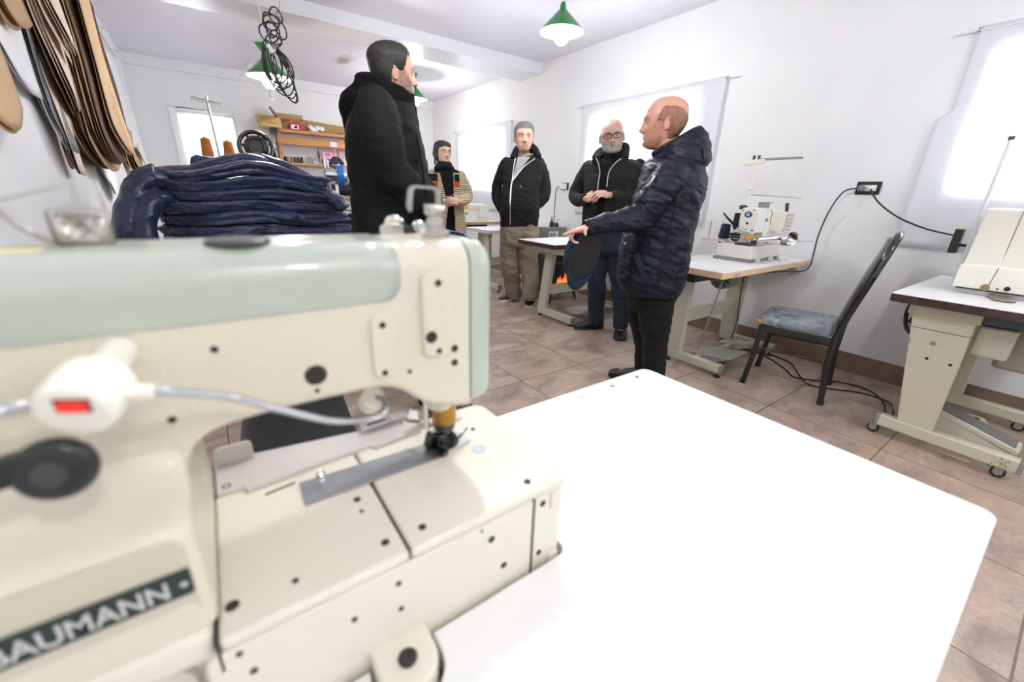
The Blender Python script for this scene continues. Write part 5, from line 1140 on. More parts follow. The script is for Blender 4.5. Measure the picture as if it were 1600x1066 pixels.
def shoe(name, heel, toe, w, m, sole, root, h=.10):
    heel, toe = V(heel), V(toe); heel.z = toe.z = 0; d = (toe-heel); L = max(d.length, .26); d = d.normalized(); s = V((d.y,-d.x,0))
    prof = [(-.02,.5,.085),(.02,.72,.10),(.10,.80,.105),(.22,.78,.112),(.36,.78,.098),(.50,.90,.078),(.66,1.0,.062),(.80,.98,.052),(.92,.80,.044),(.985,.5,.034),(1.0,.2,.024)]
    b = MB(); rings = []
    for t, ww, hh in prof:
        c = heel+d*(L*t); hw = w/2*ww; hh *= h/.10
        rings.append([c+s*(hw*math.copysign(abs(math.cos(a))**.75, math.cos(a)))+V((0,0,.012+ (hh-.012)*(.5+.5*math.copysign(abs(math.sin(a))**.8, math.sin(a))))) for a in [2*PI*k/18 for k in range(18)]])
    b.grid(rings); o = b.build(name, m, root, angle=60)
    b = MB(); rings = []
    outl = [(t, ww) for t, ww, hh in prof]
    pts = [heel+d*(L*t)+s*(w/2*ww*1.05) for t, ww in outl]+[heel+d*(L*t)-s*(w/2*ww*1.05) for t, ww in outl[::-1]]
    lo = [V((p.x,p.y,0)) for p in pts]; hi = [V((p.x,p.y,.024)) for p in pts]
    va = [b.bm.verts.new(p) for p in lo]; vb = [b.bm.verts.new(p) for p in hi]; k = len(va)
    b.bm.faces.new(va[::-1]); b.bm.faces.new(vb)
    for i in range(k): b.bm.faces.new((va[i],va[(i+1)%k],vb[(i+1)%k],vb[i]))
    b.build('sole', sole, o, .004)
    b = MB()
    for i in range(4):
        c = heel+d*(L*(.42+.07*i)); zz = .090-.010*i
        b.tube([c+s*(w*.22)+V((0,0,zz-.006)), c+V((0,0,zz+.004)), c-s*(w*.22)+V((0,0,zz-.006))], .0028, 6)
    b.build('laces', mat('black_lace', (.02,.02,.02), .8), o)
    return o
def add_vec(L, f=1): return V(L)*f
def person(key, label, skin, lip, brow, iris, cfg):
    D = PD[key]; n = V(D['n']); s = V(D['s']); HX = HeadX(D['head'])
    b = MB()
    b.grid([[HX(p) for p in r] for r in head_surface()])
    for sx in (-1,1): ear(b, sx, HX)
    T = D['torso']; k = HX.k; base = V(T[0][:3])
    b.tube([HX((0,-.012,-.03)), HX((0,-.022,-.09)), HX((0,-.03,-.13)), (HX((0,-.035,-.17))+base)/2-V((0,0,.0)), base-V((0,0,.05))], [.052*k,.057*k,.059*k,.064*k,.085*k], 24)
    torso(b, T[1:], .86, .82)
    limb(b, D['armA'], .72); limb(b, D['armB'], .72)
    if 'hips' in D: torso(b, D['hips'], .9, .9)
    for q in ('legA','legB'):
        if q in D: limb(b, D[q], .78)
    for i, q in enumerate(D.get('shoes') or []): pass
    sh = D.get('shoes') or D.get('foot') or (D['shoeA']+D['shoeB'])
    for i, q in enumerate(('legA','legB')):
        an = V(D[q][-1][:3]); h0, t0 = V(sh[2*i]), V(sh[2*i+1]); h0.z = t0.z = .045; dd = (t0-h0).normalized()
        b.tube([an, V((h0.x,h0.y,.07))+dd*.03, h0+dd*.10, h0+dd*.19], [.040,.040,.032,.022], 14)
    cfg['hands'](b, D, n, s, HX)
    me = vox(b, .0034, 2, .4)
    paint(me, HX, tone_fn(skin, lip, brow, cfg.get('stub'), cfg.get('stub_amt', 0), cfg.get('red', .3)))
    sm_ = skin_mat('skin_'+key, skin)
    LID[0] = mat('eyelid_'+key, tuple(c*.86 for c in skin), .5)
    o = link('person', me, sm_, None, angle=180)
    tag(o, label, 'person')
    eyes(HX, o, iris)
    return o, D, n, s, HX
def garment(name, b, m, root, voxel=.0075, smooth=3, disp=None, cut=None, mats=None, assign=None):
    me = vox(b, voxel, smooth, .5)
    if disp: displace(me, disp)
    o = link(name, me, mats or m, root, angle=180)
    if assign:
        mi = [assign(p.center) for p in me.polygons]; me.polygons.foreach_set('material_index', mi)
    return o
def trousers(D, m, root, disp, sc=1., name='trousers', rise=True):
    b = MB(); h_ = D['hips'][-1]; torso(b, D['hips']+[[h_[0],h_[1],h_[2]-.05,*[q*.78 for q in h_[3:6]],*[q*.72 for q in h_[6:9]]]], sc, sc)
    for q in ('legA','legB'):
        limb(b, D[q], sc); h = D['hips'][-1]
        a = V(D[q][0][:3]); c = a.lerp(V(h[:3]), .25)
        b.ell(c+V((0,0,.02)), D[q][0][3]*1.0*sc)
    return garment(name, b, m, root, .0075, 9, disp)
BLACKF = cloth('black_sweatshirt', s2l(30,30,33), .85)
def pocket_hands(b, D, n, s, HX):
    for q in ('armA','armB'):
        w = V(D[q][-1][:3]); p = V(D[q][-2][:3]); d = (w-p).normalized()
        hand(b, w, d-V((0,0,.6)), n*-1, HX.k*.95, 1, (.4,.5,.4))
def strip(name, pts, w, nrm, m, root, th=.004):
    b = MB(); S = spline(pts, 6); rings = []
    for i, p in enumerate(S):
        t = (S[min(i+1,len(S)-1)]-S[max(i-1,0)]).normalized(); u = V(nrm).normalized(); sd = t.cross(u).normalized()
        rings.append([p-sd*w/2-u*th, p+sd*w/2-u*th, p+sd*w/2+u*th, p-sd*w/2+u*th])
    b.grid(rings); return b.build(name, m, root)
def snap(o, pts, n, lift=.003, dist=.6):
    """press a line of points on to the surface of mesh o along direction n (from the viewer's side of the person)"""
    from mathutils.bvhtree import BVHTree
    t = BVHTree.FromPolygons([v.co for v in o.data.vertices], [p.vertices for p in o.data.polygons])
    out = []
    for p in pts:
        h = t.ray_cast(V(p)+V(n)*dist, -V(n), dist*2)
        out.append((h[0]+V(n)*lift) if h[0] is not None else V(p))
    return out
def arc_pts(pts, k=6): return spline(pts, k)
ZIPM = mat('silver_zip', (.55,.55,.55), .3, .9)

# ------------------------------------------------------------------ man in the hoodie
o, D, n, s, HX = person('m3', 'person in a black zip hoodie and khaki trousers, hands in pockets, grey short hair', (.60,.36,.28), (.42,.17,.15), (.12,.09,.08), mat('grey_iris', (.12,.15,.17), .2),
    dict(hands=pocket_hands, stub=(.30,.24,.21), stub_amt=.45, red=.5))
HOOD = BLACKF
b = MB(); torso(b, D['torso'][1:], 1, 1); limb(b, D['armA']); limb(b, D['armB'])
for q in ('armA','armB'): b.ell(V(D[q][-1][:3])-n*.06, .055)
jk = garment('hoodie', b, HOOD, o, .0075, 3, wrinkle(.009, 16, 6, 1.))
b = MB(); S = spline(D['hood'], 6); b.tube(S, [.022+.014*math.sin(PI*i/(len(S)-1)) for i in range(len(S))], 14)
b.tube([p-V((0,0,.03))-n*.02 for p in S], [.022+.020*math.sin(PI*i/(len(S)-1)) for i in range(len(S))], 14)
garment('hood', b, HOOD, o, .007, 3, wrinkle(.003, 20, 9, 4.))
# grey tee showing in the open neck
def vpanel(name, o, top_l, top_r, tip, D, n, m, root, lift=.004, nrow=14):
    rows = []
    for i in range(nrow+1):
        t = i/nrow; a = V(top_l).lerp(V(tip), t); c = V(top_r).lerp(V(tip), t)
        rows.append(snap(o, [a.lerp(c, u/10) for u in range(11)], n, lift))
    b = MB(); b.grid(rows, close_u=False, cap=False)
    q = b.build(name, m, root); md = q.modifiers.new('s','SOLIDIFY'); md.thickness = .004; md.offset = 0
    return q
neckc = V(D['torso'][0][:3])
zl = D['zipl']; tip = V(zl[0])
hl, hr = V(D['hood'][0]), V(D['hood'][-1])
tl = neckc-s*.062+V((0,0,-.005)); tr = neckc+s*.085+V((0,0,.0))
tee = vpanel('t_shirt', jk, tl, tr, tip, D, n, cloth('grey_t_shirt', s2l(158,164,170), .85), o)
strip('collar_band', snap(jk, [tl+V((0,0,.0)), (tl+tr)/2-V((0,0,.022)), tr], n, .006), .02, n, cloth('dark_grey_rib', s2l(92,92,94), .9), o)
strip('zip', snap(jk, [tip]+[V(p) for p in zl[1:]], n, .004), .010, n, ZIPM, o, .002)
for e in (tl-s*.03, tr+s*.02): strip('zip_edge', snap(jk, [e-V((0,0,.05)), e.lerp(tip,.5), tip], n, .006), .008, n, ZIPM, o, .002)
for dx in (-.10, .085):
    p0 = snap(jk, [tip+s*dx+V((0,0,.06)), tip+s*dx+V((0,0,.0)), tip+s*(dx*1.02)-V((0,0,.035))], n, .006)
    b = MB(); b.tube(p0, .004, 8); ds = b.build('drawstring', HOOD, o); b = MB(); b.cyl(p0[-1], p0[-1]-V((0,0,.02)), .005, n=8); b.build('string_tip', ZIPM, ds)
for q, sg in (('armA',1),('armB',-1)):
    w = V(D[q][-1][:3]); strip('pocket_edge', snap(jk, [w+s*sg*.06+V((0,0,.075)), w+s*sg*.035+V((0,0,.01)), w+s*sg*.0-V((0,0,.06))], n, .005), .012, n, HOOD, o, .003)
KH = cloth('khaki_twill', s2l(140,128,114), .75, var=.12)
trousers(D, KH, o, lambda c, m, w1=wrinkle(.013, 9, 6, 7., .9), w2=wrinkle(.006, 22, 12, 2., .6): w1(c, m)+w2(c, m))
BSH = mat('black_sneaker', (.02,.02,.022), .45); WSOLE = mat('white_sole', (.75,.75,.75), .5)
for q in ('shoeA','shoeB'):
    sh = shoe('shoe', V(D[q][0]), V(D[q][1]), .115, BSH, WSOLE, o, .11)
    h0, t0 = V(D[q][0]), V(D[q][1]); d = (t0-h0).normalized(); sd = V((d.y,-d.x,0))
    b = MB()
    for sg in (-1,1): b.bar(h0+d*.10+sd*sg*.046+V((0,0,.05)), h0+d*.16+sd*sg*.047+V((0,0,.085)), .006, .010)
    b.build('lime_stripe', mat('lime_yellow', s2l(190,210,40), .5), sh)
GREYH = hairmat('grey_hair', s2l(104,102,102))
def off_short(front=.056, side=.02, back=-.09, th=.012, ear_cut=True):
    def f(x, y, z, az):
        a = abs(az)  # 0 face, pi back
        line = front if a < .75 else (front+(side-front)*sstep(.75,1.25,a) if a < 1.25 else (side if a < 1.7 else side+(back-side)*sstep(1.7,2.2,a)))
        line += .004*noise.noise(V((x*70,y*70,z*30)))
        k_ = sstep(line-.004, line+.030, z); t0 = sstep(line-.005, line+.003, z)
        return -.004+.0052*t0+(th*(.45+.55*sstep(.02,.07,z)))*k_
    return f
shell('hair', HX, off_short(.064,.0,-.075,.014), GREYH, o, .0035, 90)
def off_goatee(x, y, z, az):
    m = sstep(.034,.024,abs(x))*sstep(-.070,-.082,z)*(1 if y > .03 else 0)
    m = max(m, .8*sstep(.036,.03,abs(x))*G(z+.053,.0045)*(1 if y > .05 else 0), .7*G(abs(x)-.029,.005)*(1 if -.09 < z < -.05 and y > .04 else 0))
    return -.004+.0065*m
shell('goatee', HX, off_goatee, hairmat('greying_beard', s2l(146,124,112)), o, .001, 200)

# ------------------------------------------------------------------ woman in the cardigan
def clasp(b, D, n, s, HX):
    a, c = [V(p) for p in D['handA']], [V(p) for p in D['handB']]
    hand(b, a[0], a[1]-a[0]+V((0,0,.02)), -n-V((0,0,.2)), .92, 1, (.35,.5,.4), .06)
    hand(b, c[0]+n*.02, c[1]-c[0]+V((0,0,-.01)), -n-V((0,0,.25)), .92, -1, (.3,.5,.4), .06)
o, D, n, s, HX = person('w', 'person with short dark hair in a beige ribbed cardigan over black, hands clasped', (.62,.39,.29), (.45,.18,.16), (.05,.035,.03), mat('brown_iris', (.06,.03,.02), .2), dict(hands=clasp, red=.3))
KNIT = cloth('beige_rib_knit', s2l(184,170,140), .9, var=.06)
nt = KNIT.node_tree; wv = nt.nodes.new('ShaderNodeTexWave'); wv.bands_direction = 'Z'; wv.inputs['Scale'].default_value = 16; wv.inputs['Distortion'].default_value = 1.2; wv.inputs['Detail'].default_value = 1
tcn = nt.nodes.new('ShaderNodeTexCoord'); bpn = nt.nodes.new('ShaderNodeBump'); bpn.inputs['Strength'].default_value = .9; bpn.inputs['Distance'].default_value = .012
nt.links.new(tcn.outputs['Object'], wv.inputs['Vector']); nt.links.new(wv.outputs['Fac'], bpn.inputs['Height']); nt.links.new(bpn.outputs['Normal'], nt.nodes['Principled BSDF'].inputs['Normal'])
BK = cloth('black_knit', s2l(24,23,24), .9); RUST = cloth('rust_red_knit', s2l(170,62,40), .9); BLKT = cloth('black_top', s2l(20,19,20), .85)
b = MB(); torso(b, [r for r in D['torso'][1:]], .97, .95); top_ = garment('top', b, BLKT, o, .0075, 3, wrinkle(.003, 18, 8, 3.))
c0 = V(D['torso'][3][:3])
def knit_pick(p):
    u = (p-c0).dot(s); v = p.z-c0.z
    f = (p-c0).dot(n)
    if f > -.03:
        if -.075 < v < .045 and (.075 < u < .125 or -.20 < u < -.085): return 1 if v > -.02 else 2
    return 0
b = MB(); torso(b, D['torso'][2:], 1.06, 1.08); limb(b, D['armA'], 1.08); limb(b, D['armB'], 1.08)
me = vox(b, .0065, 3, .5); displace(me, wrinkle(.004, 14, 7, 9.))
# open front: cut the panel between the two edges
bm = bmesh.new(); bm.from_mesh(me); dl = []
zt = V(D['torso'][1][:3]).z; zb = V(D['torso'][-1][:3]).z
for f in bm.faces:
    c = f.calc_center_median(); u = (c-c0).dot(s); w_ = (c-c0).dot(n); t = (zt-c.z)/(zt-zb)
    lim_r = .048 if t < .5 else .048+.03*(t-.5); lim_l = -.075+.085*min(1,t/.5) if t < .5 else .010-.10*(t-.5)
    if w_ > .02 and lim_l < u-.0 < lim_r+.02 and w_ < .24 and not any((c-V(q[:3])).length < q[3]*1.25 for A in ('armA','armB') for q in D[A]): dl.append(f)
bmesh.ops.delete(bm, geom=dl, context='FACES'); bm.to_mesh(me); bm.free()
cg = link('cardigan', me, [KNIT, BK, RUST], o, angle=180); me.polygons.foreach_set('material_index', [knit_pick(p.center) for p in me.polygons])
md = cg.modifiers.new('s','SOLIDIFY'); md.thickness = .006; md.offset = -1
b = MB(); nb = V(D['torso'][0][:3]); 
for k_, (rr, dz) in enumerate(((.060,.004),(.068,-.012),(.080,-.032))): b.torus(nb+V((0,0,dz))+n*.008*k_, (0,0,1)-n*0 if False else V((0,0,1))-n*.25, rr, .022, 28, 10)
garment('scarf_collar', b, BLKT, o, .006, 2, wrinkle(.003, 40, 9, 5.))
trousers(D, BLKT, o, wrinkle(.005, 11, 6, 2.))
for i in (0,2): shoe('shoe', D['foot'][i], D['foot'][i+1], .095, BSH, mat('black_sole', (.02,.02,.02), .6), o, .08)
DKH = hairmat('dark_brown_hair', s2l(36,28,26), .4)
def off_bob(x, y, z, az):
    a = abs(az); line = .062-.02*sstep(.2,.9,a)*(1 if az < 0 else .6) if a < 1.05 else .048-.155*sstep(1.05,1.5,a)
    line += .005*noise.noise(V((x*60,y*60,z*30))); return -.004+.006*sstep(line-.006, line+.003, z)+(.013+.018*sstep(1.5,2.4,a)*sstep(.06,-.04,z)+.004*noise.noise(V((x*30,y*30,z*14))))*sstep(line-.004, line+.035, z)*(1-.2*sstep(.09,.118,z))
shell('hair', HX, off_bob, DKH, o, .007, 60)
b = MB(); random.seed(5)
for k_ in range(26):
    a = PI*(.55+.9*random.random()); r0 = V((.085*math.sin(a)*random.choice((-1,1)), .09*math.cos(a), -.055-.05*random.random()))
    b.tube([HX(r0+V((0,0,.05))), HX(r0*1.06), HX(r0*1.16+V((0,0,-.022)))], [.009,.0075,.001], 6)
b.build('hair_ends', DKH, o)

# ------------------------------------------------------------------ man with glasses
def pinch(b, D, n, s, HX):
    a, c = [V(p) for p in D['handA']], [V(p) for p in D['handB']]
    hand(b, a[0], a[1]-a[0]+V((0,0,.02)), V((0,0,-.5))-n*.9, 1.0, 1, (1.2,1.4,.7), .03, None, .3)
    hand(b, c[0], c[1]-c[0]+V((0,0,.03)), V((0,0,-.7))-n*.6, 1.05, -1, (.55,.7,.45), .06, None, .3)
o, D, n, s, HX = person('m4', 'person with grey beard, black-framed glasses, dark open fleece jacket and jeans, fingertips together', (.62,.38,.30), (.42,.18,.15), (.30,.26,.24), mat('dark_iris', (.05,.035,.03), .2), dict(hands=pinch, red=.45))
FLE = cloth('charcoal_fleece', s2l(38,38,38), .95, bump=.5, bscale=500); SHN = cloth('black_shell_fabric', s2l(30,30,32), .5)
c0 = V(D['torso'][3][:3]); zy = c0.z-.06
b = MB(); torso(b, D['torso'][1:], .95, .93); b.torus(V(D['torso'][0][:3])-V((0,0,.005)), V((0,0,1))-n*.3, .078, .024, 28, 10); garment('polo_shirt', b, cloth('black_polo', s2l(22,22,24), .85), o, .0075, 3, wrinkle(.003, 18, 8, 3.))
b = MB(); torso(b, D['torso'][1:], 1, 1); limb(b, D['armA']); limb(b, D['armB'])
me = vox(b, .007, 3, .5); displace(me, wrinkle(.006, 15, 6, 21.))
za, zb_ = [V(p) for p in D['zipA']], [V(p) for p in D['zipB']]
bm = bmesh.new(); bm.from_mesh(me); dl = []
def edge_u(Z, z):
    for i in range(len(Z)-1):
        if Z[i].z >= z >= Z[i+1].z: t = (Z[i].z-z)/(Z[i].z-Z[i+1].z); return (Z[i].lerp(Z[i+1], t)-c0).dot(s)
    return (Z[0]-c0).dot(s) if z > Z[0].z else (Z[-1]-c0).dot(s)+(.03 if Z is za else -.004)*min(1, (Z[-1].z-z)/.1)*0
for f in bm.faces:
    c = f.calc_center_median(); u = (c-c0).dot(s); w_ = (c-c0).dot(n)
    if w_ > .06 and edge_u(za, c.z)+.004 < u < edge_u(zb_, c.z)-.004 and not any((c-V(q[:3])).length < q[3]*1.3 for A in ('armA','armB') for q in D[A]): dl.append(f)
bmesh.ops.delete(bm, geom=dl, context='FACES'); bm.to_mesh(me); bm.free()
jk = link('fleece_jacket', me, [FLE, SHN], o, angle=180)
me.polygons.foreach_set('material_index', [1 if (p.center.z > zy+.01 and abs((p.center-c0).dot(s)) < .19) else 0 for p in me.polygons])
md = jk.modifiers.new('s','SOLIDIFY'); md.thickness = .006; md.offset = -1
b = MB(); S = spline(D['collar'], 6); b.tube(S, [(.014,.034)]*len(S), 12); b.tube([p-V((0,0,.03)) for p in S], [(.016,.034)]*len(S), 12)
garment('collar', b, FLE, o, .006, 2)
for Z in (za, zb_): strip('zip_edge', snap(jk, Z+[Z[-1]-V((0,0,.15)), Z[-1]-V((0,0,.3))], n, .006)[:len(Z)+(1 if Z is za else 0)], .0075, n, mat('pale_zip_tape', (.45,.45,.45), .5), o, .002)
strip('chest_seam', snap(jk, [c0-s*.19+V((0,0,-.055)), c0-s*.12+V((0,0,-.058)), c0-s*.085+V((0,0,-.065))], n, .003), .004, n, SHN, o, .002)
strip('chest_seam', snap(jk, [c0+s*.035+V((0,0,-.06)), c0+s*.12+V((0,0,-.055)), c0+s*.19+V((0,0,-.05))], n, .003), .004, n, SHN, o, .002)
for A in ('armA','armB'):
    w, p = V(D[A][-1][:3]), V(D[A][-2][:3]); d = (w-p).normalized(); r = D[A][-1][3]
    MB().tube([w-d*.03, w+d*.012], [r*1.08, r*.98], 18).build('cuff', SHN, o, .003)
# polo collar
nb = V(D['torso'][0][:3])
b = MB(); b.prism([(0,0),(.045,.02),(.06,-.05),(.012,-.075)], nb-s*.055+n*.085+V((0,0,-.0)), s*.9+n*.1, V((0,0,1))-n*.3, .005); b.prism([(0,0),(-.04,.02),(-.05,-.05),(-.012,-.075)], nb+s*.065+n*.085, s*.9-n*.1, V((0,0,1))-n*.3, .005)
b.build('polo_collar', cloth('black_polo', (0,0,0)), o, .001)
JEAN = cloth('blue_denim', s2l(37,46,61), .8, bump=.4, bscale=600, var=.14)
trousers(D, JEAN, o, wrinkle(.011, 13, 6, 5., .7))
BBT = mat('black_leather_boot', (.016,.015,.015), .5)
for q in ('shoeA','shoeB'): shoe('shoe', D[q][0], D[q][1], .115, BBT, mat('black_sole', (.02,.02,.02), .6), o, .115)
def off_beard(lo=-.028, th=.010, most=True):
    def f(x, y, z, az):
        a = abs(az)
        line = -.066-.0*a if a < .35 else -.066+.05*sstep(.35,.95,a)
        m = sstep(line+.010, line-.016, z)*sstep(1.48,1.36,a)
        m = max(m, 1.0*(1 if abs(x) < .034 else 0)*G(z+.054,.006)*(1 if y > .05 else 0))
        if 1.2 < a < 1.5: m = max(m, sstep(.03,.015,z)*sstep(1.2,1.28,a)*sstep(1.5,1.42,a))
        return -.0035+(th*(.55+.75*sstep(-.06,-.11,z))+.0035)*m
    return f
shell('beard', HX, off_beard(), hairmat('grey_white_beard', s2l(158,154,150), .25), o, .003, 150)
def off_fringe(hi=.035, th=.006):
    def f(x, y, z, az):
        a = abs(az); return -.004+(th+.004)*sstep(hi+.016, hi-.02, z)*sstep(1.22,1.5,a)*(1 if z > (-.01 if a < 1.75 else -.085) else 0)
    return f
shell('hair', HX, off_fringe(), hairmat('grey_side_hair', s2l(150,146,142), .2), o, .002, 150)
gf = mat('black_acetate', (.012,.012,.014), .2)
g = MB()
for sx in (-1,1):
    g.tube([HX((sx*.034+.027*math.copysign(abs(math.cos(a))**.6,math.cos(a)), .106-.10*abs(sx*.034+.027*math.cos(a))**1.6*2, -.002+.0165*math.copysign(abs(math.sin(a))**.6,math.sin(a)))) for a in [2*PI*k_/28 for k_ in range(28)]], .0026*HX.k, 6, closed=True)
    g.tube([HX((sx*.061,.094,.006)), HX((sx*.074,.05,.006)), HX((sx*.080,-.01,.003)), HX((sx*.079,-.028,-.014))], .0028*HX.k, 6)
    g.tube([HX((sx*.028+(-.02 if False else 0)+.02*math.cos(a), .1075-.004*0, .0145)) for a in (2.6, 1.57, .5)], .004*HX.k, 6)
g.tube([HX((-.009,.108,.004)), HX((0,.1105,.007)), HX((.009,.108,.004))], .003*HX.k, 6)
gl = g.build('glasses', gf, o)
for sx in (-1,1):
    g = MB(); g.prism([(.0255*math.copysign(abs(math.cos(a))**.6,math.cos(a)), .0155*math.copysign(abs(math.sin(a))**.6,math.sin(a))) for a in [2*PI*k_/24 for k_ in range(24)]], HX((sx*.034,.1035,-.002)), HX.R@V((1,-.12*sx,0))*HX.k, HX.R@V((0,0,1))*HX.k, .001)
    g.build('lens', GLASS, gl)

# ------------------------------------------------------------------ man in the navy parka
def point_hold(b, D, n, s, HX):
    f = [V(p) for p in D['finger']]; w = V(D['handA'][0]); k = .98
    d = (f[1]-w).normalized(); d = (V(D['handA'][1])-w).normalized()*.5+(f[2]-f[0]).normalized()*.5
    hand(b, w+d*.012, d, V((0,0,-1))+n*.25, k, 1, (1.0,1.1,.7), .04, (.02,.06,.06), .15)
    w = V(D['armB'][-1][:3]); hand(b, w, w-V(D['armB'][-2][:3]), -n+V((0,0,-.5)), 1., -1, (.6,.7,.5))
o, D, n, s, HX = person('m5', 'person with balding ginger head and stubble in a long navy hooded parka, pointing ahead', (.64,.34,.27), (.44,.19,.16), (.36,.20,.12), mat('blue_iris', (.12,.18,.24), .2), dict(hands=point_hold, stub=(.36,.165,.075), stub_amt=.75, red=.45))
NAVY = mat('navy_nylon', s2l(13,19,36), .45, bump=.45, bscale=26, var=.10, vscale=8, spec=.28, stretch=(.6,.6,2.2), detail=6)
b = MB(); torso(b, D['torso'][1:], 1, 1, 2.3); limb(b, D['armA']); limb(b, D['armB'])
pk = garment('parka', b, NAVY, o, .0075, 3, lambda c, m, w1=wrinkle(.009, 17, 5, 31., .45), w2=wrinkle(.006, 38, 12, 11., .8): w1(c, m)+w2(c, m))
T = D['torso']
S = spline(D['hood'], 6)
b = MB(); hc = V(T[0][:3])
bk = s   # the back of the man is to the image right
rim = [V(p) for p in D['hood']]
# hood: padded collar ring rising at the nape, with the bag lying behind
near = [hc-bk*.095+n*.05+V((0,0,-.005)), hc-bk*.03+n*.105+V((0,0,.025)), hc+bk*.045+n*.12+V((0,0,.065)), hc+bk*.10+n*.085+V((0,0,.10)), hc+bk*.118+V((0,0,.112)), hc+bk*.10-n*.085+V((0,0,.10)), hc+bk*.045-n*.12+V((0,0,.065)), hc-bk*.03-n*.105+V((0,0,.025)), hc-bk*.095-n*.05+V((0,0,-.005))]
S = spline(near, 6); m_ = len(S)-1
b.tube(S, [.018+.008*math.sin(PI*i/m_) for i in range(m_+1)], 14)
b.tube([p-V((0,0,.035))+bk*.012 for p in S], [.026+.014*math.sin(PI*i/m_) for i in range(m_+1)], 14)
b.tube([p-V((0,0,.075))+bk*.018 for p in S], [.032+.020*math.sin(PI*i/m_) for i in range(m_+1)], 14)
b.tube([p-V((0,0,.12))+bk*(.01+.012*math.sin(PI*i/m_)) for i, p in enumerate(S)], [.034+.026*math.sin(PI*i/m_) for i in range(m_+1)], 14)
hd = garment('hood', b, NAVY, o, .0075, 4, wrinkle(.006, 26, 9, 17.))
b = MB(); b.tube([p+V((0,0,.012))-bk*.012 for p in S[3:-3]], .011, 10); b.build('hood_lining', mat('ochre_fleece', s2l(120,96,48), .95, bump=.8, bscale=300), o)
c0 = V(T[6][:3])
def onp(px): return snap(pk, px, n, .005)
strip('side_seam', onp([c0+s*.085+V((0,0,.42)), c0+s*.075+V((0,0,.2)), c0+s*.05, c0+s*.04-V((0,0,.29))]), .006, n, NAVY, o, .003)
strip('waist_seam', onp([c0-s*.12+V((0,0,.02)), c0+s*.0+V((0,0,-.0)), c0+s*.15+V((0,0,-.0))]), .006, n, NAVY, o, .003)
pf = onp([c0-s*.165-V((0,0,.075)), c0-s*.10-V((0,0,.085)), c0-s*.03-V((0,0,.075))]); strip('pocket_flap', pf, .075, n, NAVY, o, .006)
b = MB(); b.lathe([(.001,0),(.008,0),(.007,.003),(.001,.004)], pf[-3]+n*.008-V((0,0,.012)), n, 14); b.build('snap_button', ZIPM, o)
strip('pocket_edge', onp([c0-s*.10-V((0,0,.13)), c0-s*.06-V((0,0,.20)), c0-s*.02-V((0,0,.27))]), .03, n, NAVY, o, .006)
strip('hem_band', onp([c0-s*.16-V((0,0,.285)), c0-s*.04-V((0,0,.31)), c0+s*.08-V((0,0,.335)), c0+s*.15-V((0,0,.35))]), .012, n, NAVY, o, .004)
aw, ap = V(D['armA'][-1][:3]), V(D['armA'][-2][:3]); d = (aw-ap).normalized(); r = D['armA'][-1][3]
MB().tube([aw-d*.035, aw-d*.01, aw+d*.022], [r*1.10, r*1.16, r*1.02], 20).build('cuff', NAVY, o, .003)
sp = onp([V(D['armA'][1][:3])-s*.045+V((0,0,.05)), V(D['armA'][1][:3])-s*.055+V((0,0,.03)), V(D['armA'][1][:3])-s*.066+V((0,0,.012))]); strip('sleeve_zip', sp, .012, n, ZIPM, o, .002)
hp = snap(hd, [hc+s*.14+V((0,0,.02)), hc+s*.15-V((0,0,.02)), hc+s*.15-V((0,0,.07))], n, .004); b = MB(); b.tube(hp, .006, 8); b.build('hood_cord', NAVY, o)
BTR = cloth('black_trousers', s2l(22,23,25), .8, var=.1)
trousers(D, BTR, o, wrinkle(.012, 12, 6, 15., .6))
for i in (0,2): shoe('shoe', D['shoes'][i], D['shoes'][i+1], .115, mat('black_leather_shoe', s2l(38,40,42), .45), mat('black_sole', (.02,.02,.02), .6), o, .105)
def off_ginger(x, y, z, az):
    a = abs(az); hi = .058-.02*sstep(2.2,3.0,a)
    lo = .0 if a < 1.55 else (.0-.03*sstep(1.4,1.6,a) if a < 1.75 else -.03-.06*sstep(1.75,2.1,a))
    n_ = .006*noise.noise(V((x*50,y*50,z*25))); hi = min(-.03+.10*sstep(.85,1.55,a), .064-.038*sstep(2.1,3.1,a)); return -.0035+.0085*sstep(hi+.014+n_, hi-.016+n_, z)*sstep(lo-.010, lo+.012, z)*sstep(.95,1.1,a)
shell('hair', HX, off_ginger, hairmat('ginger_brown_hair', s2l(148,106,82), .25), o, .0018, 170)
def off_stub(x, y, z, az):
    a = abs(az); line = -.050 if a < .4 else -.050+.075*sstep(.4,1.3,a)
    m = sstep(line+.012, line-.012, z)*sstep(1.5,1.4,a)*(1-.9*G(x,.02)*G(z+.066,.006)*(1 if y > .05 else 0))
    return -.0035+.0048*m
# the cap he holds
cw = [V(p) for p in D['cap']]
CAPM = cloth('navy_wool_cap', s2l(33,45,64), .9, var=.12)
cp = empty('flat_cap', tuple(cw[0]), 'navy cap with black lining hanging from the pointing hand of the person in the parka', 'cap')
axis_up = (cw[1]-cw[2]).normalized(); wid = (cw[4]-cw[0]); wid = (wid-axis_up*wid.dot(axis_up)).normalized(); dn = axis_up.cross(wid)
if dn.dot(n) < 0: dn = -dn
cen = (cw[1]+cw[2])/2; a_, b_ = (cw[1]-cw[2]).length/2*1.16, .062
open_n = (wid*.62+dn*.78).normalized()   # the opening looks to the right and towards the viewer
lat = axis_up.cross(open_n).normalized()
b = MB(); rings = []
for t, sc in ((0,1.0),(.012,1.05),(.035,1.08),(.065,1.0),(.088,.80),(.102,.5),(.106,.1)):
    rings.append([cen-open_n*t+axis_up*(a_*sc*math.sin(q)-(.02 if t > .03 else 0)*0)+lat*(.085*sc*math.cos(q)) for q in [2*PI*k_/36 for k_ in range(36)]])
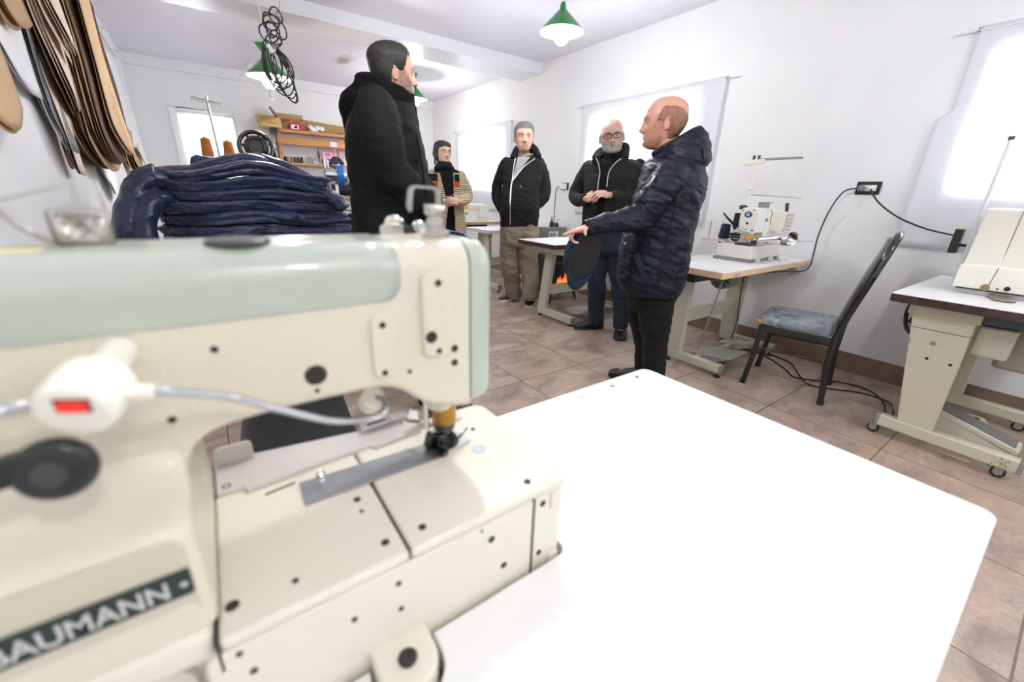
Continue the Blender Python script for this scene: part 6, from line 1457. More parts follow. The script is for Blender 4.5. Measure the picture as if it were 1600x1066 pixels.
for t, sc in ((.100,.08),(.096,.48),(.083,.77),(.062,.96),(.034,1.03),(.012,1.0),(.0,.955)):
    rings.append([cen-open_n*t+axis_up*(a_*sc*math.sin(q))+lat*(.085*sc*math.cos(q)) for q in [2*PI*k_/36 for k_ in range(36)]])
rings.append(rings[0])
b.grid(rings, cap=False); cc = b.build('cap_crown', CAPM, cp)
b = MB(); rings = []
for t, sc in ((.0995,.07),(.0955,.475),(.0825,.765),(.0615,.955),(.0335,1.025),(.012,.995),(.003,.95)):
    rings.append([cen-open_n*(t-.0015)+axis_up*(a_*sc*.992*math.sin(q))+lat*(.085*sc*.992*math.cos(q)) for q in [2*PI*k_/36 for k_ in range(36)]])
b.grid(rings); b.build('cap_lining', mat('black_lining', (.012,.012,.013), .9), cp)
b = MB(); vz = []
for u in range(13):
    q = PI*1.0+PI*(u/12); e = cen+axis_up*(a_*math.sin(q))+lat*(.085*math.cos(q)); out = (axis_up*-1)
    l = .055*math.sin(PI*u/12)
    vz.append([e+open_n*.003, e+out*l*.5+open_n*.008, e+out*l+open_n*.004, e+out*l-open_n*.002, e+out*l*.5+open_n*.001, e-open_n*.004])
b.grid(vz); b.build('cap_visor', CAPM, cp)

# ------------------------------------------------------------------ man in the black parka by the table
D = PD['m1']; F = V((.76,2.03,0)); n_, s_ = V(D['n']), V(D['s'])
for q, sg in (('legA',.1),('legB',-.1)): D[q] = [[*(F+n_*sg+s_*dx+V((0,0,z))), r] for z, dx, r in ((.80,.0,.095),(.62,.03,.088),(.46,.06,.072),(.25,.08,.058),(.08,.10,.05))]
D['hips'] = [[*(F+V((0,0,z))), *(s_*hw), *(n_*hd)] for z, hw, hd in ((1.0,.145,.18),(.9,.15,.19),(.80,.14,.18))]
o, D, n, s, HX = person('m1', 'person in a long black hooded parka with dark hair and beard, in profile', (.60,.36,.28), (.44,.20,.18), (.03,.025,.022), mat('dark_iris', (.05,.035,.03), .2), dict(hands=pocket_hands, stub=(.085,.055,.045), stub_amt=.85, red=.35))
BPK = mat('black_softshell', s2l(23,23,24), .8, bump=.25, bscale=320, var=.08, vscale=7, spec=.15)
b = MB(); torso(b, D['torso'][1:], 1, 1, 2.3); limb(b, D['armA']); limb(b, D['armB'])
b.ell(V(D['armA'][-1][:3])-n*.03, (.07,.07,.07))
pk = garment('parka', b, BPK, o, .0075, 3, lambda c, m, w1=wrinkle(.010, 10, 4, 41., .8), w2=wrinkle(.003, 28, 10, 3., .5): w1(c, m)+w2(c, m))
hc = V(D['torso'][0][:3])
HB = mat('matte_black_hood', s2l(13,13,14), .9, bump=.2, bscale=400, spec=.12)
ring = [hc+s*.085+n*.035+V((0,0,-.025)), hc+s*.05+n*.095+V((0,0,.0)), hc-s*.0+n*.115+V((0,0,.015)), hc-s*.075+n*.10+V((0,0,.04)), hc-s*.125+V((0,0,.055)), hc-s*.075-n*.10+V((0,0,.04)), hc-n*.115+V((0,0,.015)), hc+s*.05-n*.095, hc+s*.085-n*.035+V((0,0,-.025))]
S = spline(ring, 6); m_ = len(S)-1
b = MB()
b.tube(S, [.020+.006*math.sin(PI*i/m_) for i in range(m_+1)], 14)
b.tube([p-V((0,0,.04))-s*.006 for p in S], [.026+.014*math.sin(PI*i/m_) for i in range(m_+1)], 14)
b.tube([p-V((0,0,.085))-s*.02*math.sin(PI*i/m_) for i, p in enumerate(S)], [.026+.026*math.sin(PI*i/m_) for i in range(m_+1)], 14)
b.tube([p-V((0,0,.135))-s*.03*math.sin(PI*i/m_) for i, p in enumerate(S) if 8 < i < m_-8], [.034+.018*math.sin(PI*i/(m_-17)) for i in range(m_-17)], 14)
hb = [V(p) for p in D['hoodbag']]
b.ell(hc-s*.150-V((0,0,.055)), (.075,.11,.085), None); b.ell(hc-s*.165-V((0,0,.11)), (.05,.085,.075))
garment('hood', b, HB, o, .0075, 4, wrinkle(.005, 18, 8, 23.))
# stand collar with placket and studs at the throat
b = MB(); fr = [hc+s*.075+n*.005+V((0,0,.004)), hc+s*.082+n*.02-V((0,0,.06)), hc+s*.090+n*.02-V((0,0,.13)), hc+s*.092+n*.01-V((0,0,.19))]
b.tube(spline(fr, 5), [(.018,.045)]*16, 12); garment('throat_placket', b, HB, o, .006, 2)
pts = [hc+s*.070+n*.062-V((0,0,.02)), hc+s*.066+n*.072-V((0,0,.085))]
b = MB()
for p in pts: b.lathe([(.001,0),(.007,0),(.006,.003),(.001,.004)], p+n*.012, n, 14)
b.build('snap_buttons', ZIPM, o)
c0 = V(D['torso'][6][:3])
strip('front_zip', snap(pk, [c0+s*.10+V((0,0,.42)), c0+s*.12+V((0,0,.2)), c0+s*.135+V((0,0,.0)), c0+s*.14-V((0,0,.2))], n, .004), .010, n, HB, o, .003)
q = [V(p[:3]) for p in D['armA']]
strip('shoulder_seam', snap(pk, [q[0]-s*.09+V((0,0,.01)), q[0]-s*.06+V((0,0,.06)), q[0]+s*.01+V((0,0,.075)), q[0]+s*.06+V((0,0,.055))], n, .003), .005, n, BPK, o, .002)
strip('pocket_edge', snap(pk, [q[-1]+s*.02+V((0,0,.05)), q[-1]+s*.012, q[-1]-V((0,0,.07)), q[-1]-s*.015-V((0,0,.13))], n, .005), .012, n, BPK, o, .004)
trousers(D, BTR, o, wrinkle(.007, 12, 6, 19., .6))
for i in (0,2): shoe('shoe', D['shoes'][i], D['shoes'][i+1], .115, BSH, mat('black_sole', (.02,.02,.02), .6), o, .105)
shell('hair', HX, off_short(.070,.0,-.092,.015), hairmat('near_black_hair', s2l(26,23,23), .4), o, .0022, 140)
def off_dark(x, y, z, az):
    a = abs(az); line = -.066 if a < .45 else -.066+.075*sstep(.7,1.3,a)
    m = sstep(-.074, -.092, z)*sstep(1.2,1.0,a)*(1-.85*G(x,.022)*G(z+.066,.006)*(1 if y > .05 else 0))
    m = max(m, (1 if abs(x) < .032 else 0)*G(z+.052,.006)*(1 if y > .05 else 0))
    return -.0035+.0058*m
shell('beard', HX, off_dark, hairmat('dark_brown_beard', s2l(62,46,40), .35), o, .0016, 190)
# ================================================================== cutting table with the pile of navy jackets
GRN = mat('dark_green_edge_paint', s2l(24,64,46), .45, var=.2, vscale=20)
BRT = mat('brown_hardboard', s2l(112,78,58), .5, var=.25, vscale=8)
ct = empty('cutting_table', (.7,3.35,0), 'brown cutting table with dark green edges, under the pile of folded navy jackets', 'table')
ZC_ = .84
MB().bb(-.24,1.62,2.935,3.86,ZC_-.012,ZC_).build('tabletop', BRT, ct, .002)
MB().bb(-.238,1.618,2.937,3.858,ZC_-.055,ZC_-.012).build('edge_frame', GRN, ct, .003)
for x in (-.19,1.57):
    for y in (2.99,3.81): MB().bb(x-.03,x+.03,y-.03,y+.03,0,ZC_-.055).build('leg', GRN, ct, .004)
MB().bb(-.19,1.57,3.38,3.42,.18,.24).build('stretcher', GRN, ct, .003)
NVY = mat('navy_satin_lining', s2l(26,42,78), .34, bump=.55, bscale=34, var=.18, vscale=7, sheen=.1, stretch=(1,1,2.6), detail=6)
NVY2 = mat('navy_satin_shell', s2l(28,42,76), .30, bump=.4, bscale=26, var=.12, vscale=6, sheen=.1, detail=6)
def quad_slab(b, P, z0, z1, bulge=.012, n=9, grow=0.):
    """pillow-edged slab over the quad P (list of xy), between z0 and z1"""
    c = sum((V((x,y,0)) for x, y in P), V())/len(P)
    out = []
    for i in range(len(P)):
        a, q, d = V((*P[i-1],0)), V((*P[i],0)), V((*P[(i+1)%len(P)],0)); r = .05
        u, w = (a-q).normalized(), (d-q).normalized()
        for k in range(5): t = k/4; out.append(q+u*r*(1-t)**2+w*r*t**2)
        for k in range(1, n): out.append((q+w*r).lerp(d-w*r, k/n))
    rings = []
    for t in (0,.12,.3,.5,.7,.88,1):
        g = math.sin(PI*(.08+.84*t))*bulge-(bulge*1.6 if t in (0,1) else 0)
        rings.append([V((p.x,p.y,z0+(z1-z0)*t))+(p-c).normalized()*(g+grow) for p in out])
    b.grid(rings)
def jacket(z0, z1, P, seed, label, layers=3, extra=None, m=None):
    z0 += .005; z1 -= .003; random.seed(seed); b = MB(); h = (z1-z0)/layers
    for i in range(layers):
        g = random.uniform(-.016,.010)
        Q = [(x+random.uniform(-.012,.012), y+random.uniform(-.012,.012)) for x, y in P]
        quad_slab(b, Q, z0+h*i+.001, z0+h*(i+1)-.001+.004, min(.02, h*.5), grow=g)
    if extra: extra(b)
    me = vox(b, .0072, 2, .5)
    w1, w2 = wrinkle(.010, 30, 5, seed*3.1, .25), wrinkle(.006, 46, 12, seed*1.7, .8); w3 = wrinkle(.012, 9, 7, seed*2.3, .5)
    def f(c, mm):
        if c.x < -.20 and c.z < 1.2: return w3(c, mm)
        k = 1 if abs(mm.z) < .75 else .55
        return (w1(c, mm)+w2(c, mm))*k
    displace(me, f)
    for v in me.vertices:
        c = v.co
        if c.x > -.2 and c.x < .8 and c.y < 3.6:
            t = (c.z-.841)/.4; c.z += t*(.030*math.sin((c.x+.05)*4.6)-.012*math.cos(c.x*11))+.008*math.sin(c.x*9+seed)*min(1,t*4)*(1 if t > .02 else 0)
    me.update()
    o = link('folded_jacket', me, m or NVY, None, angle=180)
    return tag(o, label, 'jacket', 'folded navy jackets on the cutting table')
A_, B_, C_, D2 = (0.0,2.895), (-.245,3.26), (.40,3.42), (.78,3.02)
words_ = ['lowest folded navy jacket of the pile, lying on the brown tabletop','second folded navy jacket up from the brown tabletop','third folded navy jacket up from the tabletop, with a puckered lump','fourth folded navy jacket up from the tabletop','folded navy jacket two below the collared one on top','folded navy jacket directly beneath the collared one on top']
zs_ = [.841,.893,.950,1.020,1.082,1.140,1.198]
for i in range(6):
    random.seed(40+i); dx, dy = random.uniform(-.02,.02), random.uniform(-.015,.015); sh = (.02, .03,-.0,.0,-.02,-.03)[i]
    P = [(x+dx+(sh if x > .3 else -sh*.3), y+dy*.4) for x, y in (A_, D2, C_, B_)]
    P[1] = (P[1][0]+(.03,.02,.015,-.01,-.03,-.05)[i], P[1][1]); P[0] = (P[0][0]+(.01,.0,.03,-.02,.03,.0)[i], P[0][1])
    ex = None
    if i == 2: ex = lambda b: (b.ell((.40,2.965,1.0),(.10,.05,.030)), b.ell((.43,2.95,1.01),(.045,.04,.022)))
    jacket(zs_[i], zs_[i+1], P, 11+i, words_[i], 3 if i % 2 else 2, ex)
    b = MB()
def topj(b):
    # sleeve over the left edge, second cuff beside it, sleeve over the right shoulder, raised collar
    b.tube(spline([(.05,3.22,1.235),(-.12,3.20,1.235),(-.25,3.17,1.19),(-.335,3.14,1.06),(-.38,3.12,.92),(-.40,3.11,.74),(-.405,3.11,.64)],6), [(.06,.085)]*37, 16)
    b.tube(spline([(-.17,3.12,1.12),(-.25,3.06,1.05),(-.29,3.04,.92),(-.30,3.04,.76),(-.30,3.04,.66)],6), [(.045,.05)]*25, 14)
    b.tube(spline([(.22,3.30,1.27),(.40,3.25,1.29),(.52,3.16,1.27),(.63,3.07,1.19),(.72,3.02,1.11),(.765,3.0,1.06)],6), [(.035,.065)]*31, 14)
    b.tube(spline([(-.10,3.30,1.25),(.0,3.20,1.275),(.15,3.16,1.28),(.3,3.2,1.28),(.4,3.28,1.27)],6), [(.03,.06)]*25, 12)
    b.prism([(-.055,-.05),(-.06,.06),(-.035,.075),(.03,.045),(.13,.02),(.17,-.04)], (.03,3.22,1.27), (1,.0,0), (.1,.3,1), .018)
P = [(A_[0]+.0,A_[1]+.01),(D2[0]-.10,D2[1]-.01),(C_[0]-.02,C_[1]),(B_[0]+.05,B_[1]-.02)]
tj = jacket(1.192, 1.262, P, 31, 'collared navy jacket on top of the pile, one sleeve hanging down over the side', 2, topj, NVY2)
# stickers of thread left on the cloth, stitched edge
YTH = mat('yellow_basting_thread', s2l(226,206,90), .7)
def scrap(o, pts):
    b = MB()
    for x, y, z in pts: b.tube([(x-.006,y-.005,z-.002),(x,y-.009,z+.004),(x+.005,y-.005,z+.007)], .0022, 5)
    b.build('thread_scrap', YTH, o)
# second pile at the far end, and a jacket slumped over the near corner
w2_ = ['bottom navy jacket of the low pile beside the person in the black parka','middle navy jacket of the low pile beside the person in the black parka','upper navy jacket of the low pile beside the person in the black parka']
for i, (z0, z1) in enumerate(((.841,.90),(.90,.955),(.955,1.02))):
    jacket(z0, z1, [(.83,3.14),(1.28,3.20),(1.22,3.58),(.80,3.52)], 61+i, w2_[i], 2)
def drape(b):
    rows = []
    for i in range(15):
        u = i/14; row = []
        for x, y, z in ((1.30,2.98,.875),(1.42,2.955,.893),(1.54,2.95,.892),(1.63,2.945,.872),(1.70,2.94,.80),(1.73,2.935,.72),(1.745,2.93,.635)):
            yy = y+.42*u; drop = (.05*math.sin(u*9+x*7)+.04*math.sin(u*17)) if z < .84 else .006*math.sin(u*14+x*12)
            row.append((x+(.03*math.sin(u*11) if z < .86 else 0), yy-(.03 if z < .8 else 0), z+drop*.5))
        rows.append(row)
    top = rows; bot = [[(x-(.022 if z < .86 else 0), y+.004, max(z-.028, .8425) if x < 1.63 else z-.012) for x, y, z in r] for r in rows]
    for i in range(14):
        for j in range(6):
            pass
    b.grid([r+bt[::-1] for r, bt in zip(top, bot)])
b = MB(); drape(b)
me = vox(b, .008, 3, .5); displace(me, wrinkle(.008, 16, 9, 3.3, .5))
o = link('draped_jacket', me, NVY2, None, angle=180); tag(o, 'navy jacket slumped over the far corner of the cutting table, in front of the woman', 'jacket', 'folded navy jackets on the cutting table')
# ================================================================== machine with thread stand behind the pile
t7 = empty('sewing_table', (.2,4.35,0), 'sewing table behind the jacket pile, carrying the two brown thread cones', 'table')
table_top(t7, -.40, .72, 4.08, 4.66, 1.05, PALEDGE)
stand(t7, (-.25,.57), 4.10, 4.62, 1.01, .12, .11, yb=4.4)
ts = empty('thread_stand', (.165,4.2,1.05), 'steel thread stand with a slotted cross arm, standing between the two brown cones', 'thread stand')
b = MB(); b.cyl((.165,4.2,1.05),(.142,4.2,1.80),.008,n=14); b.build('pole', mat('dull_steel_pole', (.45,.45,.44), .4, .8), ts)
b = MB(); b.box((.137,4.2,1.765),(.18,.006,.024),(0,.13,0)); b.box((.137,4.193,1.775),(.18,.02,.004),(0,.13,0)); b.build('cross_arm', mat('dull_zinc', (.40,.40,.40), .45, .7), ts)
b = MB()
for dx in (-.075,-.01,.06): b.cyl((.137+dx,4.19,1.765-dx*.13),(.137+dx,4.21,1.765-dx*.13),.006,n=10)
b.build('guide_holes', mat('pale_holes', (.8,.8,.8), .5), ts)
for cx in (.082,.225): b = MB(); b.lathe([(.001,0),(.05,0),(.052,.004),(.05,.009),(.001,.009)], (cx,4.2,1.372),n=26); b.cyl((cx,4.2,1.375),(cx,4.2,1.50),.004,n=8); b.build('cone_tray', mat('off_white_tray', (.7,.7,.68), .45), ts)
b = MB(); b.bar((.082,4.2,1.368),(.225,4.2,1.368),.02,.01); b.cyl((.160,4.2,1.05),(.160,4.2,1.08),.04,n=20); b.build('tray_bracket', GREYM, ts)
BRN = mat('rust_brown_thread', s2l(176,104,44), .75, bump=.3, bscale=420, var=.08, vscale=30)
cone('thread_cone', 'rust brown thread cone to one side of the steel stand, nearer the hanging patterns', 'thread cone', .082, 4.2, 1.382, .040, .030, .135, BRN, 'brown thread cones')
cone('thread_cone', 'rust brown thread cone on the stand, nearer the black handwheel', 'thread cone', .225, 4.2, 1.382, .040, .030, .125, BRN, 'brown thread cones')
# black machine with big handwheel
bm2 = empty('button_machine', (.44,4.3,1.05), 'black industrial machine with a spoked handwheel rising behind the jacket pile', 'machine')
MB().bb(.30,.62,4.22,4.50,1.05,1.10).build('machine_base', BLK, bm2, .01)
b = MB(); b.box((.47,4.40,1.22),(.16,.18,.28)); b.box((.50,4.36,1.36),(.22,.10,.07),(0,.25,0)); b.build('machine_column', BLK, bm2, .02, 3)
wc, wa = V((.42,4.25,1.478)), V((-.15,-1,.15)).normalized()
GLOSSB = mat('black_gloss_cast', (.016,.016,.018), .16, coat=.6)
b = MB(); b.torus(wc, wa, .118, .016, 40, 12); b.build('handwheel_rim', GLOSSB, bm2)
b = MB(); b.lathe([(.001,-.03),(.060,-.03),(.085,-.02),(.090,.0),(.082,.02),(.058,.03),(.050,.022),(.030,.022),(.028,.03),(.001,.031)], wc, wa, 36); b.build('clutch_disc', GLOSSB, bm2)
u = wa.orthogonal().normalized(); v_ = wa.cross(u)
for k in range(7):
    d = u*math.cos(2*PI*k/7)+v_*math.sin(2*PI*k/7); MB().bar(wc+d*.082, wc+d*.112, .022, .010, up=wa).build('spoke', GLOSSB, bm2)
b = MB(); b.tube(spline([wc+V((.06,.03,.10)), wc+V((.125,.03,.02)), wc+V((.13,.04,-.10)), wc+V((.10,.05,-.22))],6), [(.02,.03)]*19, 10); b.build('belt_guard', GLOSSB, bm2)
b = MB(); b.bar(wc+V((-.10,.03,-.09)), wc+V((-.0,.05,-.16)), .03, .03); b.bar(wc+V((-.02,.05,-.15)), wc+V((.06,.05,-.18)), .05, .06); b.build('bracket', DSTEEL, bm2, .004)
b = MB(); b.box(wc+V((-.105,-.02,-.075)), (.05,.015,.03), (0,.4,0)); b.box(wc+V((.085,-.02,.03)), (.014,.02,.04)); b.build('chrome_clip', CHROME, bm2, .003)
# electric cloth cutter on the far side of the cutting table
ck = empty('cloth_cutter', (.965,3.70,ZC_), 'chrome and blue electric cloth cutter standing behind the jacket pile', 'cutter')
b = MB(); b.prism(rrect(.80,1.04,3.62,3.78,.03), (0,0,ZC_), (1,0,0), (0,1,0), .012); b.build('base_plate', STEEL, ck, .003)
MB().bb(.880,.900,3.69,3.71,ZC_+.012,1.24).build('blade_standard', STEEL, ck, .002)
mc = V((.895,3.70,1.278))
b = MB(); b.lathe([(.001,-.085),(.05,-.085),(.066,-.075),(.068,-.05),(.070,-.02),(.070,-.012),(.064,-.010),(.064,-.002),(.070,0)], mc, (1,-.25,.0), 36); b.build('gear_housing', mat('polished_aluminium', (.72,.72,.72), .2, 1.), ck)
b = MB(); b.lathe([(.069,-.002),(.071,0),(.071,.062),(.064,.082),(.04,.092),(.001,.094)], mc, (1,-.25,.0), 36); b.build('motor_shell', mat('motor_silver', (.68,.70,.72), .25, .9), ck)
b = MB(); b.lathe([(.0715,.008),(.0722,.010),(.0722,.056),(.0715,.058)], mc, (1,-.25,.0), 36); b.build('blue_band', mat('bright_blue_band', s2l(40,130,215), .35), ck)
b = MB(); b.box(mc+V((.035,-.068,.012)), (.05,.012,.032), (.2,0,-.25)); b.build('cream_plate', mat('cream_plate', s2l(206,196,160), .4), ck, .002)
b = MB()
for a in (.3,.9,1.5,2.1,-.3,-.9): b.box(mc+V((-.012,-.062*math.cos(a),.062*math.sin(a))), (.008,.022,.014), (-a,0,-.25))
b.build('cooling_slots', HOLE, ck)
b = MB(); b.tube(spline([mc+V((-.04,0,.06)),mc+V((-.02,0,.115)),mc+V((.03,0,.12)),mc+V((.06,-.01,.08))],6),.014,12); b.box(mc+V((-.01,0,.10)),(.06,.04,.035)); b.build('carry_handle', BLK, ck, .004)
for dx in (-.085,-.060): MB().cyl(mc+V((dx,-.02,-.13)), mc+V((dx,-.02,.105)), .008, n=12).build('sharpener_rod', CHROME, ck)
MB().cyl(mc+V((-.085,-.02,.105)), mc+V((-.085,-.02,.125)), .011, n=12).build('rod_cap', STEEL, ck)
MB().bar(mc+V((-.09,-.02,-.02)), mc+V((-.04,-.01,-.02)), .03, .05).build('rod_bracket', STEEL, ck)

# ================================================================== wooden shelves on the back wall
WOOD = mat('orange_pine', s2l(196,134,76), .45, var=.22, vscale=5, stretch=(.25,3,3), bump=.1, bscale=20)
SX0_, SX1_, SY_ = 1.04, 2.75, 7.58
sh = empty('shelf_unit', (1.9,7.72,0), 'orange pine wall shelves with a thick apron board, carrying cardboard boxes', 'shelf')
MB().bb(SX0_,SX1_,SY_,YB-.052,1.955,1.995).build('top_shelf', WOOD, sh, .003)
MB().bb(SX0_,SX1_,SY_+.005,SY_+.045,1.79,1.895).build('apron_board', WOOD, sh, .003)
MB().bb(SX0_,SX1_,SY_+.06,YB,1.505,1.535).build('middle_shelf', WOOD, sh, .003)
MB().bb(SX0_,SX1_,SY_,YB-.052,1.03,1.065).build('lower_shelf', WOOD, sh, .003)
for x in (SX0_+.02,SX1_-.04):
    for y in (SY_+.05,YB-.10): MB().bb(x,x+.04,y,y+.04,0,1.955).build('post', WOOD, sh, .003)
MB().bb(2.13,2.17,SY_+.01,SY_+.05,0,1.50).build('green_post', GRN, sh, .003)
CARD = mat('cardboard', s2l(178,142,98), .8, var=.08, vscale=10, bump=.05, bscale=60)
def open_box(name, label, x0, x1, y0, y1, z0, z1, m, flaps=()):
    r = empty(name, ((x0+x1)/2,(y0+y1)/2,z0), label, 'box', 'cardboard boxes on the top shelf')
    t = .006; b = MB(); b.bb(x0,x1,y0,y0+t,z0,z1).bb(x0,x1,y1-t,y1,z0,z1).bb(x0,x0+t,y0,y1,z0,z1).bb(x1-t,x1,y0,y1,z0,z1).bb(x0,x1,y0,y1,z0,z0+t); b.build('box_body', m, r, .002)
    for side, ang in flaps:
        b = MB(); w = (x1-x0)*.5
        if side == 'l': b.box((x0-.0-w*.5*math.cos(ang), (y0+y1)/2, z1+w*.5*math.sin(ang)), (w, y1-y0, t*.7), (0, ang, 0))
        if side == 'r': b.box((x1+w*.5*math.cos(ang), (y0+y1)/2, z1+w*.5*math.sin(ang)), (w, y1-y0, t*.7), (0, -ang, 0))
        if side == 'f': b.box(((x0+x1)/2, y0-w*.3*math.cos(ang), z1+w*.3*math.sin(ang)), (x1-x0, w*.6, t*.7), (-ang, 0, 0))
        if side == 'b': b.box(((x0+x1)/2, y1+w*.3*math.cos(ang), z1+w*.3*math.sin(ang)), (x1-x0, w*.6, t*.7), (ang, 0, 0))
        b.build('box_flap', m, r)
    return r
YCARD = mat('yellow_cardboard', s2l(206,174,110), .75, var=.06, vscale=8); RCARD = mat('red_printed_card', s2l(180,56,66), .6, var=.08, vscale=12)
yb_ = open_box('cardboard_box', 'yellowish open cardboard box at the end of the top shelf, jutting past it', .845, 1.115, 7.50, 7.80, 1.996, 2.125, YCARD, (('b',.9),))
for w0, w1, zz in ((.90,1.0,2.085),(.925,1.035,2.045)): MB().bb(w0,w1,7.4985,7.50,zz,zz+.008).build('printed_line', mat('brown_print', s2l(150,110,60), .7), yb_)
bb_ = open_box('cardboard_box', 'brown open cardboard box standing behind the red box on the top shelf', 1.12, 1.48, 7.66, 7.82, 1.996, 2.14, CARD, (('b',1.2),('l',1.0)))
rb = empty('red_box', (1.33,7.6,1.996), 'red gabled cardboard box with a white label on the top shelf', 'box', 'cardboard boxes on the top shelf')
b = MB(); b.prism([(0,0),(.20,0),(.205,.075),(.10,.125),(-.0,.085)], (1.24,7.70,1.996), (1,0,0), (0,0,1), .13); b.build('box_body', RCARD, rb, .003)
MB().bb(1.255,1.36,7.567,7.5705,2.005,2.065).build('white_label', mat('white_paper', (.8,.8,.8), .7), rb)
MB().bb(1.30,1.34,7.567,7.5705,2.02,2.05).build('label_print', mat('blue_grey_print', s2l(150,170,210), .7), rb)
lb = empty('long_box', (1.9,7.76,1.996), 'long brown cardboard length leaning along the back of the top shelf', 'box', 'cardboard boxes on the top shelf')
b = MB(); b.box((1.86,7.79,2.075),(.86,.05,.15),(.25,.055,0)); b.build('box_body', CARD, lb, .004)
b = MB(); b.box((2.05,7.66,2.03),(.16,.12,.006),(.2,-.25,.4)); o = b.build('card_scrap', CARD); tag(o, 'loose bent cardboard flap at the end of the shelf by the parka', 'cardboard scrap')
PLB = mat('white_plastic_film', (.78,.82,.82), .3, bump=.6, bscale=50)
b = MB(); random.seed(9)
for k in range(11): b.ell((1.585+random.uniform(-.07,.13),7.63+random.uniform(-.03,.03),2.03+random.uniform(-.015,.05)), (.04,.035,.026), (random.random(),random.random(),random.random()))
me = vox(b, .006, 2); displace(me, wrinkle(.006,40,30,2.)); o = link('plastic_bag', me, PLB, None, angle=180); tag(o, 'crumpled white plastic bag on the top shelf beside the red box', 'bag')
b = MB(); b.box((1.84,7.577,1.838),(.105,.004,.075),(0,.06,0)); o = b.build('paper_note', mat('white_paper', (.8,.8,.8), .7), None, .001); tag(o, 'small white paper note pinned to the apron board', 'note')
hc_ = empty('hanging_strap', (1.03,7.56,2.02), 'brown beaded chain hanging from the end of the top shelf', 'chain')
b = MB()
for k in range(24): b.ell((1.03+.004*math.sin(k*1.3),7.56+.004*math.cos(k),2.03-.0185*k), (.014,.012,.011), None, 10, 8)
b.build('chain_beads', mat('brown_beads', s2l(94,76,68), .4), hc_)
b = MB(); b.lathe([(.001,0),(.05,0),(.055,.01),(.03,.018),(.001,.02)], (1.005,7.55,1.95), (0,-1,.2), 20); b.build('chain_rosette', mat('dark_rosette', s2l(70,58,56), .5), hc_)
b = MB(); b.bar((1.05,7.54,1.99),(1.14,7.53,1.90),.022,.01); o = b.build('clothes_peg', mat('slate_blue_plastic', s2l(92,112,140), .4)); tag(o, 'slate blue clip pegged at the corner of the top shelf', 'clip')
b = MB(); b.cyl((1.56,7.57,1.955),(1.56,7.565,1.93),.006,n=8).box((1.565,7.56,1.93),(.03,.02,.06),(0,.3,0)); o = b.build('clamp', DSTEEL); tag(o, 'small dark clamp gripping the edge of the top shelf below the plastic bag', 'clamp')
SP = [('black',s2l(26,26,28)),('dark olive',s2l(50,48,40)),('tan',s2l(176,150,124)),('pale brown',s2l(150,126,96)),('olive green',s2l(84,84,54)),('moss green',s2l(72,76,60)),('charcoal',s2l(48,50,50))]
for i, (nm, c) in enumerate(SP):
    x = 1.085+i*.046
    cone('thread_spool', nm+' thread spool in the row on the middle shelf', 'thread spool', x, 7.70, 1.5355, .021, .019, (.125 if i == 0 else .092), mat('thread_'+nm.replace(' ','_'), c, .8, bump=.2, bscale=400), 'thread spools on the middle shelf', core=False)
sc = empty('scissors', (1.59,7.565,1.8), 'black shears hanging from the apron board above the middle shelf', 'scissors')
b = MB(); b.tube([(1.595,7.57,1.79),(1.59,7.566,1.72)],.004,6); b.prism([(-.012,0),(.012,0),(.02,-.06),(.012,-.12),(-.012,-.10)],(1.592,7.57,1.72),(1,0,0),(0,0,1),.01); b.build('blades', BLK, sc)
for dx in (0,.035): b = MB(); b.torus((1.62+dx,7.57,1.575+dx*.2),(0,1,0),.022,.006,18,6); b.build('finger_ring', BLK, sc)
b = MB(); b.lathe([(.022,-.02),(.05,-.02),(.052,0),(.05,.02),(.022,.02)],(1.47,7.66,1.585),(.2,1,.3),28); o = b.build('tape_roll', mat('grey_tape', (.38,.37,.36), .4)); tag(o, 'grey roll of tape on the middle shelf beside the spools', 'tape')
b = MB(); b.bb(1.52,1.63,7.66,7.70,1.5355,1.58); o = b.build('white_carton', mat('pale_blue_white_carton', s2l(214,222,236), .6), None, .003); tag(o, 'low white and blue carton under the hanging shears', 'box')
pk_ = empty('pink_bag', (1.74,7.62,1.5355), 'pink carrier bag with cut-out handle and a dark blue star on the middle shelf', 'bag')
b = MB(); b.prism(rrect(0,.165,0,.185,.004), (1.66,7.65,1.536), (1,0,0), (0,0,1), .03); b.build('bag_body', mat('pink_plastic', s2l(238,158,196), .5), pk_, .003)
b = MB(); b.prism([(.030*(1 if k % 2 == 0 else .42)*math.sin(2*PI*k/10), .030*(1 if k % 2 == 0 else .42)*math.cos(2*PI*k/10)) for k in range(10)], (1.752,7.6205,1.605), (1,0,0), (0,0,1), .0012); b.build('star', mat('navy_star', s2l(40,52,150), .5), pk_)
b = MB(); b.prism(rrect(-.035,.035,-.010,.010,.009), (1.745,7.6205,1.69), (1,0,0), (0,0,1), .0012); b.build('handle_slot', mat('grey_slot', s2l(120,100,110), .6), pk_)
for i, (x, nm) in enumerate(((1.875,'pink paper roll standing beside the pink bag'),(1.965,'pink paper roll standing behind the white cup'))):
    b = MB(); b.cyl((x,7.74,1.5355),(x,7.74,1.79),.034,n=24); b.cyl((x,7.74,1.789),(x,7.74,1.792),.018,n=16); o = b.build('paper_roll', mat('pink_paper', s2l(232,182,186), .7)); tag(o, nm, 'roll', 'pink rolls on the middle shelf')
wb = empty('white_bottle', (1.885,7.645,1.5355), 'white bottle with a blue label in front of a pink roll', 'bottle')
b = MB(); b.lathe([(.001,0),(.032,0),(.033,.08),(.018,.10),(.016,.115),(.001,.116)],(1.885,7.645,1.5355),n=22); b.build('bottle_body', mat('white_plastic', (.8,.8,.8), .35), wb)
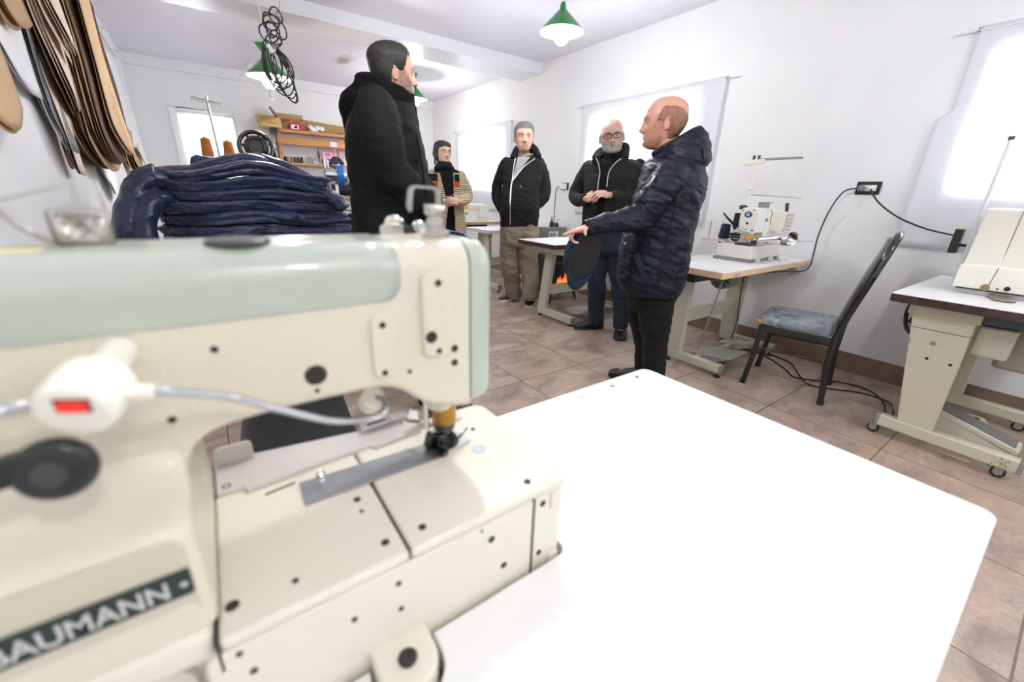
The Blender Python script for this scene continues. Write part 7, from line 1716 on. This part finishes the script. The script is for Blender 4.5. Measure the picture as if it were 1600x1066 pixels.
b = MB(); b.lathe([(.0335,.02),(.0338,.021),(.0338,.068),(.0335,.07)],(1.885,7.645,1.5355),n=22); b.build('blue_label', mat('blue_bottle_label', s2l(60,110,190), .5), wb)
b = MB(); b.lathe([(.001,0),(.038,0),(.042,.075),(.04,.078),(.036,.004),(.001,.004)],(1.99,7.66,1.5355),n=24); o = b.build('cup', mat('white_plastic', (.8,.8,.8), .35)); tag(o, 'white plastic cup near the end of the visible middle shelf', 'cup')
b = MB(); b.lathe([(.001,0),(.024,0),(.024,.09),(.010,.12),(.001,.122)],(2.075,7.66,1.5355),n=18); o = b.build('glue_stick', mat('yellow_plastic2', s2l(226,180,70), .4)); tag(o, 'yellow tube on the middle shelf next to the white cup', 'tube')
b = MB(); b.cyl((1.66,7.70,1.207),(2.10,7.70,1.207),.1395,n=44); b.cyl((1.6595,7.70,1.207),(1.658,7.70,1.207),.03,n=18); o = b.build('fabric_roll', mat('navy_cloth_roll', s2l(28,34,58), .85, bump=.2, bscale=200)); tag(o, 'thick navy cloth roll lying on the lower shelf', 'fabric roll')
b = MB(); b.ell((1.62,7.62,1.09),(.035,.03,.026)); o = b.build('thread_ball', mat('beige_ball', s2l(196,170,140), .8)); tag(o, 'small beige ball on the lower shelf before the navy roll', 'ball')

# ================================================================== pattern pieces hung along the wall
KR = mat('kraft_pattern_card', s2l(196,166,128), .85, var=.05, vscale=5); KR2 = mat('tan_pattern_card', s2l(180,146,108), .85, var=.06, vscale=5)
PKC = mat('pinkish_pattern_card', s2l(226,206,192), .85, var=.03, vscale=5); WHP = mat('white_pattern_paper', (.80,.81,.84), .85); GRP = mat('grey_pattern_card', s2l(124,126,128), .85); DKC = mat('dark_brown_card', s2l(96,66,44), .85, var=.1, vscale=6); CRM = mat('cream_pattern_paper', s2l(232,226,210), .85)
def pattern(x, y0, y1, z0, z1, m, seed, label, group, bend=.035, slant=0., cut=.08, tip=.5, dy=0.):
    """a pattern piece hanging parallel to the wall; y is along the wall"""
    random.seed(seed); n, k = 22, 8; rows = []
    ph = random.random()*6; w = (y1-y0); bp_ = (seed//100)*1.3
    for i in range(n+1):
        t = i/n; z = z1+(z0-z1)*t; row = []
        a = y0+slant*t+.035*w*math.sin(ph+t*5)+.02*w*math.sin(ph*2+t*13); b_ = y1+slant*t+.05*w*math.sin(ph*1.7+t*4)
        for j in range(k+1):
            u = j/k; zz = z
            if t > .72: zz = z-(t-.72)/.28*cut*(1-((u-tip)/max(tip,1-tip))**2) + (t-.72)/.28*cut*.6
            if t < .12: zz = z-(.12-t)*.35*abs(u-.5)
            row.append((x+bend*max(0,t-.25)**2*(1+.4*math.sin(bp_+u*3))+.006*math.sin(bp_+t*6+u*2), a+(b_-a)*u, zz))
        rows.append(row)
    b = MB(); b.grid(rows, close_u=False, cap=False); o = b.build('paper_pattern', m, None, angle=180)
    md = o.modifiers.new('s','SOLIDIFY'); md.thickness = .0022
    return tag(o, label, 'sewing pattern', group)
def bundle(y0, y1, z0, z1, xs, m, seed, label, group, stag=(-.006,.01), **kw):
    for i, x in enumerate(xs):
        random.seed(seed*17+i); o = stag[0]*(len(xs)-1-i)*-1
        pattern(x, y0-o*0+(len(xs)-1-i)*stag[0]+random.uniform(-.012,.012), y1+random.uniform(-.03,.02), z0+random.uniform(-.03,.03), z1+random.uniform(-.02,.02), m if not isinstance(m, list) else m[i % len(m)], seed*100+i, label, group, **kw)
G1 = 'pattern pieces hanging on the wall'
def xs_(a, n, d=.011): return [a+d*i for i in range(n)]
bundle(2.10,2.50,1.37,2.05, xs_(-.535,3), [KR2,KR,KR], 1, 'tan card pattern piece hanging lowest, nearest the sewing machine lamp', 'tan pattern pieces nearest the camera', cut=.10, tip=.3)
bundle(2.50,2.98,1.55,2.35, xs_(-.54,2), [WHP], 2, 'large white paper pattern hanging beside the lowest tan card', 'white pattern sheets', cut=.12, tip=.9)
bundle(2.50,2.80,1.78,2.40, xs_(-.50,3), [KR2,KR], 3, 'small tan card pattern hanging high in front of the white sheet', 'small tan patterns', cut=.10, tip=.6)
bundle(2.98,3.16,1.40,2.3, xs_(-.545,4), [GRP,WHP,GRP], 4, 'grey backed pattern in the gap beside the pinkish cards', 'grey patterns', cut=.16, tip=.8)
bundle(3.02,3.30,1.80,2.5, xs_(-.455,4), [PKC,PKC,PKC], 5, 'short pinkish card pattern over the longer pinkish ones', 'short pinkish patterns', cut=.12, tip=.9)
bundle(3.05,3.36,1.56,2.5, xs_(-.500,4), [DKC,PKC,PKC,PKC], 6, 'middle length pinkish card pattern in the pinkish bundle', 'middle pinkish patterns', cut=.12, tip=.9)
bundle(3.04,3.30,1.27,2.2, xs_(-.545,4), [PKC,PKC,GRP,PKC], 7, 'longest pinkish card pattern, its tip reaching lowest of the pinkish bundle', 'long pinkish patterns', cut=.14, tip=.8)
bundle(3.50,4.10,1.33,2.55, xs_(-.545,13,.0105), [DKC,KR2,DKC,KR], 8, 'long kraft card pattern in the thick bundle above the hanging jacket sleeve', 'kraft patterns of the thick bundle', stag=(-.022,0), cut=.16, tip=.7)
bundle(3.66,4.14,1.42,2.55, [-.395,-.38], [KR], 9, 'front kraft card pattern covering the thick bundle', 'front kraft patterns', cut=.14, tip=.8)
bundle(4.45,4.70,1.60,2.6, xs_(-.50,4), [DKC,WHP,DKC,WHP], 10, 'white paper pattern strip between the two kraft bundles', 'white pattern strips', cut=.10, tip=.6)
bundle(4.85,5.35,1.60,2.52, xs_(-.545,7,.0125), [DKC,KR2,DKC,KR2], 11, 'kraft card pattern in the thinner bundle next to the white sheets', 'kraft patterns of the thin bundle', stag=(-.015,0), cut=.08, tip=.6)
bundle(4.35,4.75,1.30,1.62, xs_(-.525,3), [GRP,mat('charcoal_card', s2l(58,58,62), .8)], 12, 'dark grey pattern tucked below the white strip', 'dark grey patterns', cut=.08)
bundle(5.50,6.55,1.58,2.34, xs_(-.545,4,.014), [WHP], 13, 'wide white paper pattern hanging past the kraft bundles', 'wide white pattern sheets', cut=.12, tip=.4)
bundle(5.55,5.85,1.29,1.66, xs_(-.54,5,.014), [DKC,KR2,DKC], 14, 'short dark brown pattern below the wide white sheets', 'short dark patterns', stag=(-.03,0), cut=.06)
bundle(6.5,7.3,1.42,2.05, xs_(-.545,2,.014), [CRM], 15, 'cream paper pattern farthest along the wall by the back corner', 'cream patterns', cut=.14, tip=.7)
bundle(4.05,4.5,1.12,1.5, xs_(-.548,2), [WHP], 16, 'white paper pattern hanging lowest, beside the jacket sleeve', 'low white patterns', cut=.10)
hr = empty('pattern_rail', (-.5,4.6,2.45), 'steel rail of hooks along the wall holding the hanging patterns', 'rail')
MB().cyl((-.535,2.0,2.50),(-.535,7.0,2.50),.008,n=10).build('rail_bar', STEEL, hr)
for y in (2.4,3.1,3.85,4.6,5.1,5.9,6.8): MB().tube([(-.555,y,2.52),(-.53,y,2.525),(-.49,y,2.50),(-.485,y,2.515)],.004,6).build('hook', STEEL, hr)

# ================================================================== ceiling: hanging coil of cable and the far green rose
CBL = mat('black_cable', (.018,.018,.018), .45)
cc_ = empty('cable_coil', (.60,4.0,2.2), 'tangled coil of black cable hung from the ceiling in front of the beam', 'cable')
b = MB(); b.tube([(.755,4.02,ZC),(.69,4.0,2.40),(.685,4.0,2.385)],.0022,6); b.torus((.68,4.0,2.375),(.2,1,0),.018,.003,14,6); b.build('hanging_wire', mat('thin_wire', (.3,.3,.3), .5, .6), cc_)
random.seed(21); pts = []
def loop(cx, cz, rx, rz, tilt, n=18, yj=.0, a0=0):
    out = []
    for k in range(n):
        a = a0+2*PI*k/n; x, z = rx*math.cos(a), rz*math.sin(a)
        out.append(V((cx+x*math.cos(tilt)-z*math.sin(tilt), 4.0+yj+.02*math.sin(a*2+cx*40), cz+x*math.sin(tilt)+z*math.cos(tilt))))
    return out
ups = [(.66,2.355,.042,.05,.2),(.625,2.325,.05,.055,.5),(.648,2.29,.085,.06,-.7),(.62,2.27,.035,.05,.1),(.60,2.245,.07,.06,.6),(.645,2.225,.04,.045,0),(.625,2.20,.055,.04,.3)]
dn_ = [(.60,2.05,.05,.13,.08),(.61,2.03,.075,.15,.14),(.63,2.01,.085,.17,.22),(.645,2.0,.06,.18,.28),(.655,1.985,.045,.19,.30),(.57,2.08,.035,.12,-.05),(.625,2.02,.10,.13,.2),(.60,2.06,.06,.11,.0),(.66,1.96,.05,.17,.34),(.61,2.045,.085,.12,.1)]
for i, (cx, cz, rx, rz, tl) in enumerate(ups+dn_):
    b = MB(); b.tube(loop(cx, cz, rx, rz, tl, 26, random.uniform(-.03,.03)), .0050, 7, closed=True); b.build('cable_loop', CBL, cc_)
b = MB(); b.tube(spline([(.60,4.0,2.14),(.62,3.985,2.05),(.60,3.98,1.95),(.57,3.98,1.885)],6),.005,7); b.build('cable_tail', CBL, cc_)
b = MB(); b.box((.555,3.97,1.845),(.03,.024,.055),(0,.1,0)); b.build('plug', mat('white_plug', (.75,.75,.75), .4), cc_, .006)
b = MB()
for dx in (-.007,.007): b.cyl((.555+dx,3.97,1.82),(.553+dx,3.97,1.797),.003,n=8)
b.build('plug_pin', STEEL, cc_)
b = MB(); b.box((.585,3.96,2.135),(.035,.03,.06),(0,-.5,0)); b.build('socket_block', mat('white_plug', (.75,.75,.75), .4), cc_, .008)
b = MB(); b.box((.615,3.97,2.15),(.035,.03,.03),(0,.4,0)); b.build('tape_wrap', mat('tan_tape', s2l(150,120,96), .7), cc_, .004)
cr = empty('ceiling_rose', (.86,6.28,ZC), 'lone green ceiling rose with white cable beyond the beam', 'ceiling fitting')
b = MB(); b.lathe([(.002,-.10),(.02,-.09),(.085,-.004),(.087,0)], (.86,6.28,ZC), n=28); b.build('rose_cup', GREEN, cr)
b = MB(); b.tube(spline([(.855,6.28,ZC-.10),(.84,6.5,ZC-.06),(.82,6.9,ZC-.012),(.80,7.40,ZC-.006)],6),.007,7); b.build('white_lead', mat('white_cable', (.8,.8,.78), .4), cr)
MB().bb(.77,.83,7.36,7.46,ZC-.03,ZC).build('connector_block', mat('white_plug', (.75,.75,.75), .4), cr, .005)
b = MB(); b.tube([(.80,7.46,ZC-.01),(.74,7.7,ZC-.06),(.66,7.826,2.56)],.004,6); b.build('thin_lead', mat('white_cable', (.8,.8,.78), .4), cr)
# ================================================================== sockets, plugs, floor cables
SBK = mat('black_socket_frame', (.02,.025,.025), .3); SWH = mat('white_socket_insert', (.78,.78,.78), .4); PLG = mat('grey_plug_body', s2l(128,130,132), .45)
so = empty('wall_socket', (XR,1.025,1.29), 'black framed wall socket with a grey plug, above the vinyl chair', 'socket')
b = MB(); b.prism(rrect(-.068,.068,-.042,.042,.006), (XR,1.025,1.29), (0,-1,0), (0,0,1), .009); b.build('socket_frame', SBK, so, .002)
b = MB(); b.prism(rrect(-.046,.046,-.020,.020,.004), (XR-.008,1.025,1.29), (0,-1,0), (0,0,1), .004); b.build('socket_insert', SWH, so, .001)
pg = empty('plug', (XR-.012,1.055,1.288), 'grey round plug pushed into the black framed socket', 'plug')
b = MB(); b.lathe([(.001,0),(.018,0),(.020,.006),(.020,.026),(.012,.036),(.008,.044),(.001,.044)], (XR-.013,1.052,1.288), (-1,.35,0), 22); b.build('plug_body', PLG, pg)
b = MB(); b.tube(spline([(XR-.05,1.07,1.288),(XR-.075,1.14,1.26),(XR-.055,1.20,1.12),(XR-.04,1.228,.95),(XR-.05,1.222,.80),(XR-.09,1.215,.725),(3.56,1.225,.70),(3.40,1.26,.705),(3.22,1.34,.70)],9),.0052,9); b.build('power_cord', mat('dark_grey_cord', s2l(58,60,62), .5), pg)
pg = empty('plug', (XR-.012,1.0,1.288), 'white plug in the same black framed socket, its black cord running to the boxy machine', 'plug')
b = MB(); b.lathe([(.001,0),(.017,0),(.018,.02),(.010,.026),(.001,.027)], (XR-.013,1.0,1.288), (-1,-.1,0), 22); b.build('plug_body', SWH, pg)
b = MB(); b.tube(spline([(XR-.035,1.0,1.285),(XR-.05,.985,1.26),(XR-.06,.92,1.19),(XR-.07,.80,1.11),(XR-.09,.66,1.055),(3.56,.52,1.03),(3.47,.478,1.03)],9),.0052,9); b.build('power_cord', CBL, pg)
so = empty('wall_socket', (XR,4.11,1.29), 'black framed wall socket holding a white adapter, beside the man in glasses', 'socket')
b = MB(); b.prism(rrect(-.068,.068,-.042,.042,.006), (XR,4.10,1.29), (0,-1,0), (0,0,1), .009); b.build('socket_frame', SBK, so, .002)
ad = empty('adapter', (XR-.01,4.095,1.292), 'white block adapter plugged into the socket by the man in glasses, black cable hanging down', 'adapter')
MB().bb(XR-.05,XR-.0095,4.055,4.15,1.252,1.322).build('adapter_body', SWH, ad, .008)
b = MB(); b.tube(spline([(XR-.04,4.155,1.285),(XR-.045,4.20,1.27),(XR-.04,4.225,1.18),(XR-.035,4.235,1.0),(XR-.035,4.225,.80),(XR-.04,4.215,.60)],8),.0055,8); b.build('adapter_cable', CBL, ad)
b = MB(); b.bb(XR-.004,XR-.001,3.66,3.86,.87,1.02); o = b.build('paper_sheet', mat('white_paper', (.8,.8,.8), .7)); tag(o, 'white paper sheet hanging below the curtain beside the man in glasses', 'paper')
fc = [(3.47,1.50,.006),(3.50,1.36,.006),(3.42,1.20,.006),(3.30,1.06,.006),(3.22,.98,.006),(3.30,.86,.006),(3.40,.78,.006),(3.44,.66,.006),(3.38,.55,.006),(3.22,.47,.006),(3.05,.44,.006)]
b = MB(); b.tube(spline(fc,9),.0052,8); o = b.build('floor_cable', CBL); tag(o, 'black cable lying on the tiles from the overlock table past the vinyl chair', 'cable', 'black floor cables')
fc = [(3.56,1.28,.006),(3.50,1.12,.006),(3.36,1.03,.017),(3.24,.955,.017),(3.17,.87,.006),(3.22,.76,.006),(3.32,.64,.006),(3.34,.52,.006),(3.24,.44,.017),(3.06,.40,.006)]
b = MB(); b.tube(spline(fc,9),.0052,8); o = b.build('floor_cable', CBL); tag(o, 'black cable making a wide loop on the tiles beneath the vinyl chair', 'cable', 'black floor cables')
